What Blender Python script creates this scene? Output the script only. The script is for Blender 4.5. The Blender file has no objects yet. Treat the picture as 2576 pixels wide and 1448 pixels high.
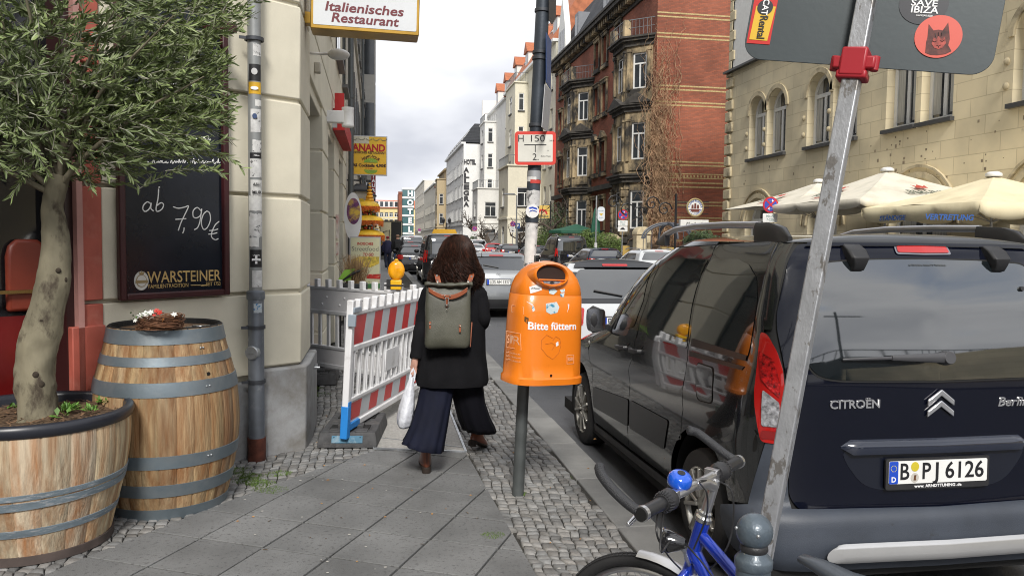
import bpy, bmesh, math, random
from math import sin, cos, pi, radians, sqrt, atan2, exp
from mathutils import Vector, Matrix, noise
# ------------------------------------------------------------ camera, sky, sun
SC = bpy.context.scene
COL = SC.collection
F_PX, CX, CY = 2000.0, 1288.0, 724.0
YAW, PITCH, ROLL, CAMH = radians(9.8), radians(3.45), radians(0.75), 1.6
_f = Vector((sin(YAW)*cos(PITCH), cos(YAW)*cos(PITCH), -sin(PITCH)))
_r0 = Vector((cos(YAW), -sin(YAW), 0)); _u0 = _r0.cross(_f)
CR = _r0*cos(ROLL) + _u0*sin(ROLL); CU = -_r0*sin(ROLL) + _u0*cos(ROLL)
CO = Vector((0, 0, CAMH))
cam = bpy.data.cameras.new('camera'); camo = bpy.data.objects.new('camera', cam); COL.objects.link(camo)
cam.sensor_width = 36; cam.lens = 36*F_PX/2576; cam.clip_start = .05; cam.clip_end = 3000
mw = Matrix((CR, CU, -_f)).transposed().to_4x4(); mw.translation = CO; camo.matrix_world = mw
SC.camera = camo
def ray(px, py): return (_f + CR*((px-CX)/F_PX) - CU*((py-CY)/F_PX))
def on_z(px, py, z=0.0):
 d = ray(px, py); return CO + d*((z-CAMH)/d.z)
def on_x(px, py, x):
 d = ray(px, py); return CO + d*(x/d.x)
def on_y(px, py, y):
 d = ray(px, py); return CO + d*(y/d.y)
def on_p(px, py, p, n):
 d = ray(px, py); return CO + d*((Vector(p)-CO).dot(Vector(n))/d.dot(Vector(n)))
def on_d(px, py, dist): return CO + ray(px, py)*dist
def tri(o):
 d = Vector(o)-CO; z = d.dot(_f); return (CX+F_PX*d.dot(CR)/z, CY-F_PX*d.dot(CU)/z)
SUN_EL, SUN_AZ = radians(40), radians(187)
w = bpy.data.worlds.new('World'); SC.world = w; w.use_nodes = True
nt = w.node_tree; nt.nodes.clear()
def nn(t, kind, **kw):
 n = t.nodes.new(kind)
 for k, v in kw.items(): setattr(n, k, v)
 return n
wo = nn(nt, 'ShaderNodeOutputWorld'); bg = nn(nt, 'ShaderNodeBackground'); sky = nn(nt, 'ShaderNodeTexSky', sky_type='NISHITA', sun_disc=False)
sky.sun_elevation = SUN_EL; sky.sun_rotation = SUN_AZ; sky.air_density = 1.0; sky.dust_density = 1.5
tc = nn(nt, 'ShaderNodeTexCoord'); mp = nn(nt, 'ShaderNodeMapping'); mp.inputs['Scale'].default_value = (1, 1, 2.2)
n1 = nn(nt, 'ShaderNodeTexNoise'); n1.inputs['Scale'].default_value = 2.7; n1.inputs['Detail'].default_value = 5; n1.inputs['Roughness'].default_value = .5
r1 = nn(nt, 'ShaderNodeValToRGB')
r1.color_ramp.elements[0].position = .36; r1.color_ramp.elements[0].color = (4.0, 4.15, 4.6, 1)
r1.color_ramp.elements[1].position = .62; r1.color_ramp.elements[1].color = (7.7, 7.75, 7.9, 1)
n2 = nn(nt, 'ShaderNodeTexNoise'); n2.inputs['Scale'].default_value = 2.6; n2.inputs['Detail'].default_value = 6
r2 = nn(nt, 'ShaderNodeValToRGB'); r2.color_ramp.elements[0].position = .60; r2.color_ramp.elements[0].color = (1, 1, 1, 1)
r2.color_ramp.elements[1].position = .72; r2.color_ramp.elements[1].color = (.25, .25, .25, 1)
mx = nn(nt, 'ShaderNodeMix', data_type='RGBA')
L = nt.links.new
L(tc.outputs['Generated'], mp.inputs['Vector']); L(mp.outputs[0], n1.inputs['Vector']); L(mp.outputs[0], n2.inputs['Vector'])
L(n1.outputs['Fac'], r1.inputs['Fac']); L(n2.outputs['Fac'], r2.inputs['Fac'])
L(r2.outputs['Color'], mx.inputs['Factor']); L(sky.outputs[0], mx.inputs['A']); L(r1.outputs['Color'], mx.inputs['B'])
L(mx.outputs['Result'], bg.inputs['Color']); bg.inputs['Strength'].default_value = .10; L(bg.outputs[0], wo.inputs['Surface'])
sl = bpy.data.lights.new('sun', 'SUN'); sl.energy = 2.2; sl.angle = radians(13); sl.color = (1, .96, .9)
so = bpy.data.objects.new('sun', sl); COL.objects.link(so)
sd = Vector((sin(SUN_AZ)*cos(SUN_EL), cos(SUN_AZ)*cos(SUN_EL), sin(SUN_EL)))
so.rotation_euler = sd.to_track_quat('Z', 'Y').to_euler()
SC.view_settings.view_transform = 'Standard'; SC.view_settings.look = 'None'; SC.view_settings.gamma = 1
SC.view_settings.exposure = .78
SC.render.engine = 'CYCLES'; SC.cycles.filter_width = 1.05
SC.render.resolution_x = 1024; SC.render.resolution_y = 575
# ------------------------------------------------------------ materials
MATS = {}
def _bsdf(name):
 m = bpy.data.materials.new(name); m.use_nodes = True
 return m, m.node_tree, m.node_tree.nodes['Principled BSDF']
def c4(c, k=1.0): return (min(1, c[0]*k), min(1, c[1]*k), min(1, c[2]*k), 1)
def mat(name, col, rough=.6, metal=0, var=.12, scale=6, bump=0, bscale=60, coat=0, col2=None, c2amt=.5, c2scale=3, stretch=None, spec=.5, emit=0, trans=0, attr=False, detail=4, sharp=.08, coord='Object'):
 if name in MATS: return MATS[name]
 m, t, b = _bsdf(name); MATS[name] = m
 b.inputs['Roughness'].default_value = rough; b.inputs['Metallic'].default_value = metal
 b.inputs['Specular IOR Level'].default_value = spec
 if coat: b.inputs['Coat Weight'].default_value = coat; b.inputs['Coat Roughness'].default_value = .03
 if trans: b.inputs['Transmission Weight'].default_value = trans
 tc = nn(t, 'ShaderNodeTexCoord'); mp = nn(t, 'ShaderNodeMapping'); t.links.new(tc.outputs[coord], mp.inputs['Vector'])
 if stretch: mp.inputs['Scale'].default_value = stretch
 nz = nn(t, 'ShaderNodeTexNoise'); nz.inputs['Scale'].default_value = scale; nz.inputs['Detail'].default_value = detail
 t.links.new(mp.outputs[0], nz.inputs['Vector'])
 rp = nn(t, 'ShaderNodeValToRGB'); rp.color_ramp.elements[0].position = .3; rp.color_ramp.elements[1].position = .7
 rp.color_ramp.elements[0].color = c4(col, 1-var); rp.color_ramp.elements[1].color = c4(col, 1+var)
 t.links.new(nz.outputs['Fac'], rp.inputs['Fac']); out = rp.outputs['Color']
 if col2:
  n3 = nn(t, 'ShaderNodeTexNoise'); n3.inputs['Scale'].default_value = c2scale; n3.inputs['Detail'].default_value = 6; n3.inputs['Roughness'].default_value = .65
  t.links.new(mp.outputs[0], n3.inputs['Vector'])
  r3 = nn(t, 'ShaderNodeValToRGB'); r3.color_ramp.elements[0].position = 1-c2amt-sharp; r3.color_ramp.elements[1].position = 1-c2amt+sharp
  t.links.new(n3.outputs['Fac'], r3.inputs['Fac'])
  mx = nn(t, 'ShaderNodeMix', data_type='RGBA'); t.links.new(r3.outputs['Color'], mx.inputs['Factor']); t.links.new(out, mx.inputs['A']); mx.inputs['B'].default_value = c4(col2)
  out = mx.outputs['Result']
 if attr:
  at = nn(t, 'ShaderNodeAttribute'); at.attribute_name = 'Col'
  mx = nn(t, 'ShaderNodeMix', data_type='RGBA', blend_type='MULTIPLY'); mx.inputs['Factor'].default_value = 1
  t.links.new(out, mx.inputs['A']); t.links.new(at.outputs['Color'], mx.inputs['B']); out = mx.outputs['Result']
 t.links.new(out, b.inputs['Base Color'])
 if bump:
  nb = nn(t, 'ShaderNodeTexNoise'); nb.inputs['Scale'].default_value = bscale; nb.inputs['Detail'].default_value = 5
  t.links.new(mp.outputs[0], nb.inputs['Vector'])
  bp = nn(t, 'ShaderNodeBump'); bp.inputs['Strength'].default_value = min(1, bump); bp.inputs['Distance'].default_value = .004 if bscale > 20 else .02
  t.links.new(nb.outputs['Fac'], bp.inputs['Height']); t.links.new(bp.outputs[0], b.inputs['Normal'])
 if emit: b.inputs['Emission Strength'].default_value = emit; t.links.new(out, b.inputs['Emission Color'])
 return m
def plain(name, col, rough=.5, metal=0, **k): return mat(name, col, rough, metal, var=k.pop('var', .05), **k)
# ------------------------------------------------------------ mesh building
class MB:
 def __init__(s): s.v = []; s.f = []; s.mi = []; s.c = []; s.m = 0; s.col = (1, 1, 1); s.x = None
 def add(s, vs, fs):
  b = len(s.v)
  s.v += [Vector(p) if s.x is None else s.x @ Vector(p) for p in vs]
  for f in fs: s.f.append([b+i for i in f]); s.mi.append(s.m); s.c.append(s.col)
  return s
 def box(s, x0, x1, y0, y1, z0, z1):
  return s.add([(x0,y0,z0),(x1,y0,z0),(x1,y1,z0),(x0,y1,z0),(x0,y0,z1),(x1,y0,z1),(x1,y1,z1),(x0,y1,z1)],
   [(0,3,2,1),(4,5,6,7),(0,1,5,4),(1,2,6,5),(2,3,7,6),(3,0,4,7)])
 def obox(s, c, ax, ay, az):
  c = Vector(c); ax, ay, az = Vector(ax), Vector(ay), Vector(az)
  vs = [c+ax*i+ay*j+az*k for k in (-1,1) for (i,j) in ((-1,-1),(1,-1),(1,1),(-1,1))]
  return s.add(vs, [(0,3,2,1),(4,5,6,7),(0,1,5,4),(1,2,6,5),(2,3,7,6),(3,0,4,7)])
 def bar(s, p, q, wx, wy, up=(0,0,1)):
  p, q = Vector(p), Vector(q); d = (q-p); u = Vector(up)
  if abs(d.normalized().dot(u)) > .98: u = Vector((1,0,0))
  a = d.cross(u).normalized(); b = a.cross(d).normalized()
  return s.obox((p+q)/2, d/2, a*wx/2, b*wy/2)
 def tube(s, pts, rad, n=10, caps=True, closed=False):
  pts = [Vector(p) for p in pts]; k = len(pts)
  if not hasattr(rad, '__len__') or (isinstance(rad, tuple) and len(rad) == 2 and k != 2): rad = [rad]*k
  vs = []; prev = None
  for i, p in enumerate(pts):
   if closed: d = pts[(i+1) % k]-pts[i-1]
   else: d = pts[min(i+1, k-1)]-pts[max(i-1, 0)]
   d = d.normalized() if d.length > 1e-9 else Vector((0,0,1))
   if prev is None:
    a = d.cross(Vector((0,0,1)));
    if a.length < 1e-3: a = d.cross(Vector((0,1,0)))
    a.normalize()
   else:
    a = prev - d*prev.dot(d); a.normalize()
   prev = a; b = d.cross(a)
   r = rad[i]; ra, rb = r if hasattr(r, '__len__') else (r, r)
   vs += [p + a*(ra*cos(2*pi*j/n)) + b*(rb*sin(2*pi*j/n)) for j in range(n)]
  fs = []
  for i in range(k if closed else k-1):
   i2 = (i+1) % k
   for j in range(n):
    j2 = (j+1) % n; fs.append((i*n+j, i*n+j2, i2*n+j2, i2*n+j))
  if caps and not closed: fs.append(tuple(range(n-1, -1, -1))); fs.append(tuple((k-1)*n+j for j in range(n)))
  return s.add(vs, fs)
 def cyl(s, p, q, r, r2=None, n=16): return s.tube([p, q], [r, r if r2 is None else r2], n)
 def lathe(s, prof, c=(0,0,0), n=32, axis='z', capa=False, capb=False, a0=0, a1=2*pi):
  c = Vector(c); full = abs(a1-a0-2*pi) < 1e-6; cols = n if full else n+1; vs = []
  for (r, h) in prof:
   for j in range(cols):
    a = a0+(a1-a0)*j/n
    if axis == 'z': vs.append(c+Vector((r*cos(a), r*sin(a), h)))
    elif axis == 'y': vs.append(c+Vector((r*sin(a), h, r*cos(a))))
    else: vs.append(c+Vector((h, r*cos(a), r*sin(a))))
  fs = []
  for i in range(len(prof)-1):
   for j in range(n):
    j2 = (j+1) % cols; fs.append((i*cols+j, i*cols+j2, (i+1)*cols+j2, (i+1)*cols+j))
  if capa: fs.append(tuple(range(cols-1, -1, -1)))
  if capb: fs.append(tuple((len(prof)-1)*cols+j for j in range(cols)))
  return s.add(vs, fs)
 def sphere(s, c, r, n=16, m=10, sc=(1,1,1)):
  c = Vector(c); vs = [c+Vector((0,0,r*sc[2]))]
  for i in range(1, m):
   a = pi*i/m
   for j in range(n): vs.append(c+Vector((r*sc[0]*sin(a)*cos(2*pi*j/n), r*sc[1]*sin(a)*sin(2*pi*j/n), r*sc[2]*cos(a))))
  vs.append(c-Vector((0,0,r*sc[2]))); fs = [(0, 1+j, 1+(j+1) % n) for j in range(n)]
  for i in range(m-2):
   for j in range(n): fs.append((1+i*n+j, 1+(i+1)*n+j, 1+(i+1)*n+(j+1) % n, 1+i*n+(j+1) % n))
  e = len(vs)-1; fs += [(e, 1+(m-2)*n+(j+1) % n, 1+(m-2)*n+j) for j in range(n)]
  return s.add(vs, fs)
 def prism(s, poly, o, ux, uy, uz, t):
  o, ux, uy, uz = Vector(o), Vector(ux), Vector(uy), Vector(uz); n = len(poly)
  a = [o+ux*p[0]+uy*p[1] for p in poly]; vs = a+[p+uz*t for p in a]
  fs = [tuple(range(n-1, -1, -1)), tuple(range(n, 2*n))]+[(i, (i+1) % n, n+(i+1) % n, n+i) for i in range(n)]
  return s.add(vs, fs)
 def loft(s, rings, closed=True, capa=True, capb=True):
  n = len(rings[0]); vs = [p for r in rings for p in r]; fs = []
  for i in range(len(rings)-1):
   for j in range(n if closed else n-1):
    j2 = (j+1) % n; fs.append((i*n+j, i*n+j2, (i+1)*n+j2, (i+1)*n+j))
  if capa and closed: fs.append(tuple(range(n-1, -1, -1)))
  if capb and closed: fs.append(tuple((len(rings)-1)*n+j for j in range(n)))
  return s.add(vs, fs)
 def build(s, name, mats, parent=None, smooth=40, bevel=0, bseg=2, fix=True, sub=0, solid=0):
  me = bpy.data.meshes.new(name)
  me.from_pydata([tuple(p) for p in s.v], [], s.f)
  if not isinstance(mats, (list, tuple)): mats = [mats]
  for m in mats: me.materials.append(m)
  me.polygons.foreach_set('material_index', s.mi)
  if any(c != (1, 1, 1) for c in s.c):
   ca = me.color_attributes.new('Col', 'FLOAT_COLOR', 'CORNER'); k = 0; arr = []
   for p, c in zip(me.polygons, s.c): arr += [c[0], c[1], c[2], 1.0]*len(p.vertices)
   ca.data.foreach_set('color', arr)
  if fix:
   bm = bmesh.new(); bm.from_mesh(me); bmesh.ops.recalc_face_normals(bm, faces=bm.faces); bm.to_mesh(me); bm.free()
  o = bpy.data.objects.new(name, me); COL.objects.link(o)
  if parent is not None: setp(o, parent)
  if smooth: shade(me, smooth)
  if solid: md = o.modifiers.new('solid', 'SOLIDIFY'); md.thickness = solid; md.offset = 0
  if bevel: md = o.modifiers.new('bevel', 'BEVEL'); md.width = bevel; md.segments = bseg; md.limit_method = 'ANGLE'; md.angle_limit = radians(35)
  if sub: md = o.modifiers.new('sub', 'SUBSURF'); md.levels = sub; md.render_levels = sub
  return o
def shade(me, ang=40):
 me.polygons.foreach_set('use_smooth', [True]*len(me.polygons))
 try: me.set_sharp_from_angle(angle=radians(ang))
 except Exception: pass
 me.update()
def setp(o, parent):
 o.parent = parent; o.matrix_parent_inverse = pmat(parent).inverted()
def pmat(o):
 m = o.matrix_basis.copy() if not (o.type == 'EMPTY' or True) else Matrix.LocRotScale(o.location, o.rotation_euler, o.scale)
 return pmat(o.parent) @ o.matrix_parent_inverse @ m if o.parent else m
def tag(o, label=None, cat=None, group=None, kind=None):
 if label: o['label'] = label
 if cat: o['category'] = cat
 if group: o['group'] = group
 if kind: o['kind'] = kind
 return o
def empty(name, loc, label, cat, group=None, rz=0):
 o = bpy.data.objects.new(name, None); COL.objects.link(o); o.location = loc; o.rotation_euler = (0, 0, rz); o.empty_display_size = .2
 return tag(o, label, cat, group)
def lbl(o, s): o['label'] = s; return o
def children(o): return [c for c in bpy.data.objects if c.parent == o]
def copy_tree(o, kids, parent=None):
 c = o.copy(); COL.objects.link(c)
 if parent is not None: c.parent = parent; c.matrix_parent_inverse = o.matrix_parent_inverse.copy()
 for ch in kids.get(o.name, []): copy_tree(ch, kids, c)
 return c
def kidmap():
 k = {}
 for o in bpy.data.objects:
  if o.parent: k.setdefault(o.parent.name, []).append(o)
 return k
def dup(root, loc, rz, label, kids=None, scale=None):
 c = copy_tree(root, kids or kidmap()); c.location = loc; c.rotation_euler = (0, 0, rz); c['label'] = label
 if scale: c.scale = scale
 return c
def text(s, o, ux, uy, h, m, parent, name='lettering', bold=0, ext=.001, shear=0, align='CENTER', wid=None, sx=1, sp=1):
 cu = bpy.data.curves.new(name, 'FONT'); cu.body = s; cu.size = 1; cu.align_x = align; cu.align_y = 'CENTER'
 cu.extrude = ext/h; cu.offset = bold; cu.shear = shear; cu.space_character = sp; cu.resolution_u = 3
 to = bpy.data.objects.new('tmp', cu); COL.objects.link(to)
 me = bpy.data.meshes.new_from_object(to); bpy.data.objects.remove(to); bpy.data.curves.remove(cu)
 ux, uy = Vector(ux).normalized(), Vector(uy).normalized(); uz = ux.cross(uy)
 k = h
 if wid and len(me.vertices):
  xs = [v.co.x for v in me.vertices]; sx = wid/(max(xs)-min(xs))/k
 o = Vector(o)
 for v in me.vertices: v.co = o + ux*(v.co.x*k*sx) + uy*(v.co.y*k) + uz*(v.co.z*k)
 me.materials.clear(); me.materials.append(m); me.name = name
 ob = bpy.data.objects.new(name, me); COL.objects.link(ob)
 if parent is not None: setp(ob, parent)
 return ob
def patch(name, poly, fn, m, parent, step=.08, off=0, thick=0, smooth=50, holes=(), bevel=0):
 bm = bmesh.new(); vs = [bm.verts.new((p[0], p[1], 0)) for p in poly]; bm.faces.new(vs)
 us = [p[0] for p in poly]; vv = [p[1] for p in poly]
 stu, stv = (step if hasattr(step, '__len__') else (step, step))
 def cut(lo, hi, st, ax):
  k = max(1, int(math.ceil((hi-lo)/st)))
  for i in range(1, k):
   q = lo+(hi-lo)*i/k; co = (q, 0, 0) if ax == 0 else (0, q, 0); no = (1, 0, 0) if ax == 0 else (0, 1, 0)
   bmesh.ops.bisect_plane(bm, geom=bm.verts[:]+bm.edges[:]+bm.faces[:], plane_co=co, plane_no=no, dist=1e-6)
 cut(min(us), max(us), stu, 0); cut(min(vv), max(vv), stv, 1)
 for v in bm.verts: v.co = fn(v.co.x, v.co.y, off)
 me = bpy.data.meshes.new(name)
 if thick:
  top = bm.faces[:]
  vmap = {}
  src = [(f, [v for v in f.verts]) for f in top]
  bm.verts.index_update()
 bm.normal_update()
 bm.to_mesh(me); bm.free(); me.materials.append(m); o = bpy.data.objects.new(name, me); COL.objects.link(o)
 if parent is not None: setp(o, parent)
 shade(me, smooth)
 if thick: md = o.modifiers.new('solid', 'SOLIDIFY'); md.thickness = thick; md.offset = 1 if False else 0
 if bevel: md = o.modifiers.new('bevel', 'BEVEL'); md.width = bevel; md.segments = 2; md.limit_method = 'ANGLE'; md.angle_limit = radians(50)
 return o
def rrect(x0, x1, y0, y1, r, n=5):
 out = []
 for (cx, cy, a) in ((x1-r, y0+r, -90), (x1-r, y1-r, 0), (x0+r, y1-r, 90), (x0+r, y0+r, 180)):
  for i in range(n+1): t = radians(a+90*i/n); out.append((cx+r*cos(t), cy+r*sin(t)))
 return out
def ellipse(cx, cy, a, b, n=28): return [(cx+a*cos(2*pi*i/n), cy+b*sin(2*pi*i/n)) for i in range(n)]
def smoothpoly(pts, r=.3, n=4):
 out = []; k = len(pts)
 for i in range(k):
  p0, p, p1 = Vector(pts[i-1][:2]), Vector(pts[i][:2]), Vector(pts[(i+1) % k][:2])
  rr = pts[i][2] if len(pts[i]) > 2 else r
  a = p+(p0-p).normalized()*min(rr, (p0-p).length*.48); b = p+(p1-p).normalized()*min(rr, (p1-p).length*.48)
  for j in range(n+1):
   t = j/n; q = a*(1-t)**2+p*2*t*(1-t)+b*t*t; out.append((q.x, q.y))
 return out
def lerp(a, b, t): return a+(b-a)*t
def interp(tab, x):
 if x <= tab[0][0]: return tab[0][1]
 for (a, va), (b, vb) in zip(tab, tab[1:]):
  if x <= b: t = (x-a)/(b-a); return va+(vb-va)*t
 return tab[-1][1]
def sinterp(tab, x):
 if x <= tab[0][0]: return tab[0][1]
 for (a, va), (b, vb) in zip(tab, tab[1:]):
  if x <= b: t = (x-a)/(b-a); t = t*t*(3-2*t); return va+(vb-va)*t
 return tab[-1][1]
RX, RY, RZ = Vector((1,0,0)), Vector((0,1,0)), Vector((0,0,1))
cream = mat('cream_stucco', (.66, .62, .50), .85, var=.04, bump=.3, bscale=120, col2=(.56,.52,.41), c2amt=.33, c2scale=1.2, sharp=.2)
white_pl = plain('white_plastic', (.75,.75,.74), .35, var=.04, col2=(.55,.54,.52), c2amt=.3, c2scale=9, sharp=.15)
black_pl = mat('black_plastic', (.022,.022,.024), .45, var=.2, bump=.2, bscale=200)
rubber = mat('rubber', (.025,.025,.026), .8, var=.25, bump=.3, bscale=90)
steel = mat('galvanised_steel', (.42,.44,.46), .42, .75, var=.22, scale=14, col2=(.28,.29,.3), c2amt=.38, c2scale=16, bump=.1)
chrome = plain('chrome', (.75,.75,.77), .12, 1, var=.03)
dark_metal = mat('dark_metal', (.06,.065,.075), .5, .4, var=.2)
zinc = mat('zinc', (.19,.21,.24), .5, .55, var=.15, scale=9, col2=(.30,.32,.35), c2amt=.36, c2scale=12)
glass_dark = plain('dark_glass', (.008,.011,.013), .03, 0, var=0, spec=1, coat=1); MATS['dark_glass'].node_tree.nodes['Principled BSDF'].inputs['IOR'].default_value = 1.75
glass_win = plain('window_glass', (.035,.04,.045), .05, 0, var=.4, scale=1.5, spec=.9)
white_p = plain('white_paint', (.78,.78,.77), .4)
black_p = plain('black_paint', (.012,.012,.012), .4)
red_p = plain('red_paint', (.55,.02,.02), .35)
wht = plain('white_ink', (.82,.82,.82), .5, var=.02); blk = plain('black_ink', (.01,.01,.012), .5, var=.02)
# ------------------------------------------------------------ ground
XF, XK0, XK1, XFK, XR = -.6, 1.34, 1.58, 12.2, 16.5
ROAD = -.13
asph = mat('asphalt', (.075,.078,.085), .55, var=.2, scale=1.2, bump=.9, bscale=160, col2=(.05,.052,.057), c2amt=.42, c2scale=1.2, sharp=.12, spec=.6)
slabm = mat('concrete_slab', (.15,.152,.152), .8, var=.26, scale=2.2, bump=.8, bscale=170, col2=(.085,.085,.085), c2amt=.40, c2scale=45, sharp=.06, attr=True)
granm = mat('granite', (.22,.22,.215), .8, var=.16, scale=3, bump=.6, bscale=150, col2=(.15,.15,.15), c2amt=.42, c2scale=2.2, sharp=.15, attr=True)
cobm = mat('cobble_stone', (.25,.245,.235), .72, var=.2, scale=25, bump=.8, bscale=90, attr=True, col2=(.15,.15,.15), c2amt=.38, c2scale=1.6, sharp=.2)
jointm = mat('joint_sand', (.035,.033,.028), .95, var=.4, scale=30, bump=.9, bscale=60, col2=(.05,.07,.02), c2amt=.38, c2scale=2.5, sharp=.05)
m = MB(); m.box(-60, XK0+.02, -60, 420, -.5, -.022); tag(m.build('sidewalk', jointm), kind='structure')
m = MB(); m.add([(XK0-.02,-60,ROAD),(XFK+.05,-60,ROAD),(XFK+.05,420,ROAD),(XK0-.02,420,ROAD)], [(0,1,2,3)]); tag(m.build('road', asph), kind='structure')
m = MB(); m.box(XFK, 60, -60, 420, -.5, 0); tag(m.build('far_sidewalk', mat('far_paving', (.27,.26,.25), .85, var=.2, scale=2, bump=.5)), kind='structure')
m = MB(); m.add([(-900,-900,-.6),(900,-900,-.6),(900,1500,-.6),(-900,1500,-.6)], [(0,1,2,3)]); tag(m.build('ground', asph), kind='structure')
R = random.Random(5); m = MB(); y = -3.0
while y < 120:
 l = R.uniform(.85, 1.15); k = R.uniform(.82, 1.12); m.col = (k, k, k*.99)
 m.box(XK0+.002, XK1+R.uniform(-.004,.004), y+.004, y+l-.004, -.3, R.uniform(-.002,.004)); y += l
tag(m.build('kerb', granm, bevel=.008), kind='structure')
m = MB(); y = -20
while y < 160:
 m.box(XFK-.18, XFK+.02, y+.005, y+.995, -.3, .006); y += 1
tag(m.build('far_kerb', granm), kind='structure')
def cross2(a, b): return a[0]*b[1]-a[1]*b[0]
def inconv(poly, p):
 return all(cross2((b[0]-a[0], b[1]-a[1]), (p[0]-a[0], p[1]-a[1])) >= 0 for a, b in zip(poly, poly[1:]+poly[:1]))
def clip(sub, poly):
 for a, b in zip(poly, poly[1:]+poly[:1]):
  out = []
  def sd_(p): return cross2((b[0]-a[0], b[1]-a[1]), (p[0]-a[0], p[1]-a[1]))
  for p, q in zip(sub, sub[1:]+sub[:1]):
   sp_, sq = sd_(p), sd_(q)
   if sp_ >= 0: out.append(p)
   if sp_*sq < 0: t = sp_/(sp_-sq); out.append((p[0]+(q[0]-p[0])*t, p[1]+(q[1]-p[1])*t))
  sub = out
  if not sub: break
 return sub
def area(p): return .5*sum(cross2(a, b) for a, b in zip(p, p[1:]+p[:1]))
gp = lambda px, py: tuple(on_z(px, py, 0)[:2])
corner = [gp(1173,1138), gp(948,1131), gp(820,1170), gp(560,1264), gp(250,1385), gp(-500,1700), (-2.4, .3), (.9,.3), gp(1262,1500), gp(1248,1448), gp(1200,1290)]
SLABP = corner if area(corner) > 0 else corner[::-1]
def hullfix(poly):
 P = sorted(set(poly));
 def half(P):
  h = []
  for p in P:
   while len(h) > 1 and cross2((h[-1][0]-h[-2][0], h[-1][1]-h[-2][1]), (p[0]-h[-2][0], p[1]-h[-2][1])) <= 0: h.pop()
   h.append(p)
  return h[:-1]
 return half(P)+half(P[::-1])
SLABP = hullfix(SLABP)
def slabs(name, poly, org, th, s, seed, z=0.0, gap=.0065, bond=True):
 R = random.Random(seed); a = Vector((cos(th), sin(th))); b = Vector((-sin(th), cos(th))); m = MB()
 for i in range(-40, 60):
  for j in range(-40, 60):
   o = Vector(org)+a*(i*s)+b*(j*s)
   q = [o+a*gap+b*gap, o+a*(s-gap)+b*gap, o+a*(s-gap)+b*(s-gap), o+a*gap+b*(s-gap)]
   q = clip([tuple(v) for v in q], poly)
   if len(q) < 3 or abs(area(q)) < .0004: continue
   k = R.uniform(.92, 1.07); m.col = (k, k, k*.995); dz = R.uniform(-.0015, .0015)
   c = Vector((sum(p[0] for p in q)/len(q), sum(p[1] for p in q)/len(q)))
   qi = [tuple(c+(Vector(p)-c)*(1-.004/max(.03,(Vector(p)-c).length))) for p in q]
   n = len(q); vs = [(p[0],p[1],-.03) for p in q]+[(p[0],p[1],z-.003+dz) for p in q]+[(p[0],p[1],z+dz) for p in qi]
   m.add(vs, [tuple(range(2*n,3*n))]+[(t,(t+1)%n,n+(t+1)%n,n+t) for t in range(n)]+[(n+t,n+(t+1)%n,2*n+(t+1)%n,2*n+t) for t in range(n)])
 return tag(m.build(name, slabm, smooth=0), kind='structure')
def cpx(x, y): return on_z((400+x/1.98154)/1.2422, (1350+y/1.98154)/1.2422, 0).xy
P30, P20, P31, P50, P21 = cpx(1085,556), cpx(1280,437), cpx(1465,627), cpx(596,860), cpx(1640,505)
va = ((P50-P30)/2 + (P30-P20))/2; vb = ((P31-P30)+(P21-P20))/2
sS = (va.length+vb.length)/2; thS = (atan2(va.y, va.x) + atan2(vb.y, vb.x)-pi/2)/2
thS = atan2((P50-P20).y, (P50-P20).x)
sS = .385
slabs('slab_path', SLABP, P30, thS, sS, 11)
PL = [gp(948,1128), gp(1172,1137), gp(1110,985), gp(1010,985)]
PL = [(PL[0][0]-.02, PL[0][1]), (PL[1][0], PL[1][1]), (PL[1][0]+.02, PL[1][1]+2.6), (PL[0][0]+.02, PL[0][1]+2.6)]
m = MB(); m.prism(PL, (0,0,0), RX, RY, RZ, 0.004); m.v = [Vector((v.x, v.y, v.z if v.z > 0 else -.03)) for v in m.v]
tag(m.build('concrete_strip', mat('exposed_concrete', (.33,.32,.30), .85, var=.2, scale=40, bump=1, bscale=110)), kind='structure')
m = MB(); m.bar((*PL[0],.004), (*PL[1],.004), .018, .014); m.bar((*PL[1],.004), (*PL[2],.004), .018, .014); m.bar((*PL[3],.004), (*PL[0],.004), .018, .014)
m.bar((PL[0][0]+.0, PL[0][1]+.35, .006), (PL[1][0], PL[1][1]+.12, .006), .006, .006)
tag(m.build('steel_edging', steel), kind='structure')
PATH2 = [(PL[0][0]+.05, PL[0][1]+2.63), (PL[1][0]-.02, PL[1][1]+2.63), (.62, 60), (-.02, 60)]
R = random.Random(8); m = MB(); y = PATH2[0][1]
m = MB()
m.prism(PATH2, (0,0,-.03), RX, RY, RZ, .03); tag(m.build('slab_path_beyond', mat('slab_far', (.24,.24,.24), .8, var=.2, scale=3, bump=.6, col2=(.12,.12,.12), c2amt=.36, c2scale=3)), kind='structure')
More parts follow.
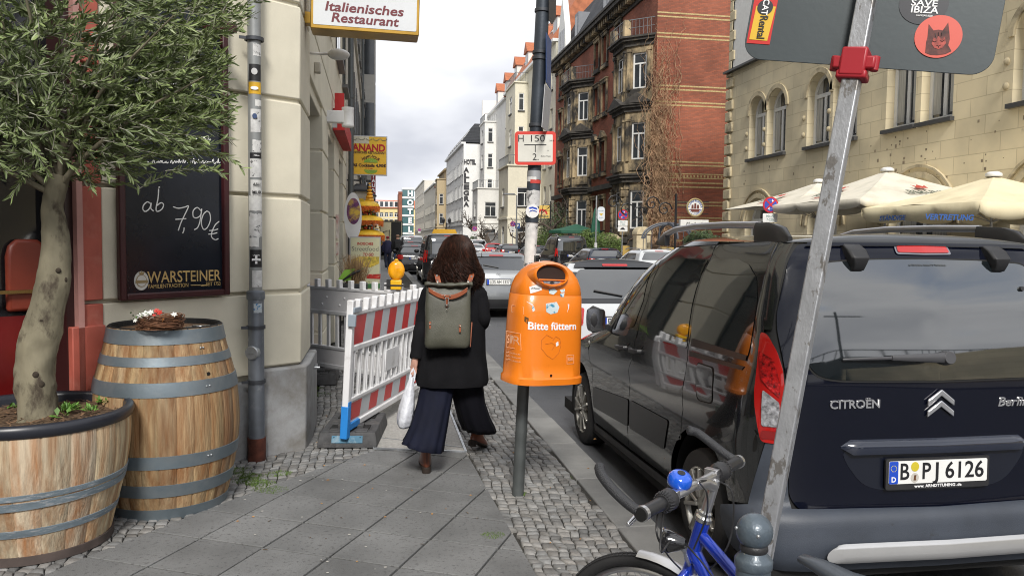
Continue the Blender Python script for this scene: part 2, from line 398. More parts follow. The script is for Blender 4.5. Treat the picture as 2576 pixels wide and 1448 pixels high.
def cobbles(name, x0, x1, y0, y1, s, seed, skip, zt=-.002, amp=.0, keep=1.0):
 R = random.Random(seed); m = MB(); nx = int((x1-x0)/s)+1; ny = int((y1-y0)/s)+1
 V = {}
 def gv(i, j):
  if (i, j) not in V:
   ox = (j % 2)*s*.0
   V[(i, j)] = Vector((x0+i*s+ox+R.uniform(-.2,.2)*s+.03*sin(j*s*2.1), y0+j*s+R.uniform(-.2,.2)*s+.08*sin(i*s*3.2)))
  return V[(i, j)]
 for i in range(nx):
  for j in range(ny):
   q = [gv(i,j), gv(i+1,j), gv(i+1,j+1), gv(i,j+1)]
   c = (q[0]+q[1]+q[2]+q[3])/4
   if skip(c.x, c.y): continue
   k = R.uniform(.5, 1.1); t = R.uniform(-.03,.03); m.col = (k*(1+t), k, k*(1-t))
   z = zt+R.uniform(-.004, .003); g = s*R.uniform(.05,.1); e = s*.13; a = []; b = []
   for p in q:
    d = (p-c); L_ = d.length; a.append(c+d*(1-g/L_)); b.append(c+d*(1-(g+e)/L_))
   tx, ty = R.uniform(-.04,.04), R.uniform(-.04,.04)
   vs = [(p.x,p.y,-.024) for p in a]+[(p.x,p.y,z-.006) for p in a]+[(p.x,p.y,z+(p.x-c.x)*tx+(p.y-c.y)*ty) for p in b]
   m.add(vs, [(8,9,10,11)]+[(t_,(t_+1)%4,4+(t_+1)%4,4+t_) for t_ in range(4)]+[(4+t_,4+(t_+1)%4,8+(t_+1)%4,8+t_) for t_ in range(4)])
 o = m.build(name, cobm, smooth=75); return tag(o, kind='structure')
def inpath(x, y): return inconv(SLABP, (x, y)) or (PL[0][0]-.01 < x < PL[1][0]+.01 and PL[0][1]-.05 < y < PL[0][1]+2.66) or (y > PL[0][1]+2.6 and PATH2[0][0]-(y-9)*.003 < x < PATH2[1][0])
cobbles('cobble_strip_kerb', -.1, 1.33, 1.6, 9.0, .056, 21, lambda x, y: inpath(x, y) or x > 1.335 or x < PL[1][0]-.6 and y > 6)
cobbles('cobble_strip_far', PL[1][0]-.02, 1.33, 9.0, 26, .085, 22, lambda x, y: inpath(x, y) or x > 1.335)
cobbles('cobble_strip_wall', -2.6, .3, 3.6, 9.0, .06, 23, lambda x, y: inpath(x, y) or (y <= 6.25 and x-y < -6.95) or (x < XF-.0 and y > 6.25) or x > PL[0][0]+.05)
cobbles('cobble_strip_facade', XF, PL[0][0]+.1, 9.0, 24, .09, 24, lambda x, y: inpath(x, y) or x > PL[0][0]+.06)
def tufts(name, pts, seed, label_kind='stuff', h=.02, mtl=None, n=900, r=.2):
 R = random.Random(seed); m = MB()
 for _ in range(n):
  cx, cy, rr = R.choice(pts); a = R.uniform(0, 2*pi); q = rr*sqrt(R.random())
  x, y = cx+q*cos(a)*1.3, cy+q*sin(a)
  a = R.uniform(0, 2*pi); w_ = R.uniform(.0015,.003); hh = h*R.uniform(.4,1.2); lx, ly = R.uniform(-.6,.6)*hh, R.uniform(-.6,.6)*hh
  k = R.uniform(.6, 1.3); m.col = (k, k, k*.8)
  m.add([(x-w_*cos(a),y-w_*sin(a),-.008),(x+w_*cos(a),y+w_*sin(a),-.008),(x+lx,y+ly,hh-.006)], [(0,1,2)])
 return tag(m.build(name, mtl or grassm, smooth=0, fix=False), kind=label_kind)
grassm = mat('grass', (.09,.15,.03), .7, var=.3, attr=True)
gg = [(*gp(600+30*i%110, 1180+(i*17)%55), .07) for i in range(9)]
tufts('moss', gg+[(*gp(800,990), .12), (*gp(790,975), .08), (*gp(1310,1240), .03), (*gp(1240,1345), .05)], 3, n=5200, h=.014)
R = random.Random(4); m = MB()
for _ in range(34):
 p = on_z(R.uniform(600,1500), R.uniform(1180,1440), .002); a = R.uniform(0, pi); l = R.uniform(.003,.007)
 m.add([p+Vector((l*cos(t+a)*1.4, l*sin(t+a), .001)) for t in [i*pi/3 for i in range(6)]], [tuple(range(6))])
tag(m.build('litter_specks', mat('gum', (.5,.48,.44), .8)), kind='stuff')
R = random.Random(14); m = MB()
for _ in range(60):
 p = on_z(R.uniform(580,1500), R.uniform(1000,1440), .003); a = R.uniform(0, 2*pi); l = R.uniform(.006,.016)
 m.add([p+Vector((l*cos(a), l*sin(a), .002)), p+Vector((-l*.4*sin(a), l*.4*cos(a), .006)), p-Vector((l*cos(a), l*sin(a), 0)), p+Vector((l*.4*sin(a), -l*.4*cos(a), .001))], [(0,1,2,3)])
tag(m.build('fallen_leaves', mat('dry_leaf', (.3,.16,.06), .8, var=.5, scale=40)), kind='stuff')
# ------------------------------------------------------------ the cream corner building (its chamfered corner faces the camera)
C0 = Vector((XF, 6.25, 0)); TW = Vector((-.7071, -.7071, 0)); NW = Vector((.7071, -.7071, 0))
def onw(px, py, off=0): return on_p(px, py, C0+NW*off, NW)
def sz(px, py, off=0): p = onw(px, py, off)-C0; return (p.dot(TW), p.z)
def wp(s, z, off=0): return C0+TW*s+NW*off+RZ*z
def wbox(m, s0, s1, z0, z1, o0, o1): m.obox(wp((s0+s1)/2, (z0+z1)/2, (o0+o1)/2), TW*(s1-s0)/2, NW*(o1-o0)/2, RZ*(z1-z0)/2)
bld = empty('corner_building', (XF, 6.25, 0), 'cream rusticated corner building with cut corner and grey plinth on the left', 'building')
jz = [.0, .62, .78+.0, 1.55, 2.24, 2.93, 3.62, 4.31, 5.0, 7, 9, 22]
zpl = sz(620, 960)[1]
def cz(px, py): return sz(px, py)[1]
ZJ = [cz(640, 737), cz(640, 525), cz(640, 240+0), cz(640, 60)]
step_ = (ZJ[2]-ZJ[0])/2; ZJ = [ZJ[0]+step_*i for i in range(-1, 8)]
sD = sz(258, 700)[0]
m = MB(); wbox(m, -.02, sD+.1, -.2, 22, -1.2, -.05); wbox(m, sD+.1, 14, 4.3, 22, -1.2, -.05); wbox(m, sD+.1, 14, -.2, 4.3, -1.2, -.9); m.build('wall_core', cream, bld)
m = MB(); zs = [zpl+.03]+[z for z in ZJ if z > zpl+.1]+[22]
for a, b in zip(zs, zs[1:]): wbox(m, .34, sD, a+.012, b-.012, -.06, 0)
m.build('rusticated_wall', cream, bld, bevel=.008)
m = MB(); wbox(m, .34, sD, -.1, zpl, -.05, .02)
m.build('plinth', mat('grey_plinth', (.33,.335,.34), .85, var=.1, bump=.4, bscale=100, col2=(.17,.155,.13), c2amt=.40, c2scale=3.5, sharp=.14), bld, bevel=.01)
pier = MATS['cream_stucco']
m = MB()
def pierblock(m, z0, z1, g):
 c = [wp(.36, 0, .02+g), wp(.0, 0, .07+g), Vector((XF+.05+g, C0.y+.12, 0)), Vector((XF+.05+g, 7.05, 0)), Vector((XF-.3, 7.05, 0)), wp(.36, 0, -.2)]
 m.loft([[p+RZ*z0 for p in c], [p+RZ*z1 for p in c]])
zp = zpl+.08
zs = [zp]+[z for z in ZJ if z > zp+.1]+[22]
for a, b in zip(zs, zs[1:]): pierblock(m, a+.014, b-.014, 0)
pierblock(m, zp, 22, -.025); m.build('corner_pier', pier, bld, bevel=.012)
m = MB(); pierblock(m, -.1, zp-.0, .055); m.build('pier_plinth', MATS['grey_plinth'], bld, bevel=.015)
m = MB(); m.box(XF+.1, XF+.13, 6.75, 6.78, .52, .55); m.cyl((XF+.09,6.75,.52), (XF+.15,6.75,.52), .012); m.build('bolt', steel, bld)
redw = mat('red_facade', (.40,.095,.065), .65, var=.15, bump=.2, col2=(.46,.15,.11), c2amt=.4, c2scale=4)
m = MB(); wbox(m, sD, sD+.20, .42, 1.05, -.05, .03);
for a, b in zip(zs, zs[1:]): wbox(m, sD+.004, sz(205,700)[0], a+.012 if a > zp+.2 else a, b-.012, -.06, .012)
wbox(m, sD+.002, sz(205,700)[0], -.1, zpl+.15, -.06, .03)
m.build('red_door_surround', redw, bld, bevel=.006)
s1 = sz(205,700)[0]; s2 = sz(170,700)[0]
m = MB(); wbox(m, s1, s1+.035, .2, 4.2, -.2, .03); m.build('door_trim', mat('pale_red', (.50,.26,.23), .4), bld)
m = MB(); wbox(m, s1+.035, s2, .0, 4.2, -.2, -.02); wbox(m, s2, 6, 4.0, 4.4, -.3, -.02); m.build('dark_door_frame', mat('dark_brown_paint', (.03,.012,.012), .3), bld)
m = MB(); wbox(m, s2, 6, 1.12, 4.0, -.26, -.20); m.build('door_glass', plain('door_glass', (.012,.012,.014), .05, var=0), bld)
m = MB(); wbox(m, s2, 6, .0, 1.12, -.26, -.18); m.build('red_lower_panel', mat('dark_red_gloss', (.13,.008,.008), .2, var=.3, scale=3), bld)
m = MB(); m.bar(wp(s2+.01, cz(60,737), -.13), wp(s2+1.6, cz(60,737), -.13), .02, .02); m.build('brass_rail', plain('brass', (.45,.3,.12), .25, 1), bld)
chairm = mat('orange_leather', (.25,.045,.025), .35, var=.15)
m = MB(); c = onw(66, 740, -.10);
pl = [(-.115,-.1),(.115,-.1),(.115,.22),(.10,.28),(.06,.32),(-.06,.32),(-.10,.28),(-.115,.22)]
m.prism(pl, onw(64, 738, -.199), TW, RZ, NW, .05); ch = m.build('restaurant_chair', chairm, bevel=.02); tag(ch, 'orange leather chair back behind the dark door glass left of the tree trunk', 'chair')
def streetwall(m, y0, y1, z0, z1, d0=-.5, d1=0): m.box(XF+d0, XF+d1, y0, y1, z0, z1)
zTop1 = on_x(800, 345, XF).z
op = [(7.06, 9.55, 3.05), (10.65, 12.25, 2.9), (13.7, 15.5, 3.2)]
z_l = 3.05; m = MB(); yprev = 7.05
rows = [z for z in ZJ if z > 0]+[6.2, 7]
for (a, b, h) in op+[(17.2, 17.2, 3)]:
 if a > yprev+.1:
  zz = [.0]+[z for z in rows if z < 3.0]+[3.1]
  for p, q in zip(zz, zz[1:]): streetwall(m, yprev, a, p+.012, q-.012)
  streetwall(m, yprev+.01, a-.01, 0, 3.1, -.5, -.03)
 yprev = b
zr = [3.1, 3.62, 4.31, 5.0]
for p, q in zip(zr, zr[1:]): streetwall(m, 7.05, 17.2, p+.012, q-.012)
streetwall(m, 7.05, 17.2, 3.0, 22, -.6, -.03); streetwall(m, 7.05, 17.2, 5.012, 22)
m.build('street_wall', cream, bld, bevel=.01)
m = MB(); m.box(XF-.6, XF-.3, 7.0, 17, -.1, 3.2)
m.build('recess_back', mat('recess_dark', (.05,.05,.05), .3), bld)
m = MB()
for (a, b, h) in op:
 m.box(XF-.3, XF-.26, a+.0, a+.08, 0, 3.0); m.box(XF-.3, XF-.26, b-.06, b, 0, 3.0); m.box(XF-.3, XF-.26, (a+b)/2-.04, (a+b)/2+.04, 0, 3.0); m.box(XF-.3, XF-.26, a, b, 2.3, 2.38)
m.build('shop_window_frame', plain('dark_frame', (.03,.033,.035), .35), bld)
for (a, b, h) in op:
 m = MB(); m.box(XF-.31, XF-.28, a+.08, b-.06, .3, 3.0); m.build('shop_pane', glass_win, bld)
for k in range(4):
 for f in range(5):
  y = 8.2+k*2.5; z = 4.4+f*3.3
  m = MB(); m.box(XF-.2, XF+.012, y-.6, y+.6, z, z+1.9); w_ = m.build('window', plain('dark_reveal', (.08,.08,.075), .4), bld)
  m = MB(); m.box(XF-.02, XF+.10, y-.66, y+.66, z-.06, z); m.build('sill', plain('zinc_sill', (.1,.1,.1), .5), w_)
  m = MB(); m.box(XF+.013, XF+.02, y-.55, y-.05, z+.06, z+1.84); m.box(XF+.013, XF+.02, y+.05, y+.55, z+.06, z+1.84); m.build('pane', glass_win, w_)
# ---- the row of houses further along the left side
def leftrow(y0, y1, h, col, name, label, off=0, fl=3.4, ww=1.1, sp=2.4, box=False):
 b = empty(name, (XF+off, y0, 0), label, 'building')
 mt = mat('stucco_'+name, col, .85, var=.06, bump=.3, bscale=80, col2=tuple(c*.8 for c in col), c2amt=.34, c2scale=.8, sharp=.2)
 m = MB(); m.box(XF-8, XF+off, y0, y1, -.1, h);
 m.box(XF-8, XF+off+.25, y0, y1, h, h+.3); m.build('wall', mt, b)
 m = MB(); f = 0; z = 4.2
 while z < h-2:
  m.box(XF+off, XF+off+.07, y0, y1, z-.42, z-.3)
  z += fl
 m.build('cornice', mt, b)
 y = y0+1.4
 while y < y1-1:
  z = 4.2
  while z < h-2:
   m = MB(); m.box(XF+off, XF+off+.03, y-ww/2, y+ww/2, z, z+2); m.box(XF+off, XF+off+.12, y-ww/2-.1, y+ww/2+.1, z-.1, z); w_ = m.build('window', plain('grey_sill', (.12,.12,.12), .5), b)
   m = MB(); m.box(XF+off+.031, XF+off+.036, y-ww/2+.08, y-.04, z+.1, z+1.9); m.box(XF+off+.031, XF+off+.036, y+.04, y+ww/2-.08, z+.1, z+1.9); m.build('pane', glass_win, w_)
   z += fl
  m = MB(); m.box(XF+off-.02, XF+off+.02, y-ww/2, y+ww/2, .3, 3.0); m.build('shop_pane', glass_win, b)
  y += sp
 if box:
  for k in range(box):
   yy = lerp(y0, y1, (k+.5)/box)
   m = MB(); m.box(XF, XF+off+.55, yy-1.1, yy+1.1, 5.2+0*k, h-3); bb = m.build('oriel', mt, b, bevel=.03)
   m = MB(); m.loft([[Vector((XF, yy-1.2, h-3)), Vector((XF+off+.65, yy-1.2, h-3)), Vector((XF+off+.65, yy+1.2, h-3)), Vector((XF, yy+1.2, h-3))], [Vector((XF, yy-.6, h-2)), Vector((XF+off+.1, yy-.6, h-2)), Vector((XF+off+.1, yy+.6, h-2)), Vector((XF, yy+.6, h-2))]])
   m.build('oriel_roof', plain('tile_red', (.35,.07,.04), .7, var=.2), bb)
   for q in range(4):
    m = MB(); m.box(XF+off+.551, XF+off+.56, yy-.85, yy+.85, 6+q*3.2, 7.9+q*3.2); m.box(XF+off, XF+off+.5, yy-1.108, yy-1.101, 6+q*3.2, 7.9+q*3.2); m.build('oriel_pane', glass_win, bb)
 return b
leftrow(17.2, 33, 19, (.55,.52,.45), 'townhouse', 'cream townhouse behind the yellow restaurant banner on the left side')
leftrow(33, 58, 20, (.42,.41,.38), 'apartment_house', 'grey stucco house with red tiled oriel windows in the left row', off=.05, box=2)
leftrow(58, 100, 19, (.5,.44,.36), 'far_townhouse', 'beige house beyond the oriel house in the left row', off=.12)
leftrow(100, 190, 19, (.45,.42,.4), 'last_townhouse', 'last grey beige house in the left row before the street ends', off=.15, sp=4)
leftrow(190, 330, 16, (.5,.47,.4), 'distant_townhouse', 'distant pale house at the far end of the left row', off=.18, sp=8)
pp = empty('drainpipe', tuple(onw(645, 1140, .12)), 'grey zinc drainpipe covered in stickers on the cream corner', 'drainpipe')
pc = onw(646, 1145, .10); PX_, PY_ = pc.x, pc.y; pr = .052
pipb = lambda z: Vector((PX_, PY_, z))
dir_c = (Vector((0,0,0))-Vector((PX_,PY_,0))).normalized(); side_c = Vector((-dir_c.y, dir_c.x, 0))
zpj = on_p(646, 740, pipb(0), dir_c).z
m = MB(); m.cyl(pipb(zpj), pipb(9), pr-.006, n=24); m.build('pipe', mat('grey_pipe', (.26,.27,.27), .45, .3, var=.12), pp)
m = MB(); m.cyl(pipb(.16), pipb(zpj), pr+.004, n=24); m.lathe([(pr+.004, zpj-.04),(pr+.012, zpj-.03),(pr+.012, zpj+.02),(pr-.006, zpj+.03)], (PX_,PY_,0), 24); m.build('stand_pipe', zinc, pp)
m = MB(); m.cyl(pipb(-.05), pipb(.16), pr+.012, n=24); m.build('rusty_foot', mat('rust', (.10,.03,.018), .9, var=.5, scale=15, bump=.6), pp)
for py in (822, 958, 100):
 z = on_p(646, py, pipb(0), dir_c).z; m = MB(); m.lathe([(pr+.004,z-.012),(pr+.014,z-.012),(pr+.014,z+.012),(pr+.004,z+.012)], (PX_,PY_,0), 24)
 m.bar(pipb(z)+TW*pr, pipb(z)+TW*(pr+.05)-NW*.03, .012, .02); m.build('clamp', dark_metal, pp)
z = on_p(646, 884, pipb(0), dir_c).z; q = pipb(z)+dir_c*(pr-.01)-side_c*.02
m = MB(); e_ = (dir_c-side_c*.5).normalized(); m.cyl(pipb(z)+e_*.03, pipb(z)+e_*(pr+.022), .05, .048, 24); m.build('inspection_cap', steel, pp, bevel=.004)
m = MB(); m.bar(pipb(z)+e_*(pr+.024)+side_c.cross(RZ)*.0-Vector((0,0,0))+e_.cross(RZ)*.02, pipb(z)+e_*(pr+.024)-e_.cross(RZ)*.02, .008, .01); m.build('cap_handle', steel, pp)
def wrap(name, zc, h, a0, a1, m_, off=.0012, rr=None, rag=0, seed=1):
 R = random.Random(seed); r_ = (rr or pr-.006)+off; m = MB(); n = 8; top = []; bot = []
 for i in range(n+1):
  a = radians(lerp(a0, a1, i/n)); d = dir_c*cos(a)+side_c*sin(a)
  bot.append(pipb(zc-h/2+R.uniform(-rag,rag))+d*r_); top.append(pipb(zc+h/2+R.uniform(-rag,rag))+d*r_)
 m.loft([bot, top], closed=False); return m.build(name, m_, pp, fix=False)
zz = lambda py: on_p(646, py, pipb(0)+dir_c*pr, dir_c).z
stw = mat('torn_paper', (.55,.55,.54), .8, var=.2, scale=30, col2=(.12,.12,.12), c2amt=.4, c2scale=26, sharp=.02)
stw2 = mat('white_paper', (.62,.62,.60), .8, var=.1, scale=50)
stb = plain('black_sticker', (.015,.015,.017), .5); sty = plain('yellow_sticker', (.62,.36,.02), .5)
def stick(py0, py1, a0, a1, m_, rag=0, off=.0012, seed=1): return wrap('sticker', (zz(py0)+zz(py1))/2, abs(zz(py0)-zz(py1)), a0, a1, m_, off, None, rag, seed)
stick(110,140,-10,70,stw,.003); stick(161,203,-48,62,stb); stick(206,236,-55,62,sty); stick(250,266,5,70,stw2,.004,seed=3); stick(274,332,-35,66,stw)
stick(352,383,-20,66,stw,.003,seed=5); stick(384,398,-45,60,stb); stick(399,446,-45,66,stw); stick(452,492,-40,70,stw2,0); stick(492,530,-60,70,stw2,.002)
stick(536,596,-60,80,stw,.008,seed=9); stick(598,620,-60,30,stw2,.004,seed=12); stick(628,672,-52,60,stb); stick(680,722,-30,66,stw)
wrap('sticker', zz(775), .065, -15, 45, mat('blue_white_paper', (.5,.55,.58), .8, col2=(.05,.2,.4), c2amt=.45, c2scale=25, sharp=.02), .0015, pr+.004, .003)
d1 = dir_c
def ptxt(s, py, h, mt_, off=.006, ang=0, **k):
 d = dir_c*cos(radians(ang))+side_c*sin(radians(ang)); sd_ = Vector((-d.y, d.x, 0))
 return text(s, pipb(zz(py))+d*(pr-.002+off-.002), sd_, RZ, h, mt_, pp, **k)
ptxt('Niksn', 391, .016, wht, ang=12); ptxt('ASH', 464, .028, blk, bold=.02, ang=12); ptxt('MUR', 484, .03, blk, bold=.02, ang=12)
ptxt('UNION', 642, .014, wht, ang=5); ptxt('+', 655, .11, wht, bold=.03, ang=5, off=.004); ptxt('BOOST', 656, .012, blk, bold=.01, ang=5, off=.008)
m = MB(); m.prism(ellipse(0, 0, .021, .023), pipb(zz(180))+dir_c*(pr-.002), side_c, RZ, dir_c, .003); m.build('sticker_mark', plain('pale_grey', (.5,.5,.5), .6), pp)
m = MB(); m.prism(ellipse(0, 0, .026, .012), pipb(zz(222))+dir_c*(pr-.002), side_c, RZ, dir_c, .003); m.build('sticker_mark', wht, pp)
m = MB(); m.prism(ellipse(0, 0, .016, .018), pipb(zz(292))+dir_c*(pr-.001), side_c, RZ, dir_c, .003); m.build('sticker_mark', plain('navy_ink', (.03,.06,.15), .5), pp)
# ---------------- chalkboard
bd = empty('menu_board', tuple(wp(.8, 0, .02)), 'tall black menu board in maroon frame chalked "ab 7,90" on the cream corner wall', 'menu board')
sL, zB = sz(303, 757, .05); sR, _ = sz(579, 745, .05); zT = cz(579, 90) + .25
fm = mat('maroon_frame', (.045,.010,.012), .4, var=.2)
fw = .043; s0, s1_ = sR, sL
m = MB(); wbox(m, s0, s0+fw, zB, zT, .01, .055); wbox(m, s1_-fw, s1_, zB, zT, .01, .055); wbox(m, s0+fw, s1_-fw, zB, zB+fw, .01, .055); wbox(m, s0+fw, s1_-fw, zT-fw, zT, .01, .055)
m.build('frame', fm, bd, bevel=.008)
m = MB(); wbox(m, s0+fw-.002, s1_-fw+.002, zB+fw-.002, zT-fw+.002, .012, .022); m.build('board', mat('black_board', (.008,.011,.018), .22, var=.3, scale=4, spec=.4), bd)
bx = lambda px, py: onw(px, py, .0215)
chalk = plain('chalk', (.78,.78,.76), .9)
def stroke(pts, r=.0032, name='chalk_lettering', pr_=None):
 P = [bx(*p) for p in pts]; Q = []
 for i in range(len(P)-1):
  for t in range(5):
   t = t/5; p0, p1, p2, p3 = P[max(i-1,0)], P[i], P[i+1], P[min(i+2,len(P)-1)]
   Q.append(.5*((2*p1)+(p2-p0)*t+(2*p0-5*p1+4*p2-p3)*t*t+(3*p1-p0-3*p2+p3)*t**3))
 Q.append(P[-1]); return Q
m = MB()
for pts in ([(378,512),(370,508),(361,516),(359,527),(366,532),(376,524),(380,511),(379,524),(386,531)],
   [(399,475),(397,500),(392,525),(396,532),(407,526),(411,515),(405,510),(395,517)], [(398,472),(402,471)],
   [(435,520),(448,524),(465,521),(474,519),(462,545),(455,560),(448,580)], [(441,552),(455,551),(468,550)], [(463,572),(462,580),(459,587)],
   [(505,530),(496,522),(486,530),(486,545),(495,548),(505,540),(507,525),(503,555),(497,572),(488,578)],
   [(520,531),(511,540),(506,560),(512,577),(522,571),(529,553),(527,536),(520,531)],
   [(551,557),(541,566),(533,583),(532,596),(541,603),(549,600)], [(526,580),(538,579),(548,576)], [(524,589),(536,588),(546,585)]):
 m.tube(stroke(pts), .0042, 6)
m.build('chalk_lettering', chalk, bd)
m = MB()
R = random.Random(2)
for (y, a, b) in ((150,420,560),(185,400,530),(215,420,545),(262,400,560),(300,420,540),(352,440,530),(385,430,500),(410,370,550)):
 x = a
 while x < b:
  w_ = R.uniform(5,12); m.tube(stroke([(x,y),(x+w_*.3,y-R.uniform(2,12)),(x+w_*.5,y+R.uniform(-2,4)),(x+w_,y-R.uniform(0,6))]), .003, 5); x += w_+R.uniform(0,5)
m.build('chalk_lettering', chalk, bd)
gold = mat('gold_lettering', (.52,.36,.14), .5)
def btxt(s, px, py, h, mt_, pxw, name='lettering', **k):
 a = bx(px-pxw/2, py); b = bx(px+pxw/2, py); ux = -TW
 return text(s, bx(px, py)+NW*.003, ux, RZ, h, mt_, bd, name=name, wid=(b-a).dot(-TW), **k)
hh = lambda px, p: (bx(px, 700)-bx(px, 700+p)).z
btxt('WARSTEINER', 466, 696, hh(460, 40), gold, 184, bold=.006)
btxt('FAMILIENTRADITION', 424, 719, hh(420, 14), gold, 100); btxt('SEIT 1753', 536, 714, hh(540, 13), gold, 36)
m = MB(); m.prism(ellipse(0, 0, .048, .060), bx(355, 706), -TW, RZ, NW, .004); m.build('roundel', plain('cream_white', (.6,.59,.55), .5), bd)
m = MB(); m.prism(ellipse(0, 0, .036, .040), bx(355, 706)+NW*.0045, -TW, RZ, NW, .001); m.build('roundel_ring', plain('gold_brown', (.3,.22,.1), .5), bd)
m = MB(); m.prism(ellipse(0, 0, .031, .035), bx(355, 706)+NW*.006, -TW, RZ, NW, .001); m.build('roundel_field', plain('cream_white', (.6,.59,.55), .5), bd)
m = MB(); m.obox(bx(355,708)+NW*.008, -TW*.04, RZ*.009, NW*.001); m.prism([(-.02,0),(.02,0),(.025,.03),(.01,.015),(0,.035),(-.01,.015),(-.025,.03)], bx(355,690)+NW*.007, -TW*.7, RZ*.7, NW, .001)
m.build('roundel_emblem', plain('gold_brown', (.3,.22,.1), .5), bd)
m = MB()
for k in range(9): m.sphere(bx(481+k*2.6, 717)+NW*.002, .006, 8, 6, (1.3,.5,.6))
m.bar(bx(505,718), bx(524,716), .003, .008); m.build('wheat_ear', gold, bd)
m = MB(); c = onw(552, 75, .2); m.obox(c, -TW*.05, NW*.12, RZ*.03); m.bar(c, c-NW*.25, .03, .03); tag(m.build('board_lamp', fm, bevel=.006), 'small maroon spotlight housing above the menu board', 'lamp')
# ------------------------------------------------------------ vehicles: panels bent onto a body surface P(u, z)
def catmull(P, n=6):
 out = []
 for i in range(len(P)-1):
  p0, p1, p2, p3 = [Vector(P[k]) for k in (max(i-1,0), i, i+1, min(i+2,len(P)-1))]
  for t in range(n):
   t = t/n; out.append(.5*((2*p1)+(p2-p0)*t+(2*p0-5*p1+4*p2-p3)*t*t+(3*p1-p0-3*p2+p3)*t**3))
 out.append(Vector(P[-1])); return out
class Shape:
 def __init__(s, W, L, ins, yr, yf, org, plan=None, rz=0):
  s.W, s.L, s.ins, s.yr, s.yf, s.o = W, L, ins, yr, yf, Vector(org)
  plan = plan or [(0,0),(.45,.003),(.7,.004),(.82,.007),(.90,.012),(.95,.019),(.98,.028),(.997,.047),(1,.10),(1,.16),(1,.4),(1,.75),(.99,.82),(.965,.88),(.91,.93),(.8,.965),(.6,.988),(.3,.998),(0,1)]
  s.pl = catmull(plan, 5); s.us = [0]
  for a, b in zip(s.pl, s.pl[1:]): s.us.append(s.us[-1]+sqrt(((b.x-a.x)*W)**2+((b.y-a.y)*L)**2))
  s.U = s.us[-1]
  s.rear = max(i for i, p in enumerate(s.pl) if p.y <= .17)
 def at(s, u):
  u = abs(u);
  for i in range(len(s.us)-1):
   if u <= s.us[i+1]: t = (u-s.us[i])/max(1e-9, s.us[i+1]-s.us[i]); return s.pl[i].lerp(s.pl[i+1], max(0, t))
  return s.pl[-1]
 def P0(s, u, z):
  p = s.at(u); y0 = interp(s.yr, z); y1 = interp(s.yf, z); sg = -1 if u >= 0 else 1
  return Vector((sg*(s.W-interp(s.ins, z))*p.x, y0+(y1-y0)*p.y, z))
 def P(s, u, z, off=0):
  q = s.P0(u, z)
  if off:
   e = .02; a = s.P0(u+e, z)-s.P0(u-e, z); b = s.P0(u, z+e)-s.P0(u, z-e); n = b.cross(a);
   if n.length > 1e-9: q = q+n.normalized()*off
  return q+s.o
 def uy(s, y, z):
  y0 = interp(s.yr, z); y1 = interp(s.yf, z); yn = (y-y0)/(y1-y0)
  for i in range(len(s.pl)-1):
   a, b = s.pl[i], s.pl[i+1]
   if a.y <= yn <= b.y and b.y > a.y: return s.us[i]+(s.us[i+1]-s.us[i])*(yn-a.y)/(b.y-a.y)
  return 0 if yn < 0 else s.U
 def ux(s, x, z, front=False):
  xn = min(.9999, abs(x)/(s.W-interp(s.ins, z))); rng = range(len(s.pl)-1)
  rng = reversed(rng) if front else rng
  for i in rng:
   a, b = s.pl[i], s.pl[i+1]; lo, hi = (a.x, b.x) if a.x <= b.x else (b.x, a.x)
   if lo <= xn <= hi and hi > lo: return s.us[i]+(s.us[i+1]-s.us[i])*abs(xn-a.x)/(hi-lo)
  return s.us[s.rear]
 def poly(s, pts):        # ('s',y,z) side, ('r',x,z) rear, ('f',x,z) front -> dense (u,z)
  q = []; raw = []
  for p in pts:
   raw.append(p)
  n = len(raw)
  for i in range(n):
   a, b = raw[i], raw[(i+1) % n]; k = 1 if a[0] != b[0] else max(1, int(max(abs(a[1]-b[1]), abs(a[2]-b[2]))/.12))
   for t in range(k):
    c = lerp(a[1], b[1], t/k); z = lerp(a[2], b[2], t/k)
    q.append((s.uy(c, z) if a[0] == 's' else s.ux(c, z, a[0] == 'f')*(1 if (c <= 0 or a[0] == 'f') else -1), z))
  return q
 def panel(s, name, pts, m, par, off=0, sgn=1, step=(.14, .09), raw=False, thick=0):
  q = pts if raw else s.poly(pts)
  if sgn < 0: q = [(-u, z) for u, z in q][::-1]
  return patch(name, q, lambda u, z, o: s.P(u, z, o), m, par, step, off, thick=thick)
 def shell(s, m, par, zs, arches, ra, roof=.05, off=-.012, name='inner_shell'):
  b = MB(); N = len(s.us); us = [-u for u in reversed(s.us[1:])]+s.us[:-1]; rows = []
  for z in zs: rows.append([s.P(u, z, off) for u in us])
  b.v = [p for r in rows for p in r]; n = len(us)
  for i in range(len(zs)-1):
   for j in range(n):
    j2 = (j+1) % n; f = (i*n+j, i*n+j2, (i+1)*n+j2, (i+1)*n+j)
    c = sum((b.v[k] for k in f), Vector())/4-s.o
    if any(abs(c.x) > s.W*.6 and sqrt((c.y-ay)**2+(c.z-az)**2) < ra for ay, az in arches): continue
    b.f.append(list(f)); b.mi.append(0); b.c.append((1,1,1))
  return b.build(name, m, par)
 def roofcap(s, m, par, z0, crown, off=0, name='roof'):
  us = [-u for u in reversed(s.us[1:])]+s.us[:-1]; y0 = interp(s.yr, z0); y1 = interp(s.yf, z0); ym = (y0+y1)/2; rows = []
  for k in range(9):
   t = cos(k/8*pi/2) if k < 8 else 0.0; row = []
   for u in us:
    p = s.P(u, z0, off)-s.o; row.append(s.o+Vector((p.x*t, ym+(p.y-ym)*(.82+.18*t**.7), z0+crown*(1-t*t)**.8)))
   rows.append(row)
  b = MB(); b.loft(rows, capa=False, capb=True); return b.build(name, m, par, smooth=60)
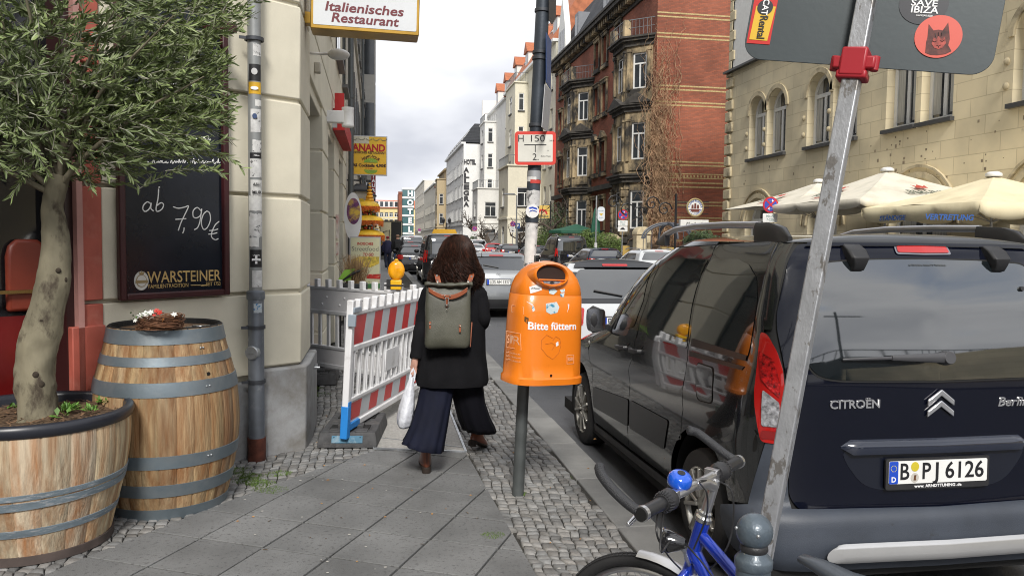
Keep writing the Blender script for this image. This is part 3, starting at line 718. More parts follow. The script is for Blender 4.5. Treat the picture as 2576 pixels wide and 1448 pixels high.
def wheel(par, c, r, w_, rim_m, spokes=5, side=-1, detail=True):
 cx, cy, cz = c; e = MB(); x0 = cx; s = side
 tyre = MB(); tyre.lathe([(r*.70, -w_/2*s), (r*.88, -w_/2*s*1.04), (r*.965, -w_/2*s*.92), (r, -w_/2*s*.6), (r, w_/2*s*.6), (r*.965, w_/2*s*.92), (r*.86, w_/2*s*1.04), (r*.68, w_/2*s)], c, 40, 'x')
 if detail:
  for g in (-.3, 0, .3): tyre.lathe([(r*1.001, g*w_-.006), (r*1.003, g*w_-.005), (r*1.003, g*w_+.005), (r*1.001, g*w_+.006)], c, 40, 'x')
 wo_ = tyre.build('wheel', rubber, par, smooth=50)
 b = MB(); xo = w_/2*s
 b.lathe([(r*.70, xo*.98), (r*.665, xo*1.0), (r*.64, xo*.9), (r*.62, xo*.2), (r*.3, xo*-.3)], c, 40, 'x')
 for k in range(spokes):
  for dd in ((-.16, .16) if detail else (0,)):
   a = 2*pi*k/spokes; a1 = a+dd*1.6
   p = Vector((cx+xo*.80, cy+r*.14*cos(a+dd), cz+r*.14*sin(a+dd))); q = Vector((cx+xo*.88, cy+r*.66*cos(a1), cz+r*.66*sin(a1)))
   b.bar(p, q, .022*r/.3, .045*r/.3 if detail else .09, up=(s, 0, 0))
 b.lathe([(.001, xo*.92), (r*.16, xo*.9), (r*.2, xo*.75), (r*.2, xo*.4)], c, 20, 'x')
 b.build('rim', rim_m, wo_, bevel=.004)
 return wo_
def arch(cy, cz, r, a0, a1, n=14): return [('s', cy+r*cos(radians(lerp(a0,a1,i/n))), cz+r*sin(radians(lerp(a0,a1,i/n)))) for i in range(n+1)]
def plate(par, c, ux, uy, w_, h, txt, txtm=blk, frame=True, d=None, chars=None, euro=True):
 ux, uy = Vector(ux), Vector(uy); n = ux.cross(uy); c = Vector(c)
 m = MB(); m.prism(rrect(-w_/2-.014, w_/2+.014, -h/2-(.028 if frame else .012), h/2+.012, .01, 3), c, ux, uy, n, .012)
 p = m.build('number_plate', black_pl, par)
 m = MB(); m.prism(rrect(-w_/2, w_/2, -h/2, h/2, .008, 3), c+n*.0125, ux, uy, n, .002); m.build('plate_face', plain('plate_white', (.74,.74,.72), .45), p)
 m = MB(); m.prism(rrect(-w_/2+.001, -w_/2+.048*w_/.52, -h/2+.001, h/2-.001, .006, 3), c+n*.0146, ux, uy, n, .001); m.build('euro_band', plain('euro_blue', (.01,.06,.45), .45), p)
 for (s_, xo, wd) in chars or [(txt, .02, w_*.84)]:
  text(s_, c+n*.0155+ux*xo, ux, uy, h*1.02, txtm, p, wid=wd, bold=.012)
 return p
# ---------------- the dark MPV at the kerb
VX, VY = 2.64, 3.28
paintv = mat('night_blue_paint', (.003,.004,.010), .12, 0, var=0, coat=.45, spec=.2)
paints = mat('dark_grey_paint', (.012,.013,.014), .14, 0, var=0, coat=1, spec=.4)
shut = plain('shut_line_black', (.004,.004,.004), .7)
greyp = mat('bumper_plastic', (.040,.048,.064), .5, var=.15, scale=5, bump=.25, bscale=220, col2=(.03,.033,.04), c2amt=.33, c2scale=14, sharp=.04)
van = empty('parked_van', (VX, VY, ROAD), 'dark blue-grey family van parked at the kerb right beside us, plate reading B PJ 6126', 'car')
S = Shape(.905, 4.15, [(.2,.04),(.3,.02),(.45,0),(.95,0),(1.05,.01),(1.2,.035),(1.4,.08),(1.6,.13),(1.7,.165),(1.74,.20)],
 [(.2,.02),(.3,0),(.55,.05),(1.05,.06),(1.15,.07),(1.45,.13),(1.66,.19),(1.74,.25)],
 [(.2,4.05),(.45,4.15),(.7,4.13),(.76,4.08),(.85,3.9),(.92,3.6),(1.0,3.25),(1.08,2.98),(1.2,2.82),(1.35,2.62),(1.5,2.36),(1.6,2.12),(1.7,1.8),(1.74,1.62)], (VX, VY, ROAD))
AR = [(.75, .30), (3.27, .30)]
S.shell(shut, van, [.22,.3,.4,.5,.6,.7,.76,.8,.85,.89,.92,.96,1.0,1.04,1.08,1.14,1.2,1.28,1.35,1.43,1.5,1.55,1.6,1.65,1.7,1.74], AR, .46)
seamC = [('s',1.0,.60),('s',.975,.78),('s',.968,.96),('s',.98,1.11),('s',.985,1.33),('s',.985,1.5),('s',.975,1.66),('s',.985,1.715)]
seamB = [('s',1.99,.286),('s',1.962,.504),('s',1.931,.752),('s',1.90,.93),('s',1.855,1.196),('s',1.80,1.34),('s',1.755,1.55),('s',1.72,1.69)]
def sh(pts, d): return [(p[0], p[1]+d, p[2]) for p in pts]
g = .004
for sg in (1, -1):
 S.panel('rear_quarter_panel', sh(seamC, -g)+[('s',.7,1.73),('s',.42,1.738),('r',-.655,1.735),('r',-.715,1.66),('r',-.765,1.5),('r',-.793,1.40),('r',-.81,1.325),('s',.19,1.325),('s',.155,1.1),('s',.12,.815),('s',.17,.50),('s',.33,.46)]+arch(.75,.30,.415,158,47), paints, van, 0, sg)
 S.panel('sliding_door', sh(seamB, -g)[::1]+sh(seamC, g)[::-1]+arch(.75,.30,.415,45,8)[1:]+[('s',1.2,.31)], paints, van, 0, sg)
 S.panel('front_door', sh(seamB, g)+[('s',1.9,1.662),('s',2.1,1.60),('s',2.3,1.50),('s',2.46,1.385),('s',2.58,1.24),('s',2.66,1.11),('s',2.92,1.022),('s',2.935,.92),('s',2.885,.70),('s',2.885,.27)], paints, van, 0, sg)
 S.panel('front_wing', [('s',2.893,.27),('s',2.893,.70),('s',2.943,.92),('s',2.93,1.02),('s',3.1,.97),('s',3.3,.885),('s',3.6,.83),('s',3.85,.78),('s',3.98,.70),('s',4.0,.52),('s',3.66,.46)]+arch(3.27,.30,.40,22,172)[1:], paints, van, 0, sg)
 S.panel('door_strip', smoothpoly([(S.uy(2.84,.40),.40),(S.uy(2.84,.57),.565),(S.uy(1.95,.64),.64),(S.uy(1.95,.44),.45)], .03), plain('strip_plastic', (.024,.025,.027), .33), van, .006, sg, raw=True)
 S.panel('door_strip', smoothpoly([(S.uy(1.915,.45),.45),(S.uy(1.915,.645),.645),(S.uy(1.19,.67),.665),(S.uy(1.25,.49),.475)], .03), MATS['strip_plastic'], van, .006, sg, raw=True)
 S.panel('sill_trim', [('s',2.88,.205),('s',2.88,.262),('s',1.99,.278),('s',1.15,.30),('s',1.15,.235)], mat('sill_plastic', (.05,.05,.052), .55, var=.2, col2=(.12,.11,.1), c2amt=.35, c2scale=6), van, .012, sg)
 S.panel('front_window', smoothpoly([(S.uy(2.505,1.05),1.055),(S.uy(1.95,1.14),1.145),(S.uy(1.875,1.332),1.332),(S.uy(1.835,1.575),1.575),(S.uy(1.93,1.585),1.585),(S.uy(2.1,1.53),1.535),(S.uy(2.30,1.425),1.43),(S.uy(2.46,1.30),1.30),(S.uy(2.57,1.13),1.13)], .04), glass_dark, van, .003, sg, raw=True)
 S.panel('window_divider', [('s',2.18,1.47),('s',2.15,1.49),('s',2.36,1.08),('s',2.40,1.075)], black_pl, van, .008, sg)
 S.panel('sliding_window', smoothpoly([(S.uy(1.69,1.125),1.125),(S.uy(1.60,1.10),1.10),(S.uy(.99,1.125),1.125),(S.uy(1.0,1.63),1.635),(S.uy(1.44,1.63),1.63),(S.uy(1.63,1.60),1.60),(S.uy(1.71,1.53),1.53),(S.uy(1.755,1.33),1.33)], .05), glass_dark, van, .003, sg, raw=True)
 S.panel('quarter_window', smoothpoly([(S.uy(.955,1.16),1.155),(S.uy(.27,1.17),1.17),(S.uy(.262,1.23),1.23),(S.uy(.30,1.45),1.45),(S.uy(.37,1.56),1.56),(S.uy(.49,1.62),1.62),(S.uy(.63,1.645),1.645),(S.uy(.955,1.64),1.64)], .05), glass_dark, van, .003, sg, raw=True)
 S.panel('slider_rail', [('s',.945,1.146),('s',.275,1.163),('s',.272,1.19),('s',.945,1.19)], black_pl, van, .005, sg)
 S.panel('slider_rail', [('s',.945,1.09),('s',.30,1.115),('s',.28,1.135),('s',.945,1.118)], black_pl, van, .004, sg)
 lu = lambda x, z: S.ux(x, z)
 lampo = S.panel('tail_light', smoothpoly([(S.uy(.195,1.31),1.312),(lu(-.825,1.30),1.305),(lu(-.795,1.24),1.225),(lu(-.783,1.15),1.15),(lu(-.770,1.0),1.0),(lu(-.758,.80),.80),(S.uy(.13,.815),.81),(S.uy(.155,1.05),1.05)], .02), plain('lamp_red', (.42,.008,.006), .12, 0, coat=1), van, .014, sg, raw=True)
 S.panel('lamp_mesh', smoothpoly([(lu(-.855,1.22),1.225),(lu(-.815,1.19),1.19),(lu(-.798,1.09),1.09),(lu(-.797,1.02),1.02),(lu(-.84,1.06),1.06),(lu(-.862,1.10),1.10)], .01), mat('lamp_red_mesh', (.30,.006,.006), .2, var=.8, scale=60, bump=.6, bscale=90), lampo, .017, sg, raw=True)
 S.panel('clear_lens', smoothpoly([(lu(-.862,1.05),1.055),(lu(-.80,1.00),1.0),(lu(-.785,.885),.885),(lu(-.86,.885),.885)], .012), mat('lamp_clear', (.55,.55,.57), .15, .6, var=.7, scale=50, bump=1, bscale=55), lampo, .018, sg, raw=True)
 lo = S.panel('lamp_lower', smoothpoly([(lu(-.86,.865),.865),(lu(-.79,.865),.865),(lu(-.785,.825),.825),(lu(-.86,.825),.825)], .01), plain('lamp_red_dark', (.22,.004,.004), .2, coat=1), lampo, .018, sg, raw=True)
 for (y, z) in ((2.03, .985), (1.735, 1.0)):
  a = S.P(sg*S.uy(y, z), z, .02); b = S.P(sg*S.uy(y+.13, z), z-.012, .028)
  m = MB(); m.tube([a+Vector((sg*.02,0,0)), a, (a+b)/2-Vector((sg*.012,0,0)), b, b+Vector((sg*.02,0,0))], [(.010,.016)]*5, 8); hnd = m.build('door_handle', black_pl, van)
  S.panel('handle_cup', [(S.uy(y+.06,z)+.045*cos(t), z+.045*sin(t)) for t in [i*pi/8 for i in range(16)]], shut, hnd, .002, sg, raw=True)
 if sg > 0:
  S.panel('fuel_flap_seam', smoothpoly([(S.uy(.83,1.07),1.075),(S.uy(.60,1.08),1.08),(S.uy(.58,.88),.89),(S.uy(.79,.86),.87)], .05), shut, van, .0015, sg, raw=True)
  S.panel('fuel_flap', smoothpoly([(S.uy(.823,1.07),1.068),(S.uy(.607,1.08),1.073),(S.uy(.587,.88),.897),(S.uy(.783,.86),.877)], .05), paints, van, .003, sg, raw=True)
  q = S.P(S.uy(3.02,.9),.9,.004); m = MB(); m.lathe([(.001,-.006),(.012,-.004),(.016,0)], q, 12, 'x'); m.build('indicator', plain('lens_white', (.6,.6,.55), .2), van)
 m = MB(); c = S.P(sg*S.uy(2.62,1.12),1.12)
 sx_ = -sg
 rings = []
 for t, (a_, b_) in ((0,(.02,.05)),(.3,(.07,.09)),(.7,(.085,.105)),(1,(.05,.07))):
  rings.append([c+Vector((sx_*(.05+.15*t), -.02-.03*t+.055*(a_/.085)*cos(k*pi/8), .0+.02*t+b_*sin(k*pi/8))) for k in range(16)])
 m.loft(rings); m.bar(c+Vector((0,0,-.05)), c+Vector((sx_*.1,-.02,-.05)), .05, .04); mr = m.build('mirror', black_pl, van, bevel=0)
 m = MB(); m.prism(rrect(-.07,.07,-.085,.085,.03), c+Vector((sx_*.14,-.082,.012)), RX, RZ, -RY, .004); m.build('mirror_glass', chrome, mr)
 wheel(van, (VX-sg*.79, VY+AR[0][0], ROAD+.30), .305, .2, mat('alloy', (.42,.41,.38), .35, .7, var=.15, col2=(.25,.2,.15), c2amt=.3, c2scale=20), 5, -sg)
 wheel(van, (VX-sg*.79, VY+AR[1][0], ROAD+.30), .305, .2, MATS['alloy'], 5, -sg)
 for k in (0, 1):
  m = MB(); m.lathe([(.405, VX-sg*.50), (.405, VX-sg*.872)], (0, VY+AR[k][0], ROAD+.30), 24, 'x', a0=-.25, a1=pi+.25)
  m.v = [Vector((v.x, VY+AR[k][0]+(v.y-VY-AR[k][0]), v.z)) for v in m.v]
  m.build('wheel_arch_liner', shut, van)
 z0 = 1.735+ROAD; xr = VX-sg*.655
 path = [(.12+.20,.0),(.30+.06,.035),(.45,.062),(.62,.078),(1.0,.085),(1.45,.083),(1.8,.066),(2.0,.03),(2.06,.0)]
 m = MB(); m.tube([(xr, VY+y, z0+h_+.012) for y, h_ in path[3:]], [(.016,.020)]*len(path[3:]), 12); rl = m.build('roof_rail', plain('satin_silver', (.5,.5,.52), .28, .9), van)
 m = MB(); m.loft([[Vector((xr+dx*w_, VY+y, z0+zz_)) for dx, zz_ in ((-1,-.01),(-1,h_*.8),(-.6,h_),(.6,h_),(1,h_*.8),(1,-.01))] for y, w_, h_ in ((.30,.012,.03),(.36,.022,.075),(.46,.026,.095),(.60,.024,.102),(.635,.022,.104))]); m.build('rail_foot', plain('rail_foot_black', (.02,.02,.022), .3), rl, smooth=50)
 m = MB(); m.loft([[Vector((xr+dx*w_, VY+y, z0+zz_)) for dx, zz_ in ((-1,-.03),(-1,h_*.8),(-.6,h_),(.6,h_),(1,h_*.8),(1,-.03))] for y, w_, h_ in ((1.95,.018,.055),(2.05,.018,.03),(2.14,.010,.0))]); m.build('rail_foot', MATS['rail_foot_black'], rl, smooth=50)
for sg in (1, -1):
 S.panel('roof_side', [('s',.99,1.719),('s',1.35,1.708),('s',1.71,1.695),('s',1.9,1.667),('s',2.1,1.607),('s',2.30,1.507),('s',2.47,1.392),('s',2.59,1.245),('s',2.67,1.115),('s',2.74,1.085),('f',-.70,1.12),('f',-.66,1.25),('f',-.62,1.4),('f',-.58,1.55),('f',-.55,1.68),('f',-.5,1.735),('s',1.5,1.738),('s',.99,1.738)], paints, van, 0, sg)
S.roofcap(paints, van, 1.738, .048)
S.panel('windscreen', [(S.ux(x,z,True)*(-1 if x > 0 else 1), z) for x, z in []] or [(u, z) for u, z in []] or [(S.U-.001, 1.08), (S.U-.001, 1.72), (S.ux(-.49,1.72,True),1.72), (S.ux(-.57,1.55,True),1.55), (S.ux(-.65,1.25,True),1.25), (S.ux(-.70,1.08,True),1.08)], glass_dark, van, 0, 1, raw=True)
S.panel('windscreen', [(S.U-.001, 1.08), (S.U-.001, 1.72), (S.ux(-.49,1.72,True),1.72), (S.ux(-.57,1.55,True),1.55), (S.ux(-.65,1.25,True),1.25), (S.ux(-.70,1.08,True),1.08)], glass_dark, van, 0, -1, raw=True)
for sg in (1, -1):
 S.panel('bonnet', [('s',2.94,1.03),('s',3.1,.978),('s',3.3,.893),('s',3.6,.838),('s',3.85,.79),('f',-.5,.74),(('f',-.01,.74)),('f',-.01,1.07),('f',-.68,1.07)], paints, van, 0, sg)
 S.panel('front_bumper', [('s',3.69,.22),('s',3.67,.45),('s',4.0,.51),('f',-.6,.70),('f',-.01,.70),('f',-.01,.22)], greyp, van, 0, sg)
 S.panel('headlight', [('s',3.9,.66),('s',3.88,.77),('f',-.6,.735),('f',-.55,.62)], MATS['lamp_clear'], van, .012, sg)
def R_(x, z, off=0): return S.P(S.ux(x, z)*(1 if x <= 0 else -1), z, off)
def rpanel(name, pts, m, par, off, r=.04, step=(.07,.07)):
 pts = pts+[(-p[0],)+tuple(p[1:]) for p in reversed(pts) if abs(p[0]) > 1e-6]
 q = smoothpoly(pts, r, 5)
 return patch(name, q, lambda x, z, o: R_(x, z, o), m, par, step, off)
gate = rpanel('tailgate', [(-.06,1.738),(-.64,1.728),(-.705,1.66),(-.757,1.5),(-.785,1.40),(-.79,1.32),(-.776,1.2),(-.765,1.1),(-.752,.82),(-.740,.56),(-.70,.50),(-.06,.468)], paintv, van, .001, .03)
rpanel('rear_window', [(0,1.66),(-.30,1.655),(-.545,1.64,.05),(-.625,1.50,.1),(-.672,1.33,.1),(-.668,1.17,.06),(-.61,1.115,.08),(-.5,1.098,.08),(0,1.092)], glass_dark, gate, .006, .05, (.1,.1))
rpanel('window_seal', [(0,1.668),(-.30,1.663),(-.552,1.648,.05),(-.634,1.50,.1),(-.681,1.33,.1),(-.677,1.165,.06),(-.615,1.106,.08),(-.5,1.088,.08),(0,1.082)], shut, gate, .003, .05, (.1,.1))
rpanel('brake_light', [(0,1.722),(-.135,1.72,.01),(-.14,1.69,.01),(0,1.688)], MATS['lamp_red'], gate, .010, .01)
rpanel('brake_light_rim', [(0,1.73),(-.145,1.728,.015),(-.15,1.682,.015),(0,1.68)], plain('silver_rim', (.3,.3,.33), .3, .8), gate, .007, .01)
rpanel('spoiler_lip', [(0,1.735),(-.60,1.728),(-.61,1.712),(0,1.735-.012)], paintv, gate, .016, .008)
for xh in (-.375, .385):
 m = MB(); rings = []
 for z, w_, o in ((1.735,.045,.012),(1.70,.05,.05),(1.66,.048,.058),(1.63,.034,.045),(1.605,.03,.02)):
  c = R_(xh, z); n = Vector((0,-1,.15)); rings.append([c+Vector((dx*w_, 0, 0))+n*dy for dx, dy in ((-1,-.02),(-1,o*.8),(-.8,o),(.8,o),(1,o*.8),(1,-.02))])
 m.loft(rings); m.build('hinge_cover', plain('hinge_plastic', (.018,.018,.02), .5), gate, bevel=.004)
for xh in (-.585, .50):
 q = R_(xh, 1.52, .006); m = MB(); m.cyl(q, q+Vector((0,-.012,.003)), .013, .011, 14); m.build('glass_bolt', black_pl, gate)
wa, wb, wc = R_(.02,1.196,.03), R_(-.26,1.197,.035), R_(-.50,1.193,.02)
m = MB(); m.tube([wa+Vector((.02,0,0)), wa, wb], [(.012,.02),(.014,.026),(.008,.013)], 10); m.tube([wb, wc], [(.006,.009),(.004,.006)], 8); m.cyl(R_(.035,1.195,.005), R_(.035,1.195,.045), .035, .03, 18)
m.build('rear_wiper', plain('wiper_grey', (.06,.06,.065), .4), gate, bevel=.002)
chev = plain('badge_silver', (.8,.8,.82), .18, .9)
for dz in (0, -.052):
 m = MB(); c = R_(.004, 1.0, .006)+Vector((0,0,dz));
 m.prism([(-.070,0),(0,.052),(.070,0),(.070,-.028),(0,.022),(-.070,-.028)], c+Vector((0,0,.0)), RX, RZ, -RY, .012); m.build('emblem', chev, gate, bevel=.004)
up = (R_(0,1.0)-R_(0,.9)).normalized()
text('CITROËN', R_(-.43, .985, .004), RX, up, .055, chev, gate, wid=.255, bold=.02, ext=.003, name='badge_lettering')
text('Berlingo', R_(.44, .98, .004), RX, up, .062, chev, gate, wid=.235, bold=.012, ext=.003, shear=.25, name='badge_lettering')
text('CITROEN ARNDT TUNING', R_(0,1.632,.008), RX, up, .014, plain('faint_ink', (.12,.13,.14), .5), gate, wid=.2)
rpanel('plate_recess', [(0,.765),(-.49,.765,.03),(-.46,.70),(-.38,.60,.08),(-.26,.572,.06),(0,.568)], plain('recess_paint', (.006,.008,.016), .3, coat=.3), gate, .003, .03)
m = MB(); rings = []
for i in range(21):
 x = -.495+.99*i/20; e = max(.12, min(1, (.5-abs(x))/.05)); c = R_(x, .785, 0)
 rings.append([c+Vector((0,-oy,oz)) for oy, oz in ((0,-.035*e),(.03*e,-.032*e),(.034*e,.0),(.026*e,.022*e),(0,.034*e))])
m.loft(rings); m.build('grab_bar', mat('grab_bar_paint', (.012,.016,.03), .18, coat=1), gate, smooth=50)
pc = R_(-.004, .664, .006)
pl_ = plate(gate, pc, RX, up, .52, .108, '', chars=[('B', -.180, .046), ('P', -.066, .044), ('J', -.008, .030), ('6126', .138, .205)])
text('www. ARNDTTUNING .de', pc-up*.068-RY*.0135, RX, up, .019, wht, pl_, wid=.25, bold=.02)
text('D', pc-up*.033-RY*.016-RX*.236, RX, up, .034, wht, pl_, bold=.02)
m = MB()
for k in range(12): a = 2*pi*k/12; m.prism(ellipse(0,0,.0022,.0022,5), pc-RX*.236+RX*.014*cos(a)+up*(.02+.014*sin(a))-RY*.0156, RX, up, -RY, .001)
m.build('star_ring', plain('star_yellow', (.6,.5,.1), .5), pl_)
for dz, mt_ in ((.026, plain('seal_yellow', (.55,.45,.03), .5)), (-.026, plain('seal_white', (.5,.47,.42), .5))):
 m = MB(); m.prism(ellipse(0,0,.021,.023,20), pc-RX*.125+up*dz-RY*.0148, RX, up, -RY, .001); sl_ = m.build('seal', mt_, pl_)
m = MB(); m.prism([(-.007,-.012),(.007,-.012),(.004,0),(.007,.013),(-.004,.012),(-.005,0)], pc-RX*.125-up*.026-RY*.0165, RX, up, -RY, .001); m.build('seal_bear', plain('seal_brown', (.12,.05,.02), .5), pl_)
def bump_off(z): return interp([(.2,.0),(.26,.03),(.34,.05),(.44,.055),(.485,.045),(.50,.012),(.56,.006),(.81,.006)], z)
ub = S.uy(.36, .4); uc = S.ux(-.75,.7)
bp = [(0,.22),(0,.495),(.5,.50),(S.ux(-.735,.52),.505),(S.ux(-.745,.55),.56),(S.ux(-.757,.80),.80),(S.uy(.118,.81),.81),(S.uy(.165,.50),.50),(S.uy(.335,.45),.45),(S.uy(.36,.40),.40),(S.uy(.345,.22),.22)]
bpp = smoothpoly(bp[1:], .02)
full = [(u, z) for u, z in bp[1:]]; full = [(0.0001-u, z) for u, z in reversed(full)]+full
patch('rear_bumper', full, lambda u, z, o: S.P(u, z, o+bump_off(z)), greyp, van, (.09,.025), 0, smooth=50)
sp_ = [(u, z) for u, z in smoothpoly([(-.64,.302),(-.60,.335),(-.55,.352),(.55,.352),(.60,.335),(.64,.302),(.55,.285),(-.55,.285)], .03)]
patch('silver_strip', sp_, lambda u, z, o: S.P(u, z, .062+(.012 if .29 < z < .345 else .0)), plain('strip_silver', (.55,.55,.55), .3, .7), van, (.09,.012), 0)
m = MB(); m.box(VX-.86, VX+.86, VY+.08, VY+4.0, ROAD+.16, ROAD+.26); m.build('underbody', shut, van)
m = MB(); m.cyl((VX-.7,VY+.75,ROAD+.3), (VX+.7,VY+.75,ROAD+.3), .04); m.build('axle', shut, van)
# ------------------------------------------------------------ leaning post with the hydrant plate, and the orange litter bin
G = on_z(1303, 1241, 0); T = on_y(1364, 40, G.y); PU = (T-G).normalized()
post = empty('sign_post', tuple(G), 'tall leaning stickered post with red bordered plate H 150 above the orange bin', 'sign post')
at_ = lambda py: G+PU*(((lambda q: (q-G).length)(on_p(lerp(1303,1364,(1241-py)/1201), py, G, (0,1,0)))))
m = MB(); m.tube([G-PU*.1, at_(560)], .037, 20); m.build('lower_pole', mat('grey_pole', (.10,.11,.11), .5, .4, var=.2, bump=.2, scale=10), post)
m = MB(); m.tube([at_(560), at_(-60), at_(-60)+PU*.8], .042, 20); m.lathe([(.042,-.02),(.050,-.018),(.050,.02),(.042,.022)], (0,0,0), 20)
m.v = m.v[:60]+[]; m.f = [f for f in m.f if max(f) < 60]; m.mi = m.mi[:len(m.f)]; m.c = m.c[:len(m.f)]
m.build('upper_pole', mat('dark_blue_pole', (.045,.055,.07), .45, .3, var=.25, scale=5, bump=.2, col2=(.25,.25,.25), c2amt=.27, c2scale=9, sharp=.02), post)
def ring_on(p, d, r, h, m_, par, name='clamp'):
 a = d.normalized(); m = MB(); m.tube([p-a*h/2, p+a*h/2], r, 20); return m.build(name, m_, par, bevel=.002)
for py in (133, 148, 316, 28): ring_on(at_(py), PU, .049, .02, dark_metal, post)
tocam = (Vector((0,0,0))-Vector((G.x,G.y,0))).normalized(); pside = PU.cross(tocam).normalized(); pfr = pside.cross(PU).normalized()
def pwrap(py0, py1, a0, a1, m_, r_=.0425, rag=.0, seed=1, name='sticker'):
 R = random.Random(seed); m = MB(); p0, p1 = at_(py0), at_(py1); top = []; bot = []
 for i in range(11):
  a = radians(lerp(a0, a1, i/10)); d = pfr*cos(a)+pside*sin(a); top.append(p0+d*r_+PU*R.uniform(-rag,rag)); bot.append(p1+d*r_+PU*R.uniform(-rag,rag))
 m.loft([bot, top], closed=False); return m.build(name, m_, post, fix=False)
pwrap(430,452,-95,95,mat('silver_tape', (.35,.36,.37), .5, .3),.0435); pwrap(453,462,-30,80,plain('paper_red',(.5,.05,.04),.6),.044,.001); pwrap(446,458,-70,20,stw2,.0438,.001)
pwrap(480,520,-85,85,stw,.0385+.004,.004,3); pwrap(512,600,-90,88,stw2,.0384,.006,4); pwrap(560,642,-70,80,stw,.0386,.004,6); pwrap(600,660,-60,40,stw2,.0389,.003,7)
pwrap(660,720,-80,80,stw,.0386,.004,8)
rb = at_(532)+pfr*.0405
m = MB(); m.prism(ellipse(0,0,.041,.041,30), rb, pside, PU, pfr, .003); cs = m.build('club_sticker', plain('sticker_white', (.72,.72,.72), .4), post)
m = MB(); m.prism([(-.02,-.008),(-.024,.022),(.0,.028),(.03,.020),(.027,-.004),(.0,.003)], rb+pfr*.0035, pside, PU, pfr, .001); m.build('blue_flag', plain('flag_blue', (.01,.06,.42), .4), cs)
m = MB(); m.prism([(-.022,-.001),(-.0235,.010),(.0,.016),(.029,.009),(.028,.002),(.0,.009)], rb+pfr*.005, pside, PU, pfr, .001); m.bar(rb+pfr*.005-pside*.022+PU*.02, rb+pfr*.005-pside*.008-PU*.035, .003, .003); m.build('white_stripe', wht, cs)
h0 = on_p(1295, 415, at_(370)+pfr*.06, pfr); h1 = on_p(1398, 415, at_(370)+pfr*.06, pfr); h2 = on_p(1297, 331, at_(370)+pfr*.06, pfr)
hx = (h1-h0).normalized(); hy = hx.cross(pfr)*-1; hy = (h2-h0)-hx*((h2-h0).dot(hx)); hy.normalize(); hn = hx.cross(hy); HW, HH = (h1-h0).length, (h2-h0).length; hc = (h0+hx*HW/2+hy*HH/2)
m = MB(); m.prism(rrect(-HW/2, HW/2, -HH/2, HH/2, .02), hc, hx, hy, hn, .004); pt = m.build('hydrant_plate', plain('sign_red', (.60,.045,.03), .4), post)
m = MB(); m.prism(rrect(-HW/2+.019, HW/2-.019, -HH/2+.019, HH/2-.019, .006), hc+hn*.0042, hx, hy, hn, .001); m.build('plate_face', mat('plate_cream', (.62,.61,.55), .45, var=.08, scale=9, col2=(.42,.41,.36), c2amt=.34, c2scale=18, sharp=.04), pt)
def ht(s, u, v, h, **k): return text(s, hc+hx*(u*HW)+hy*(v*HH)+hn*.0056, hx, hy, h, blk, pt, **k)
ht('H', -.35, .28, .058); ht('150', .04, .28, .058, wid=.085); ht('2.', .01, -.27, .058); ht('200 R', .40, .22, .012); ht('Berliner Wasser', .26, -.24, .010, wid=.06)
m = MB(); m.obox(hc+hy*HH*.1+hn*.0062, hx*HW*.27, hy*.0025, hn*.0006); m.obox(hc-hy*HH*.01+hn*.0062, hx*.0025, hy*HH*.11, hn*.0006); m.prism(ellipse(.31*HW,-.07*HH,.003,.003,8), hc+hn*.0056, hx, hy, hn, .001); m.build('pictogram_line', blk, pt)
ring_on(at_(345), PU, .045, .02, dark_metal, post, 'bracket'); ring_on(at_(408), PU, .045, .02, dark_metal, post, 'bracket')
sx1 = (pfr*-.35+pside*.25).normalized(); sx1 = Vector((.35,.93,0)).normalized(); snn = sx1.cross(RZ)
pb = plain('parking_blue', (.03,.07,.2), .4)
def edge_sign(pxs, name, m_, mb=None, y=None):
 P = [on_p(px, py, at_(200)+pside*.06, snn) for px, py in pxs]; m = MB(); n = snn*.004; m.loft([[p for p in P], [p+n for p in P]]); return m.build(name, m_, post)
es = edge_sign([(1373,82),(1386,104),(1384,226),(1373,208)], 'parking_sign', pb)
c_ = on_p(1378, 150, at_(200)+pside*.06, snn)-snn*.003; text('P', c_, sx1, RZ, .22, wht, es, bold=.02)
e2 = edge_sign([(1370,212),(1386,232),(1377,333),(1362,320)], 'supplementary_plate', plain('dull_white', (.32,.32,.33), .5))
for k, tx in enumerate(('werktags', '9-20h', 'Parkschein', '9 - 22 h')):
 text(tx, on_p(1375, 245+22*k, at_(200)+pside*.06, snn)-snn*.003, sx1, RZ, .035, blk, e2, wid=.06)
edge_sign([(1380,-10),(1398,-12),(1397,45),(1388,62),(1380,52)], 'sign_box', black_pl)
# ---- litter bin
orange = mat('bin_orange', (.78,.20,.012), .32, var=.04, scale=3, coat=.5, bump=.04, bscale=30, col2=(.66,.15,.01), c2amt=.3, c2scale=7, sharp=.1)
PHI = radians(27); BN = (tocam*cos(PHI)+ (-Vector((tocam.y,-tocam.x,0)))*sin(PHI)).normalized()
if tri(G+BN*.5+RZ)[0] < tri(G+tocam*.5+RZ)[0]: BN = (tocam*cos(PHI)+Vector((tocam.y,-tocam.x,0))*sin(PHI)).normalized()
BU = PU; BX = BU.cross(BN)*1; BX.normalize(); BN = BX.cross(BU)
if (BX.dot(CR)) < 0: BX = -BX
zb = on_p(1362, 943, G, (0,1,0)).z; zt = on_p(1362, 653, G, (0,1,0)).z; BH = (zt-zb)/BU.z
bc = G+PU*(zb/PU.z)+BN*.185; off_ = on_p(1363, 943, bc, (0,1,0)); bc = bc+BX*((off_-bc).dot(BX))
bin_ = empty('litter_bin', tuple(G), 'orange litter bin lettered "Bitte füttern" mounted on the leaning post', 'litter bin')
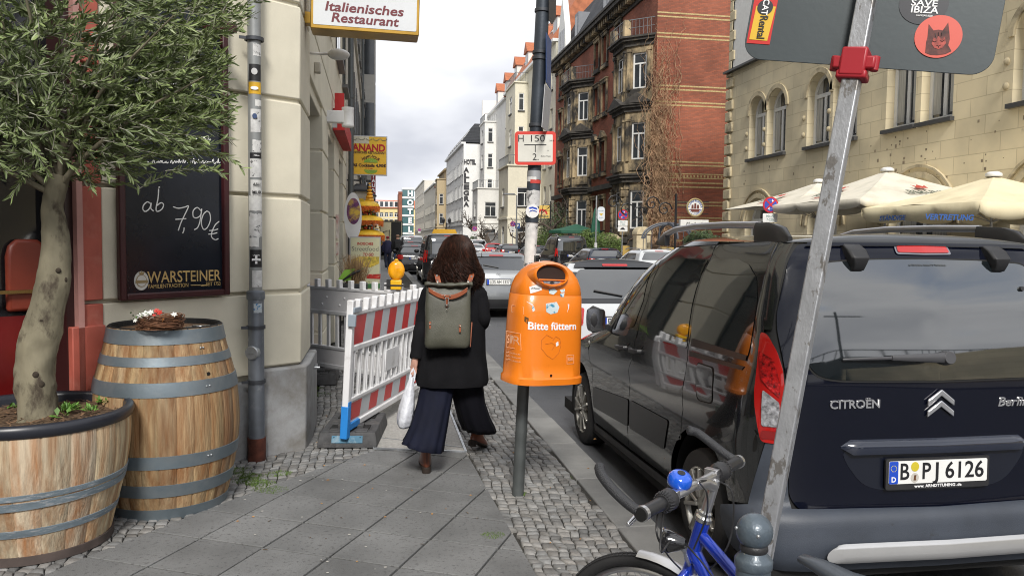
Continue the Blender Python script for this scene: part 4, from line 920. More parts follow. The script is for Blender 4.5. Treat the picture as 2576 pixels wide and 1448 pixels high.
prof = [(0,.240,.172),(.035,.240,.172),(.045,.230,.160),(.12,.229,.159),(.40,.222,.153),(.72*BH,.214,.148),(.725*BH,.210,.145),(.735*BH,.212,.147),(.80*BH,.203,.142),(.86*BH,.184,.132),(.92*BH,.150,.112),(.96*BH,.113,.09),(.985*BH,.07,.06),(BH,.02,.02)]
prof = [(h if k < 5 else h, a, b) for k, (h, a, b) in enumerate(prof)]
def bab(h):
 return interp([(p[0], p[1]) for p in prof], h), interp([(p[0], p[2]) for p in prof], h)
NEXP = 3.2
def bsurf(x, h):
 a, b = bab(h); t = max(0, 1-(abs(x)/a)**NEXP); return b*t**(1/NEXP)
m = MB(); rings = []
for h, a, b in prof:
 row = []
 for k in range(48):
  t = 2*pi*k/48; c, s = cos(t), sin(t); row.append(bc+BX*(a*math.copysign(abs(c)**(2/NEXP), c))+BN*(b*math.copysign(abs(s)**(2/NEXP), s))+BU*h)
 rings.append(row)
m.loft(rings); m.build('body', orange, bin_, smooth=50)
def binpt(px, py):
 h = .3; p = None; dist = .15
 for _ in range(8):
  p = on_p(px, py, bc+BN*dist, BN); r_ = p-bc; x = r_.dot(BX); h = r_.dot(BU); dist = bsurf(x, h)
 return x, h
def bp(x, h, o=.002): return bc+BX*x+BU*h+BN*(bsurf(x, h)+o)
def bend(o, off=.0015):
 for v in o.data.vertices:
  r_ = v.co-bc; x, h, d = r_.dot(BX), r_.dot(BU), r_.dot(BN); v.co = bc+BX*x+BU*h+BN*(bsurf(x, h)+off+(d-.4))
def btext(s, px, py, h, m_, wid_px=None, **k):
 x, hh_ = binpt(px, py); w_ = None
 if wid_px: x0 = binpt(px-wid_px/2, py)[0]; x1 = binpt(px+wid_px/2, py)[0]; w_ = x1-x0; x = (x0+x1)/2
 o = text(s, bc+BX*x+BU*hh_+BN*.4, BX, BU, h, m_, bin_, wid=w_, **k); bend(o); return o
def bpatch(name, pts, m_, off=.0012):
 q = [binpt(*p) for p in pts]; return patch(name, q, lambda x, h, o: bp(x, h, o), m_, bin_, .03, off)
o = btext('Bitte füttern', 1388, 821, .062, wht, 121, bold=.02)
wl = plain('pale_orange_ink', (.75,.42,.25), .5)
bpatch('sticker', [(1331,721),(1360,712),(1363,729),(1334,738)], plain('sticker_white', (.72,.72,.72), .4)); btext('# Monster', 1347, 725, .014, blk, 22, shear=.3)
bpatch('sticker', [(1298,790),(1330,800),(1328,815),(1297,802)], plain('dark_ochre', (.10,.05,.01), .5)); btext('CASH', 1313, 802, .028, plain('orange_ink', (.7,.2,.02), .5), 26, bold=.02)
bw = mat('torn_blue_white', (.55,.65,.68), .7, col2=(.05,.25,.4), c2amt=.42, c2scale=30, sharp=.02)
bpatch('sticker', [(1373,763),(1400,759),(1407,772),(1402,786),(1385,790),(1374,784)], bw); bpatch('sticker', [(1380,728),(1394,725),(1402,732),(1392,741),(1382,738)], bw)
bpatch('sticker', [(1408,729),(1420,726),(1421,733),(1412,736)], bw); bpatch('sticker', [(1409,738),(1420,736),(1418,747),(1410,746)], bw); bpatch('sticker', [(1338,772),(1342,768),(1346,780),(1340,784)], bw)
for pts in ([(1314,760),(1318,756),(1316,766)], [(1428,764),(1432,765),(1431,775),(1426,787),(1429,775)], [(1398,862),(1404,858),(1405,868),(1399,871)]): bpatch('paint_chip', pts, plain('sticker_white', (.72,.72,.72), .4))
def bline(name, pts, m_, r_=.0012):
 m = MB(); m.tube([bp(*binpt(*p), .0016) for p in pts], r_, 5); return m.build(name, m_, bin_)
bline('logo_frame', [(1426,893),(1443,892),(1443,914),(1426,915),(1426,893)], wl, .0016); btext('BSR', 1434.5, 903, .030, wl, 13)
bline('heart_scratch', [(1390,850),(1375,842),(1362,855),(1361,875),(1375,893),(1390,903),(1405,888),(1411,868),(1408,852),(1398,846),(1390,856)], plain('scratch', (.35,.09,.02), .7), .0009)
bline('heart_scratch', [(1372,865),(1388,862),(1396,868),(1388,880)], MATS['scratch'], .0009)
bline('logo_frame', [(1273,832),(1290,834),(1290,873),(1273,872),(1273,832)], wl, .0016); btext('SR', 1282, 853, .07, wl, 13)
bline('logo_frame', [(1287,767),(1297,768),(1297,785),(1287,784),(1287,767)], wl, .0013)
for k in range(3): btext('Eine Aktion der', 1281, 885+k*9, .012, wl, 15)
x, h = binpt(1386, 944); m = MB(); m.prism(ellipse(0,0,.008,.008,14), bp(x, h, 0), BX, BU, BN, .003); m.build('lock', plain('lock_dark', (.05,.02,.01), .4, .5), bin_)
x, h = binpt(1387, 700); oc = bc+BX*(x-.01)+BU*(h-.012); e = (BN*.98+BU*.2).normalized(); eu = BX.cross(e)*-1
eu = (BU-e*BU.dot(e)).normalized()
rings = []
for d_, ra, rb_ in ((.02,.120,.074),(.135,.116,.072),(.158,.113,.070),(.165,.107,.065),(.158,.101,.060),(.136,.100,.059)):
 rings.append([oc+BX*ra*cos(t)+eu*rb_*sin(t)+e*d_ for t in [2*pi*k/36 for k in range(36)]])
m = MB(); m.loft(rings, capa=False, capb=False); m.build('opening_rim', orange, bin_, smooth=50)
m = MB(); m.prism(ellipse(0,0,.100,.059,36), oc+e*.138, BX, eu, e, .002); m.build('opening', plain('bin_dark', (.02,.006,.002), .8), bin_)
m = MB(); m.prism([(-.088,-.030),(.088,-.030),(.075,-.042),(.05,-.053),(0,-.060),(-.05,-.053),(-.075,-.042)], oc+e*.141, BX, eu, e, .006); m.prism([(-.09,-.024),(.09,-.024),(.088,-.030),(-.088,-.030)], oc+e*.141, BX, eu, e, .02); m.build('ledge', orange, bin_)
m = MB(); m.prism([(-.06,-.034),(.06,-.034),(.05,-.046),(0,-.052),(-.05,-.046)], oc+e*.1475, BX, eu, e, .003); m.build('ashtray_plate', mat('ash_steel', (.3,.3,.32), .5, .6, var=.5, scale=60), bin_)
m = MB(); m.prism(ellipse(0,-.043,.014,.007,14), oc+e*.151, BX, eu, e, .002); m.build('ash_hole', blk, bin_)
# ------------------------------------------------------------ bollard
bo = on_d(1898, 1335, 2.0); bz = 0
bol = empty('bollard', (bo.x, bo.y, 0), 'grey blue round-headed steel bollard with a dark ring under its ball, behind the blue bicycle', 'bollard')
bzt = bo.z; bm_ = mat('bollard_paint', (.085,.11,.135), .35, .2, var=.15, scale=20, coat=.2, col2=(.30,.28,.22), c2amt=.31, c2scale=55, sharp=.02, bump=.3, bscale=120)
m = MB(); m.lathe([(.045,-.1),(.043,bzt-.055-.03)], (bo.x,bo.y,0), 28); m.build('post', bm_, bol)
m = MB(); m.lathe([(.043,bzt-.095),(.047,bzt-.09),(.0475,bzt-.072),(.044,bzt-.066),(.033,bzt-.056),(.030,bzt-.04)], (bo.x,bo.y,0), 28); m.build('collar', bm_, bol)
m = MB(); m.lathe([(.031,bzt-.052),(.035,bzt-.046),(.034,bzt-.036),(.030,bzt-.03)], (bo.x,bo.y,0), 28); m.build('ring', black_pl, bol)
m = MB(); m.sphere((bo.x,bo.y,bzt), .0455, 28, 18); bl = m.build('ball', bm_, bol, smooth=60)
q = on_d(1907, 1348, 1.958); m = MB(); m.sphere(q, .006, 10, 8); q2 = on_d(1853,1327,2.0); m.sphere(q2, .005, 10, 8); m.build('rivet', steel, bl)
# ------------------------------------------------------------ leaning galvanised post with the back of a traffic plate
lb = on_d(1940, 1290, 2.24); lt = on_d(2188, -40, 2.20); LU = (lt-lb).normalized(); base = lb-LU*(lb.z/LU.z)
galv = mat('flaking_galvanised', (.40,.41,.43), .45, .55, var=.18, scale=9, col2=(.20,.19,.18), c2amt=.42, c2scale=11, sharp=.02, bump=.3, bscale=60, stretch=(2,2,1))
tp = empty('traffic_sign', tuple(base), 'dark back of a traffic plate with round stickers on a leaning steel post', 'traffic sign')
tc2 = -Vector((lb.x,lb.y,0)).normalized(); ax_ = (tc2*cos(.42)+Vector((-tc2.y,tc2.x,0))*sin(.42)).normalized()
if ax_.dot(CR) > tc2.dot(CR): pass
a1 = (ax_-LU*ax_.dot(LU)).normalized(); a2 = LU.cross(a1)
ang = .30; fr = (tc2*cos(ang)+(CR-RZ*CR.z)*-sin(ang)).normalized(); a1 = (fr-LU*fr.dot(LU)).normalized(); a2 = LU.cross(a1)
m = MB(); pe = lt+LU*.5; m.obox((base-LU*.1+pe)/2, (pe-base+LU*.1)/2, a1*.0235, a2*.0235); m.build('post', galv, tp, bevel=.004)
s0_ = on_d(1868, 148, 2.34); s1_ = on_d(2492, 192, 2.12); ux = (s1_-s0_).normalized(); uy = (LU-ux*LU.dot(ux)).normalized(); un = ux.cross(uy)
lc = lb+LU*((on_d(2160,60,2.2)-lb).dot(LU)); shift = (lc-a1*-.0-s0_).dot(un)-.032; s0_ = s0_+un*shift*1.0
PLW = (s1_-s0_).length
spx = lambda px, py: on_p(px, py, s0_, un)
s0_ = spx(1866, 147); s1_ = spx(2493, 192); ux = (s1_-s0_).normalized(); uy = (LU-ux*LU.dot(ux)).normalized(); un2 = ux.cross(uy)
W_ = (s1_-s0_).length
m = MB(); m.prism(rrect(0, W_, 0, .62, .055, 8), s0_-un2*.004, ux, uy, un2, .004); sp0 = m.build('plate', mat('plate_back', (.040,.052,.057), .45, .2, var=.06, bump=.05), tp, bevel=.001)
def s2(px, py): r_ = spx(px, py)-s0_; return r_.dot(ux), r_.dot(uy)
def sprism(name, pts, m_, par, o=.001, t=.0006):
 m = MB(); m.prism([s2(*p) for p in pts], s0_+un2*o, ux, uy, un2, t); return m.build(name, m_, par)
r1 = sprism('hire_sticker', [(1878,109),(1936,113),(1965,-40),(1905,-40)], plain('sticker_red', (.55,.02,.015), .4), sp0)
sprism('yellow_field', [(1885,100),(1930,104),(1952,18),(1903,16)], plain('sticker_yellow', (.72,.45,.03), .4), r1, .002)
m = MB(); q = s2(1925, 20); m.prism(ellipse(*q, .022, .022), s0_+un2*.0032, ux, uy, un2, .0006); m.build('roundel', plain('dark_roundel', (.02,.022,.03), .4), r1)
text('CAT', spx(1925,20)+un2*.0042, -uy, ux, .024, wht, r1, bold=.02)
text('Rental', spx(1917,70)+un2*.0035, -uy, ux, .032, blk, r1, wid=.066, bold=.012)
q = s2(2324, 10); m = MB(); m.prism(ellipse(*q, .062, .058), s0_+un2*.001, ux, uy, un2, .0006); r2_ = m.build('club_sticker', MATS['dark_roundel'], sp0)
for s_, py, h_, wd in (('GOD', -8, .024, .052), ('SAVE', 10, .024, .066), ('IBIZA', 27, .026, .068), ('HANGAR 8200', 41, .007, .04)): text(s_, spx(2325, py)+un2*.0022, ux, uy, h_, wht, r2_, wid=wd, bold=.015)
q = s2(2360, 93); m = MB(); m.prism(ellipse(*q, .0585, .0585, 40), s0_+un2*.0018, ux, uy, un2, .0006); r3_ = m.build('cat_sticker', plain('coral', (.62,.09,.06), .4), sp0)
cat_ = [(2327,134),(2330,105),(2333,95),(2336,62),(2348,78),(2360,76),(2371,78),(2385,58),(2388,85),(2389,100),(2385,115),(2393,130),(2378,137),(2358,140),(2340,139)]
sprism('cat_head', cat_, mat('tabby', (.10,.025,.02), .6, var=.6, scale=70), r3_, .0026)
sprism('cat_face', [(2343,112),(2348,96),(2356,100),(2360,92),(2366,100),(2376,94),(2379,110),(2370,122),(2360,125),(2350,122)], mat('tabby_light', (.35,.06,.045), .6, var=.5, scale=90), r3_, .0034)
m = MB()
for ln in ([(2344,104),(2349,107),(2355,105)], [(2364,104),(2370,106),(2376,102)], [(2355,115),(2360,118),(2360,122)], [(2360,118),(2366,115)], [(2352,85),(2353,94)], [(2360,83),(2360,92)], [(2368,84),(2367,93)]): m.tube([spx(*p)+un2*.0045 for p in ln], .0007, 5)
m.build('cat_features', blk, r3_)
rc = plain('clamp_red', (.36,.015,.025), .45); cc = lb+LU*((spx(2142,170)-lb).dot(LU))
m = MB(); m.obox(cc, LU*.040, a1*.034, a2*.034); m.obox(cc+a1*.01, LU*.018, a1*.014, a2*.056); m.obox(cc-LU*.035+a1*.002, LU*.012, a1*.030, a2*.040); m.build('clamp', rc, tp, bevel=.006)
m = MB();
for s_ in (-1, 1): m = MB(); m.cyl(cc+a1*.004+a2*s_*.052-LU*.02, cc+a1*.004+a2*s_*.052+LU*.02, .012, n=14); m.build('clamp_bolt', rc, tp, bevel=.002)
# ------------------------------------------------------------ blue bicycle
ZG = .93
bl_, br_ = on_z(1614, 1292, ZG), on_z(1858, 1160, ZG); bdir = (br_-bl_).normalized(); bf = Vector((-bdir.y, bdir.x, 0)).normalized()
if bf.dot(CR) > 0: bf = -bf
bike = empty('bicycle', tuple(on_z(1560,1500,0)), 'blue bicycle with blue bell and black bar ends parked at the lower right', 'bicycle')
bluep = mat('bike_blue', (.004,.035,.40), .18, .25, var=.15, scale=3, coat=1, col2=(.3,.35,.5), c2amt=.235, c2scale=45, sharp=.01)
A0 = on_z(1769, 1308, .80); rake = radians(15); ax = (RZ*cos(rake)-bf*sin(rake)).normalized()
bm_mid = (bl_+br_)/2; q_top = A0+ax*.13
wc_ = A0-ax*((.80-.325)/cos(rake))+bf*.04; wc_.z = .325; wr = .325
m = MB(); u1 = bf; u2 = RZ; nrm = bf.cross(RZ)
tyr = [wc_+u1*(wr-.018)*cos(2*pi*k/64)+u2*(wr-.018)*sin(2*pi*k/64) for k in range(64)]
m.tube(tyr, .0195, 12, closed=True)
R = random.Random(3)
wheelo = m.build('front_wheel', rubber, bike, smooth=60)
m = MB()
for k in range(128):
 a = 2*pi*k/128
 for s_ in (-1, 0, 1):
  a_ = a+(.024 if s_ == 0 else 0); rr = wr-.018+.0195*cos(s_*.62)+.001; c = wc_+(u1*cos(a_)+u2*sin(a_))*rr+nrm*(.0195*sin(s_*.62)); m.obox(c, (-u1*sin(a_)+u2*cos(a_))*.006, nrm*.0045, (u1*cos(a_)+u2*sin(a_))*.0016)
m.build('tread', rubber, wheelo)
m = MB(); m.tube([wc_+u1*(wr-.045)*cos(2*pi*k/64)+u2*(wr-.045)*sin(2*pi*k/64) for k in range(64)], (.009,.012), 8, closed=True); m.build('rim', plain('alu_rim', (.5,.5,.52), .3, .9), wheelo)
m = MB()
for k in range(32): a = 2*pi*k/32; m.tube([wc_+nrm*(.03 if k % 2 else -.03), wc_+(u1*cos(a)+u2*sin(a))*(wr-.045)], .0011, 4)
m.cyl(wc_-nrm*.045, wc_+nrm*.045, .012, n=12); m.build('spokes', chrome, wheelo)
m = MB(); g0, g1 = radians(96), radians(-25); rg = []
for k in range(19):
 a = lerp(g0, g1, k/18); a = pi-a if False else a; d = (u1*-cos(pi-a)*1+u2*sin(a)) if False else (u1*cos(a)*-1+u2*sin(a)); rr = wr+.014
 rg.append([wc_+d*(rr-.012*abs(t)**2)+nrm*(.028*t) for t in (-1,-.5,0,.5,1)]+[wc_+d*(rr-.002-.012*abs(t)**2)+nrm*(.026*t) for t in (1,.5,0,-.5,-1)])
m.loft(rg); m.build('mudguard', plain('mudguard_silver', (.55,.55,.56), .35, .6), bike, smooth=50)
crown = wc_+ax*(wr+.05)-bf*.05; lowh = A0-ax*.13
m = MB(); m.tube([A0+ax*.0, lowh], .0215, 18); m.build('head_tube', bluep, bike)
m = MB(); m.tube([lowh-ax*.005, lowh-ax*.04], .018, 14)
for s_ in (-1, 1): m.tube([lowh-ax*.03+nrm*.0*s_, lowh-ax*.05+nrm*.045*s_, lowh-ax*.14+nrm*.05*s_, wc_+nrm*.048*s_+RZ*.08-bf*.02, wc_+nrm*.048*s_], [.013,.014,.013,.011,.008], 10)
m.build('fork', bluep, bike, smooth=60)
m = MB(); m.lathe([(.0,0),(.024,0),(.0245,.012),(.019,.018),(.02,.028),(.012,.034)], (0,0,0), 18)
rot = RZ.rotation_difference(ax).to_matrix(); m.v = [A0+rot @ v for v in m.v]; m.build('headset', plain('polished_alloy', (.6,.6,.6), .22, 1), bike)
m = MB(); m.tube([A0+ax*.02, q_top-ax*.01, q_top], [.0145,.0145,.012], 14); m.tube([q_top-ax*.02, lerp(q_top, bm_mid, .5)+RZ*.0, bm_mid], [.017,.015,.016], 12); m.build('stem', plain('brushed_alloy', (.62,.62,.63), .3, .95), bike, smooth=60)
bdn = Vector((bf.x, bf.y, 0)); fd = (bf*-1).copy(); ca = radians(14); fd = Vector((fd.x*cos(ca)-fd.y*sin(ca), fd.x*sin(ca)+fd.y*cos(ca), 0)); fd2 = Vector((-bf.x*cos(-ca)+bf.y*sin(-ca), -bf.x*sin(-ca)-bf.y*cos(-ca), 0))
if fd2.dot(CR) < fd.dot(CR): fd = fd2
fd = (fd-_r0*.25).normalized()
bb = A0+fd*.42-RZ*.52; seatl = A0+fd*.60-RZ*.28
m = MB(); m.tube([A0-ax*.04, seatl], .0165, 14); m.tube([A0-ax*.10, bb], .021, 14); m.tube([bb, seatl, A0+fd*.66-RZ*.06], .016, 12)
rwc = A0+fd*.98; rwc.z = .345
for s_ in (-1, 1): m.tube([bb+nrm*.03*s_, rwc+nrm*.06*s_], .009, 8); m.tube([seatl+nrm*.02*s_, rwc+nrm*.06*s_], .008, 8)
m.build('frame', bluep, bike, smooth=60)
m = MB(); fn = fd.cross(RZ); m.tube([rwc+fd*(wr-.018)*cos(2*pi*k/48)+RZ*(wr-.018)*sin(2*pi*k/48) for k in range(48)], .0195, 10, closed=True); m.build('rear_wheel', rubber, bike)
def hb(t, f=0, z=0): return bl_+bdir*t+bf*f+RZ*z
HBL = (br_-bl_).length
m = MB(); m.tube([hb(.02), hb(HBL/2), hb(HBL-.02)], .0125, 12); m.build('handlebar', MATS['brushed_alloy'], bike)
for t0, dr in ((0, 1), (HBL, -1)):
 m = MB(); m.tube([hb(t0), hb(t0+dr*.105)], .0175, 16); g_ = m.build('grip', plain('grip_rubber', (.018,.018,.02), .35), bike)
 m = MB(); m.tube([hb(t0+dr*.105), hb(t0+dr*.125), hb(t0+dr*.15), hb(t0+dr*.165)], [.021,.027,.029,.020], 18)
 for k in range(20): a = 2*pi*k/20; m.tube([hb(t0+dr*.107, .024*cos(a), .024*sin(a)), hb(t0+dr*.125, .028*cos(a), .028*sin(a))], .002, 5)
 m.build('twist_shifter', black_pl, bike)
 m = MB(); m.tube([hb(t0-dr*.007), hb(t0)], .0172, 16); m.build('bar_plug', shut, bike); m = MB(); m.tube([hb(t0+dr*-.003), hb(t0+dr*.010)], .0205, 18); m.build('bar_end_clamp', plain('clamp_alloy', (.62,.62,.63), .25, .95), bike)
 m = MB(); k_ = -dr
 pth = [hb(t0+dr*.004, .012, .004), hb(t0+dr*.004, .045, .018), hb(t0+dr*.006, .09, .045), hb(t0+dr*.018, .13, .072), hb(t0+dr*.045, .150, .082)]
 m.tube([Vector(v) for v in catmull(pth, 5)], [.0135]*18+[.0145,.014,.009], 14)
 be = m.build('bar_end', mat('bar_end_rubber', (.025,.026,.03), .45, bump=.8, bscale=350), bike, smooth=60)
 m = MB()
 for k in range(9):
  p = Vector(catmull(pth, 5)[3+int(k*1.7)]); m.sphere(p+RZ*.0125, .0022, 6, 5)
 m.build('dimples', shut, be)
 m = MB(); m.tube([hb(t0+dr*.165, .01, -.008), hb(t0+dr*.15, .035, -.022), hb(t0+dr*.09, .055, -.035), hb(t0+dr*.02, .050, -.045)], [(.007,.011),(.006,.012),(.005,.010),(.006,.006)], 10); m.obox(hb(t0+dr*.178,.008,.0), bdir*.011, bf*.02, RZ*.016); m.build('brake_lever', plain('lever_alloy', (.6,.6,.62), .25, .95), bike, bevel=.002)
bc_ = on_z(1709, 1212, ZG+.02);
m = MB(); m.lathe([(.001,.030),(.012,.030),(.024,.027),(.032,.018),(.034,.004),(.033,-.004),(.03,-.006)], (0,0,0), 28)
ba = (RZ*.93-bf*.12-_f*.25).normalized(); rot = RZ.rotation_difference(ba).to_matrix(); m.v = [bc_+rot @ v for v in m.v]; be = m.build('bell', plain('bell_blue', (.01,.10,.62), .15, .1, coat=1), bike, smooth=60)
m = MB(); m.prism(ellipse(0,0,.011,.011), bc_+ba*.0305, ba.cross(CR).cross(ba), ba.cross(CR), ba, .001); m.build('bell_badge', blk, be)
m = MB(); m.tube([bc_-ba*.02, bc_-ba*.002], .03, 20); m.build('bell_base', black_pl, be)
def cable(pts, r_=.0026): m = MB(); m.tube([Vector(v) for v in catmull([tuple(p) for p in pts], 8)], r_, 6); m.build('cable', plain('cable_black', (.02,.02,.022), .4), bike)
cable([hb(.16,.02,-.02), on_d(1662,1385,2.0), on_d(1700,1350,2.12), on_d(1755,1400,2.15), on_d(1800,1460,2.05)])
cable([hb(.15,.03,-.02), on_d(1652,1340,2.02), on_d(1680,1395,2.1), on_d(1712,1430,2.2)])
cable([hb(HBL-.17,.03,-.02), on_d(1838,1230,2.25), on_d(1842,1330,2.25), on_d(1815,1400,2.25), on_d(1760,1450,2.3)])
cable([hb(HBL-.17,.0,-.02), on_d(1760,1210,2.15), on_d(1778,1240,2.1), on_d(1776,1300,2.2), on_d(1745,1380,2.25)])
fl = on_d(1668, 1357, 2.12); m = MB(); m.lathe([(.001,.0),(.030,.0),(.032,.004),(.030,.02),(.018,.05),(.012,.06)], (0,0,0), 22)
lamp_dir = bf*-1; rot = RZ.rotation_difference((lamp_dir*.9+CR*.45).normalized()).to_matrix(); m.v = [fl+rot @ v for v in m.v]; hl = m.build('headlamp', plain('lamp_black', (.012,.012,.014), .15, coat=1), bike, smooth=60)
m = MB(); m.tube([fl+(rot @ Vector((.033*cos(2*pi*k/24),.033*sin(2*pi*k/24),0))) for k in range(24)], .0018, 5, closed=True); m.build('lamp_ring', chrome, hl)
m = MB(); m.tube([fl+rot @ Vector((0,0,.05)), lowh-ax*.02], .006, 8); m.build('lamp_bracket', steel, bike)
sd0 = on_z(2012, 1392, .93); sdir = (on_z(2190, 1475, .93)-sd0).normalized(); sn = sdir.cross(RZ); rings = []
for t, w_, h_, dz in ((0,.008,.008,0),(.01,.018,.014,.004),(.06,.026,.02,.004),(.12,.034,.024,.0),(.18,.055,.03,.0),(.24,.075,.034,.008),(.28,.062,.03,.016),(.30,.02,.015,.016)):
 rings.append([sd0+sdir*t+RZ*(dz-.01)+sn*w_*cos(a)+RZ*h_*.7*sin(a) for a in [2*pi*k/16 for k in range(16)]])
m = MB(); m.loft(rings); m.build('saddle', mat('saddle_vinyl', (.05,.06,.075), .3, var=.2), bike, smooth=60)
m = MB(); m.tube([sd0+sdir*.18-RZ*.02, A0+fd*.66-RZ*.06], .013, 10); m.build('seat_post', steel, bike)
# ------------------------------------------------------------ barrel, planter, olive tree
def wood(name, c, c2, seed=0, amt=.45):
 m = mat(name, c, .75, var=.35, scale=3, stretch=(14,14,1.1), bump=.35, bscale=9, col2=c2, c2amt=amt, c2scale=1.3, sharp=.16, attr=True, detail=8)
 return m
def staves(m, c, tab, z0, z1, n, R, inset=.0025, zs=14):
 for k in range(n):
  a0, a1 = 2*pi*k/n, 2*pi*(k+1)/n; t = R.uniform(.7, 1.2); m.col = (t, t*R.uniform(.95,1.02), t*R.uniform(.88,1.02))
  grid = []
  for i in range(zs+1):
   z = lerp(z0, z1, i/zs); r = interp_s(tab, z)
   grid += [c+Vector(((r-d)*cos(lerp(a0,a1,f)), (r-d)*sin(lerp(a0,a1,f)), z)) for f, d in ((0,inset),(.07,0),(.5,0),(.93,0),(1,inset))]
  m.add(grid, [(i*5+j, i*5+j+1, i*5+j+6, i*5+j+5) for i in range(zs) for j in range(4)])
def interp_s(tab, x):
 for i, ((a, va), (b, vb)) in enumerate(zip(tab, tab[1:])):
  if x <= b or i == len(tab)-2:
   p0 = tab[max(i-1,0)][1]; p3 = tab[min(i+2,len(tab)-1)][1]; t = (x-a)/(b-a)
   return .5*((2*va)+(vb-p0)*t+(2*p0-5*va+4*vb-p3)*t*t+(3*va-p0-3*vb+p3)*t**3)
def hoop(par, c, tab, z0, z1, m_, o=.004, name='hoop', tilt=0):
 m = MB(); m.lathe([(interp_s(tab,z0)-.004,z0),(interp_s(tab,z0)+o,z0+.002),(interp_s(tab,(z0+z1)/2)+o,(z0+z1)/2),(interp_s(tab,z1)+o,z1-.002),(interp_s(tab,z1)-.004,z1)], c, 64)
 if tilt:
  for v in m.v: v.z += tilt*(v.x-c.x)
 h = m.build(name, m_, par);
 return h
hoopm = mat('hoop_steel', (.15,.185,.21), .5, .5, var=.15, scale=4, col2=(.22,.24,.25), c2amt=.4, c2scale=5, sharp=.15, bump=.15)
hoopr = mat('hoop_worn', (.20,.25,.29), .55, .3, var=.2, scale=6, col2=(.40,.42,.44), c2amt=.42, c2scale=14, sharp=.05, bump=.3, stretch=(1,1,6))
BC = on_z(424, 1301, 0); BC = BC+(BC.xy.normalized()).to_3d()*.335; BC.z = 0
bt = [(0,.335),(.12,.365),(.3,.398),(.5,.415),(.75,.395),(.93,.348),(1.07,.318)]
brl = empty('wine_barrel', tuple(BC), 'big upright oak wine barrel with seven grey hoops beside the drainpipe', 'barrel')
R = random.Random(1); m = MB(); staves(m, BC, bt, .0, 1.07, 26, R, .0045)
wm = wood('oak', (.36,.26,.15), (.21,.085,.025), amt=.47); m.build('staves', wm, brl, smooth=50)
zb_ = lambda px, py: None
def bz_(py, pxc=424):
 r_ = .4; z = .5
 for _ in range(5):
  tdir = -BC.xy.normalized().to_3d(); p = on_p(pxc, py, BC+tdir*r_, tdir); z = p.z; r_ = interp_s(bt, max(0, min(1.07, z)))
 return z
for a, b in ((862,836),(923,898),(1000,962),(1180,1147),(1250,1219),(1308,1279)): hoop(brl, BC, bt, bz_(a), min(1.068, bz_(b)), hoopm)
hoop(brl, BC, bt, bz_(868), 1.068, hoopm)
m = MB()
for z in (bz_(880), bz_(980), bz_(1160)):
 for a_ in (.0,.05):
  an = atan2(-BC.y, -BC.x)+.55+a_; r_ = interp_s(bt, z)+.005; m.sphere(BC+Vector((r_*cos(an), r_*sin(an), z)), .006, 8, 5)
m.build('rivet', steel, brl)
m = MB(); m.lathe([(.30,1.07),(.316,1.072),(.318,1.068)], BC, 64); m.lathe([(.318,1.069),(.308,1.078),(.296,1.07),(.292,1.045)], BC, 64); m.build('chime', wm, brl)
m = MB(); m.lathe([(.0001,1.045),(.293,1.045)], BC, 64); m.build('barrel_head', mat('head_wood', (.13,.075,.04), .6, var=.4, scale=4, stretch=(12,1,1), col2=(.05,.03,.02), c2amt=.4), brl)
an = atan2(-BC.y, -BC.x)+.62; m = MB(); z = bz_(950); d_ = Vector((cos(an), sin(an), 0)); q = BC+d_*(interp_s(bt, z)-.004)+RZ*z; m.cyl(q, q+d_*.006, .011, n=14); m.build('bung_hole', shut, brl)
# ---- wreath nest with flowers
wc2 = on_z(405, 822, 1.07); wc2 = BC+Vector((-.035,-.10,0)); wc2 = on_z(405, 826, 1.075)
nest = empty('nest_wreath', tuple(wc2), 'twig nest wreath with white and red flowers lying on the barrel top', 'wreath')
R = random.Random(7); m = MB()
for k in range(170):
 rr = R.uniform(.075,.125); zz_ = R.uniform(.005,.075); a0 = R.uniform(0, 2*pi); ln = R.uniform(1.2, 3.2); w1 = R.uniform(-.2,.2); pts = []
 for i in range(9):
  a = a0+ln*i/8; r_ = rr+.012*sin(3*a+k)+w1*.02*i/8; pts.append(wc2+Vector((r_*cos(a), r_*sin(a)*.9, max(.003, zz_*(1-abs(rr-.1)*4)+.012*sin(2*a+k)))))
 m.tube(pts, R.uniform(.0013,.0026), 5)
m.build('twigs', mat('nest_twig', (.13,.055,.025), .8, var=.5, scale=20), nest)
def flower(c, r_, n, col, up_, par, name='flower'):
 m = MB(); up_ = up_.normalized(); a_ = up_.orthogonal().normalized(); b_ = up_.cross(a_)
 for k in range(n):
  t = 2*pi*k/n; d = a_*cos(t)+b_*sin(t); e_ = up_.cross(d); m.add([c, c+d*r_*.5+e_*r_*.26+up_*r_*.22, c+d*r_+up_*r_*.15, c+d*r_*.5-e_*r_*.26+up_*r_*.22], [(0,1,2,3)])
 m.sphere(c+up_*r_*.1, r_*.18, 8, 5); return m.build(name, col, par)
wf = plain('petal_white', (.7,.7,.66), .6); rf = plain('petal_red', (.5,.03,.02), .6); of = plain('petal_orange', (.6,.2,.03), .6)
for k, (dx, dz, r_, c_) in enumerate(((-.055,.085,.028,wf),(-.085,.075,.024,wf),(-.03,.095,.020,wf),(.0,.105,.018,rf),(.02,.095,.02,rf),(-.02,.06,.018,wf),(.10,.085,.02,wf),(-.11,.05,.016,wf),(.04,.055,.012,of),(-.01,.08,.012,rf))):
 flower(wc2+_r0*dx-Vector((_f.x,_f.y,0))*(.085-dz*.3)+RZ*dz, r_, 6, c_, Vector((0,-.8,.6))+Vector((R.uniform(-.3,.3),0,R.uniform(-.2,.3))), nest)
m = MB()
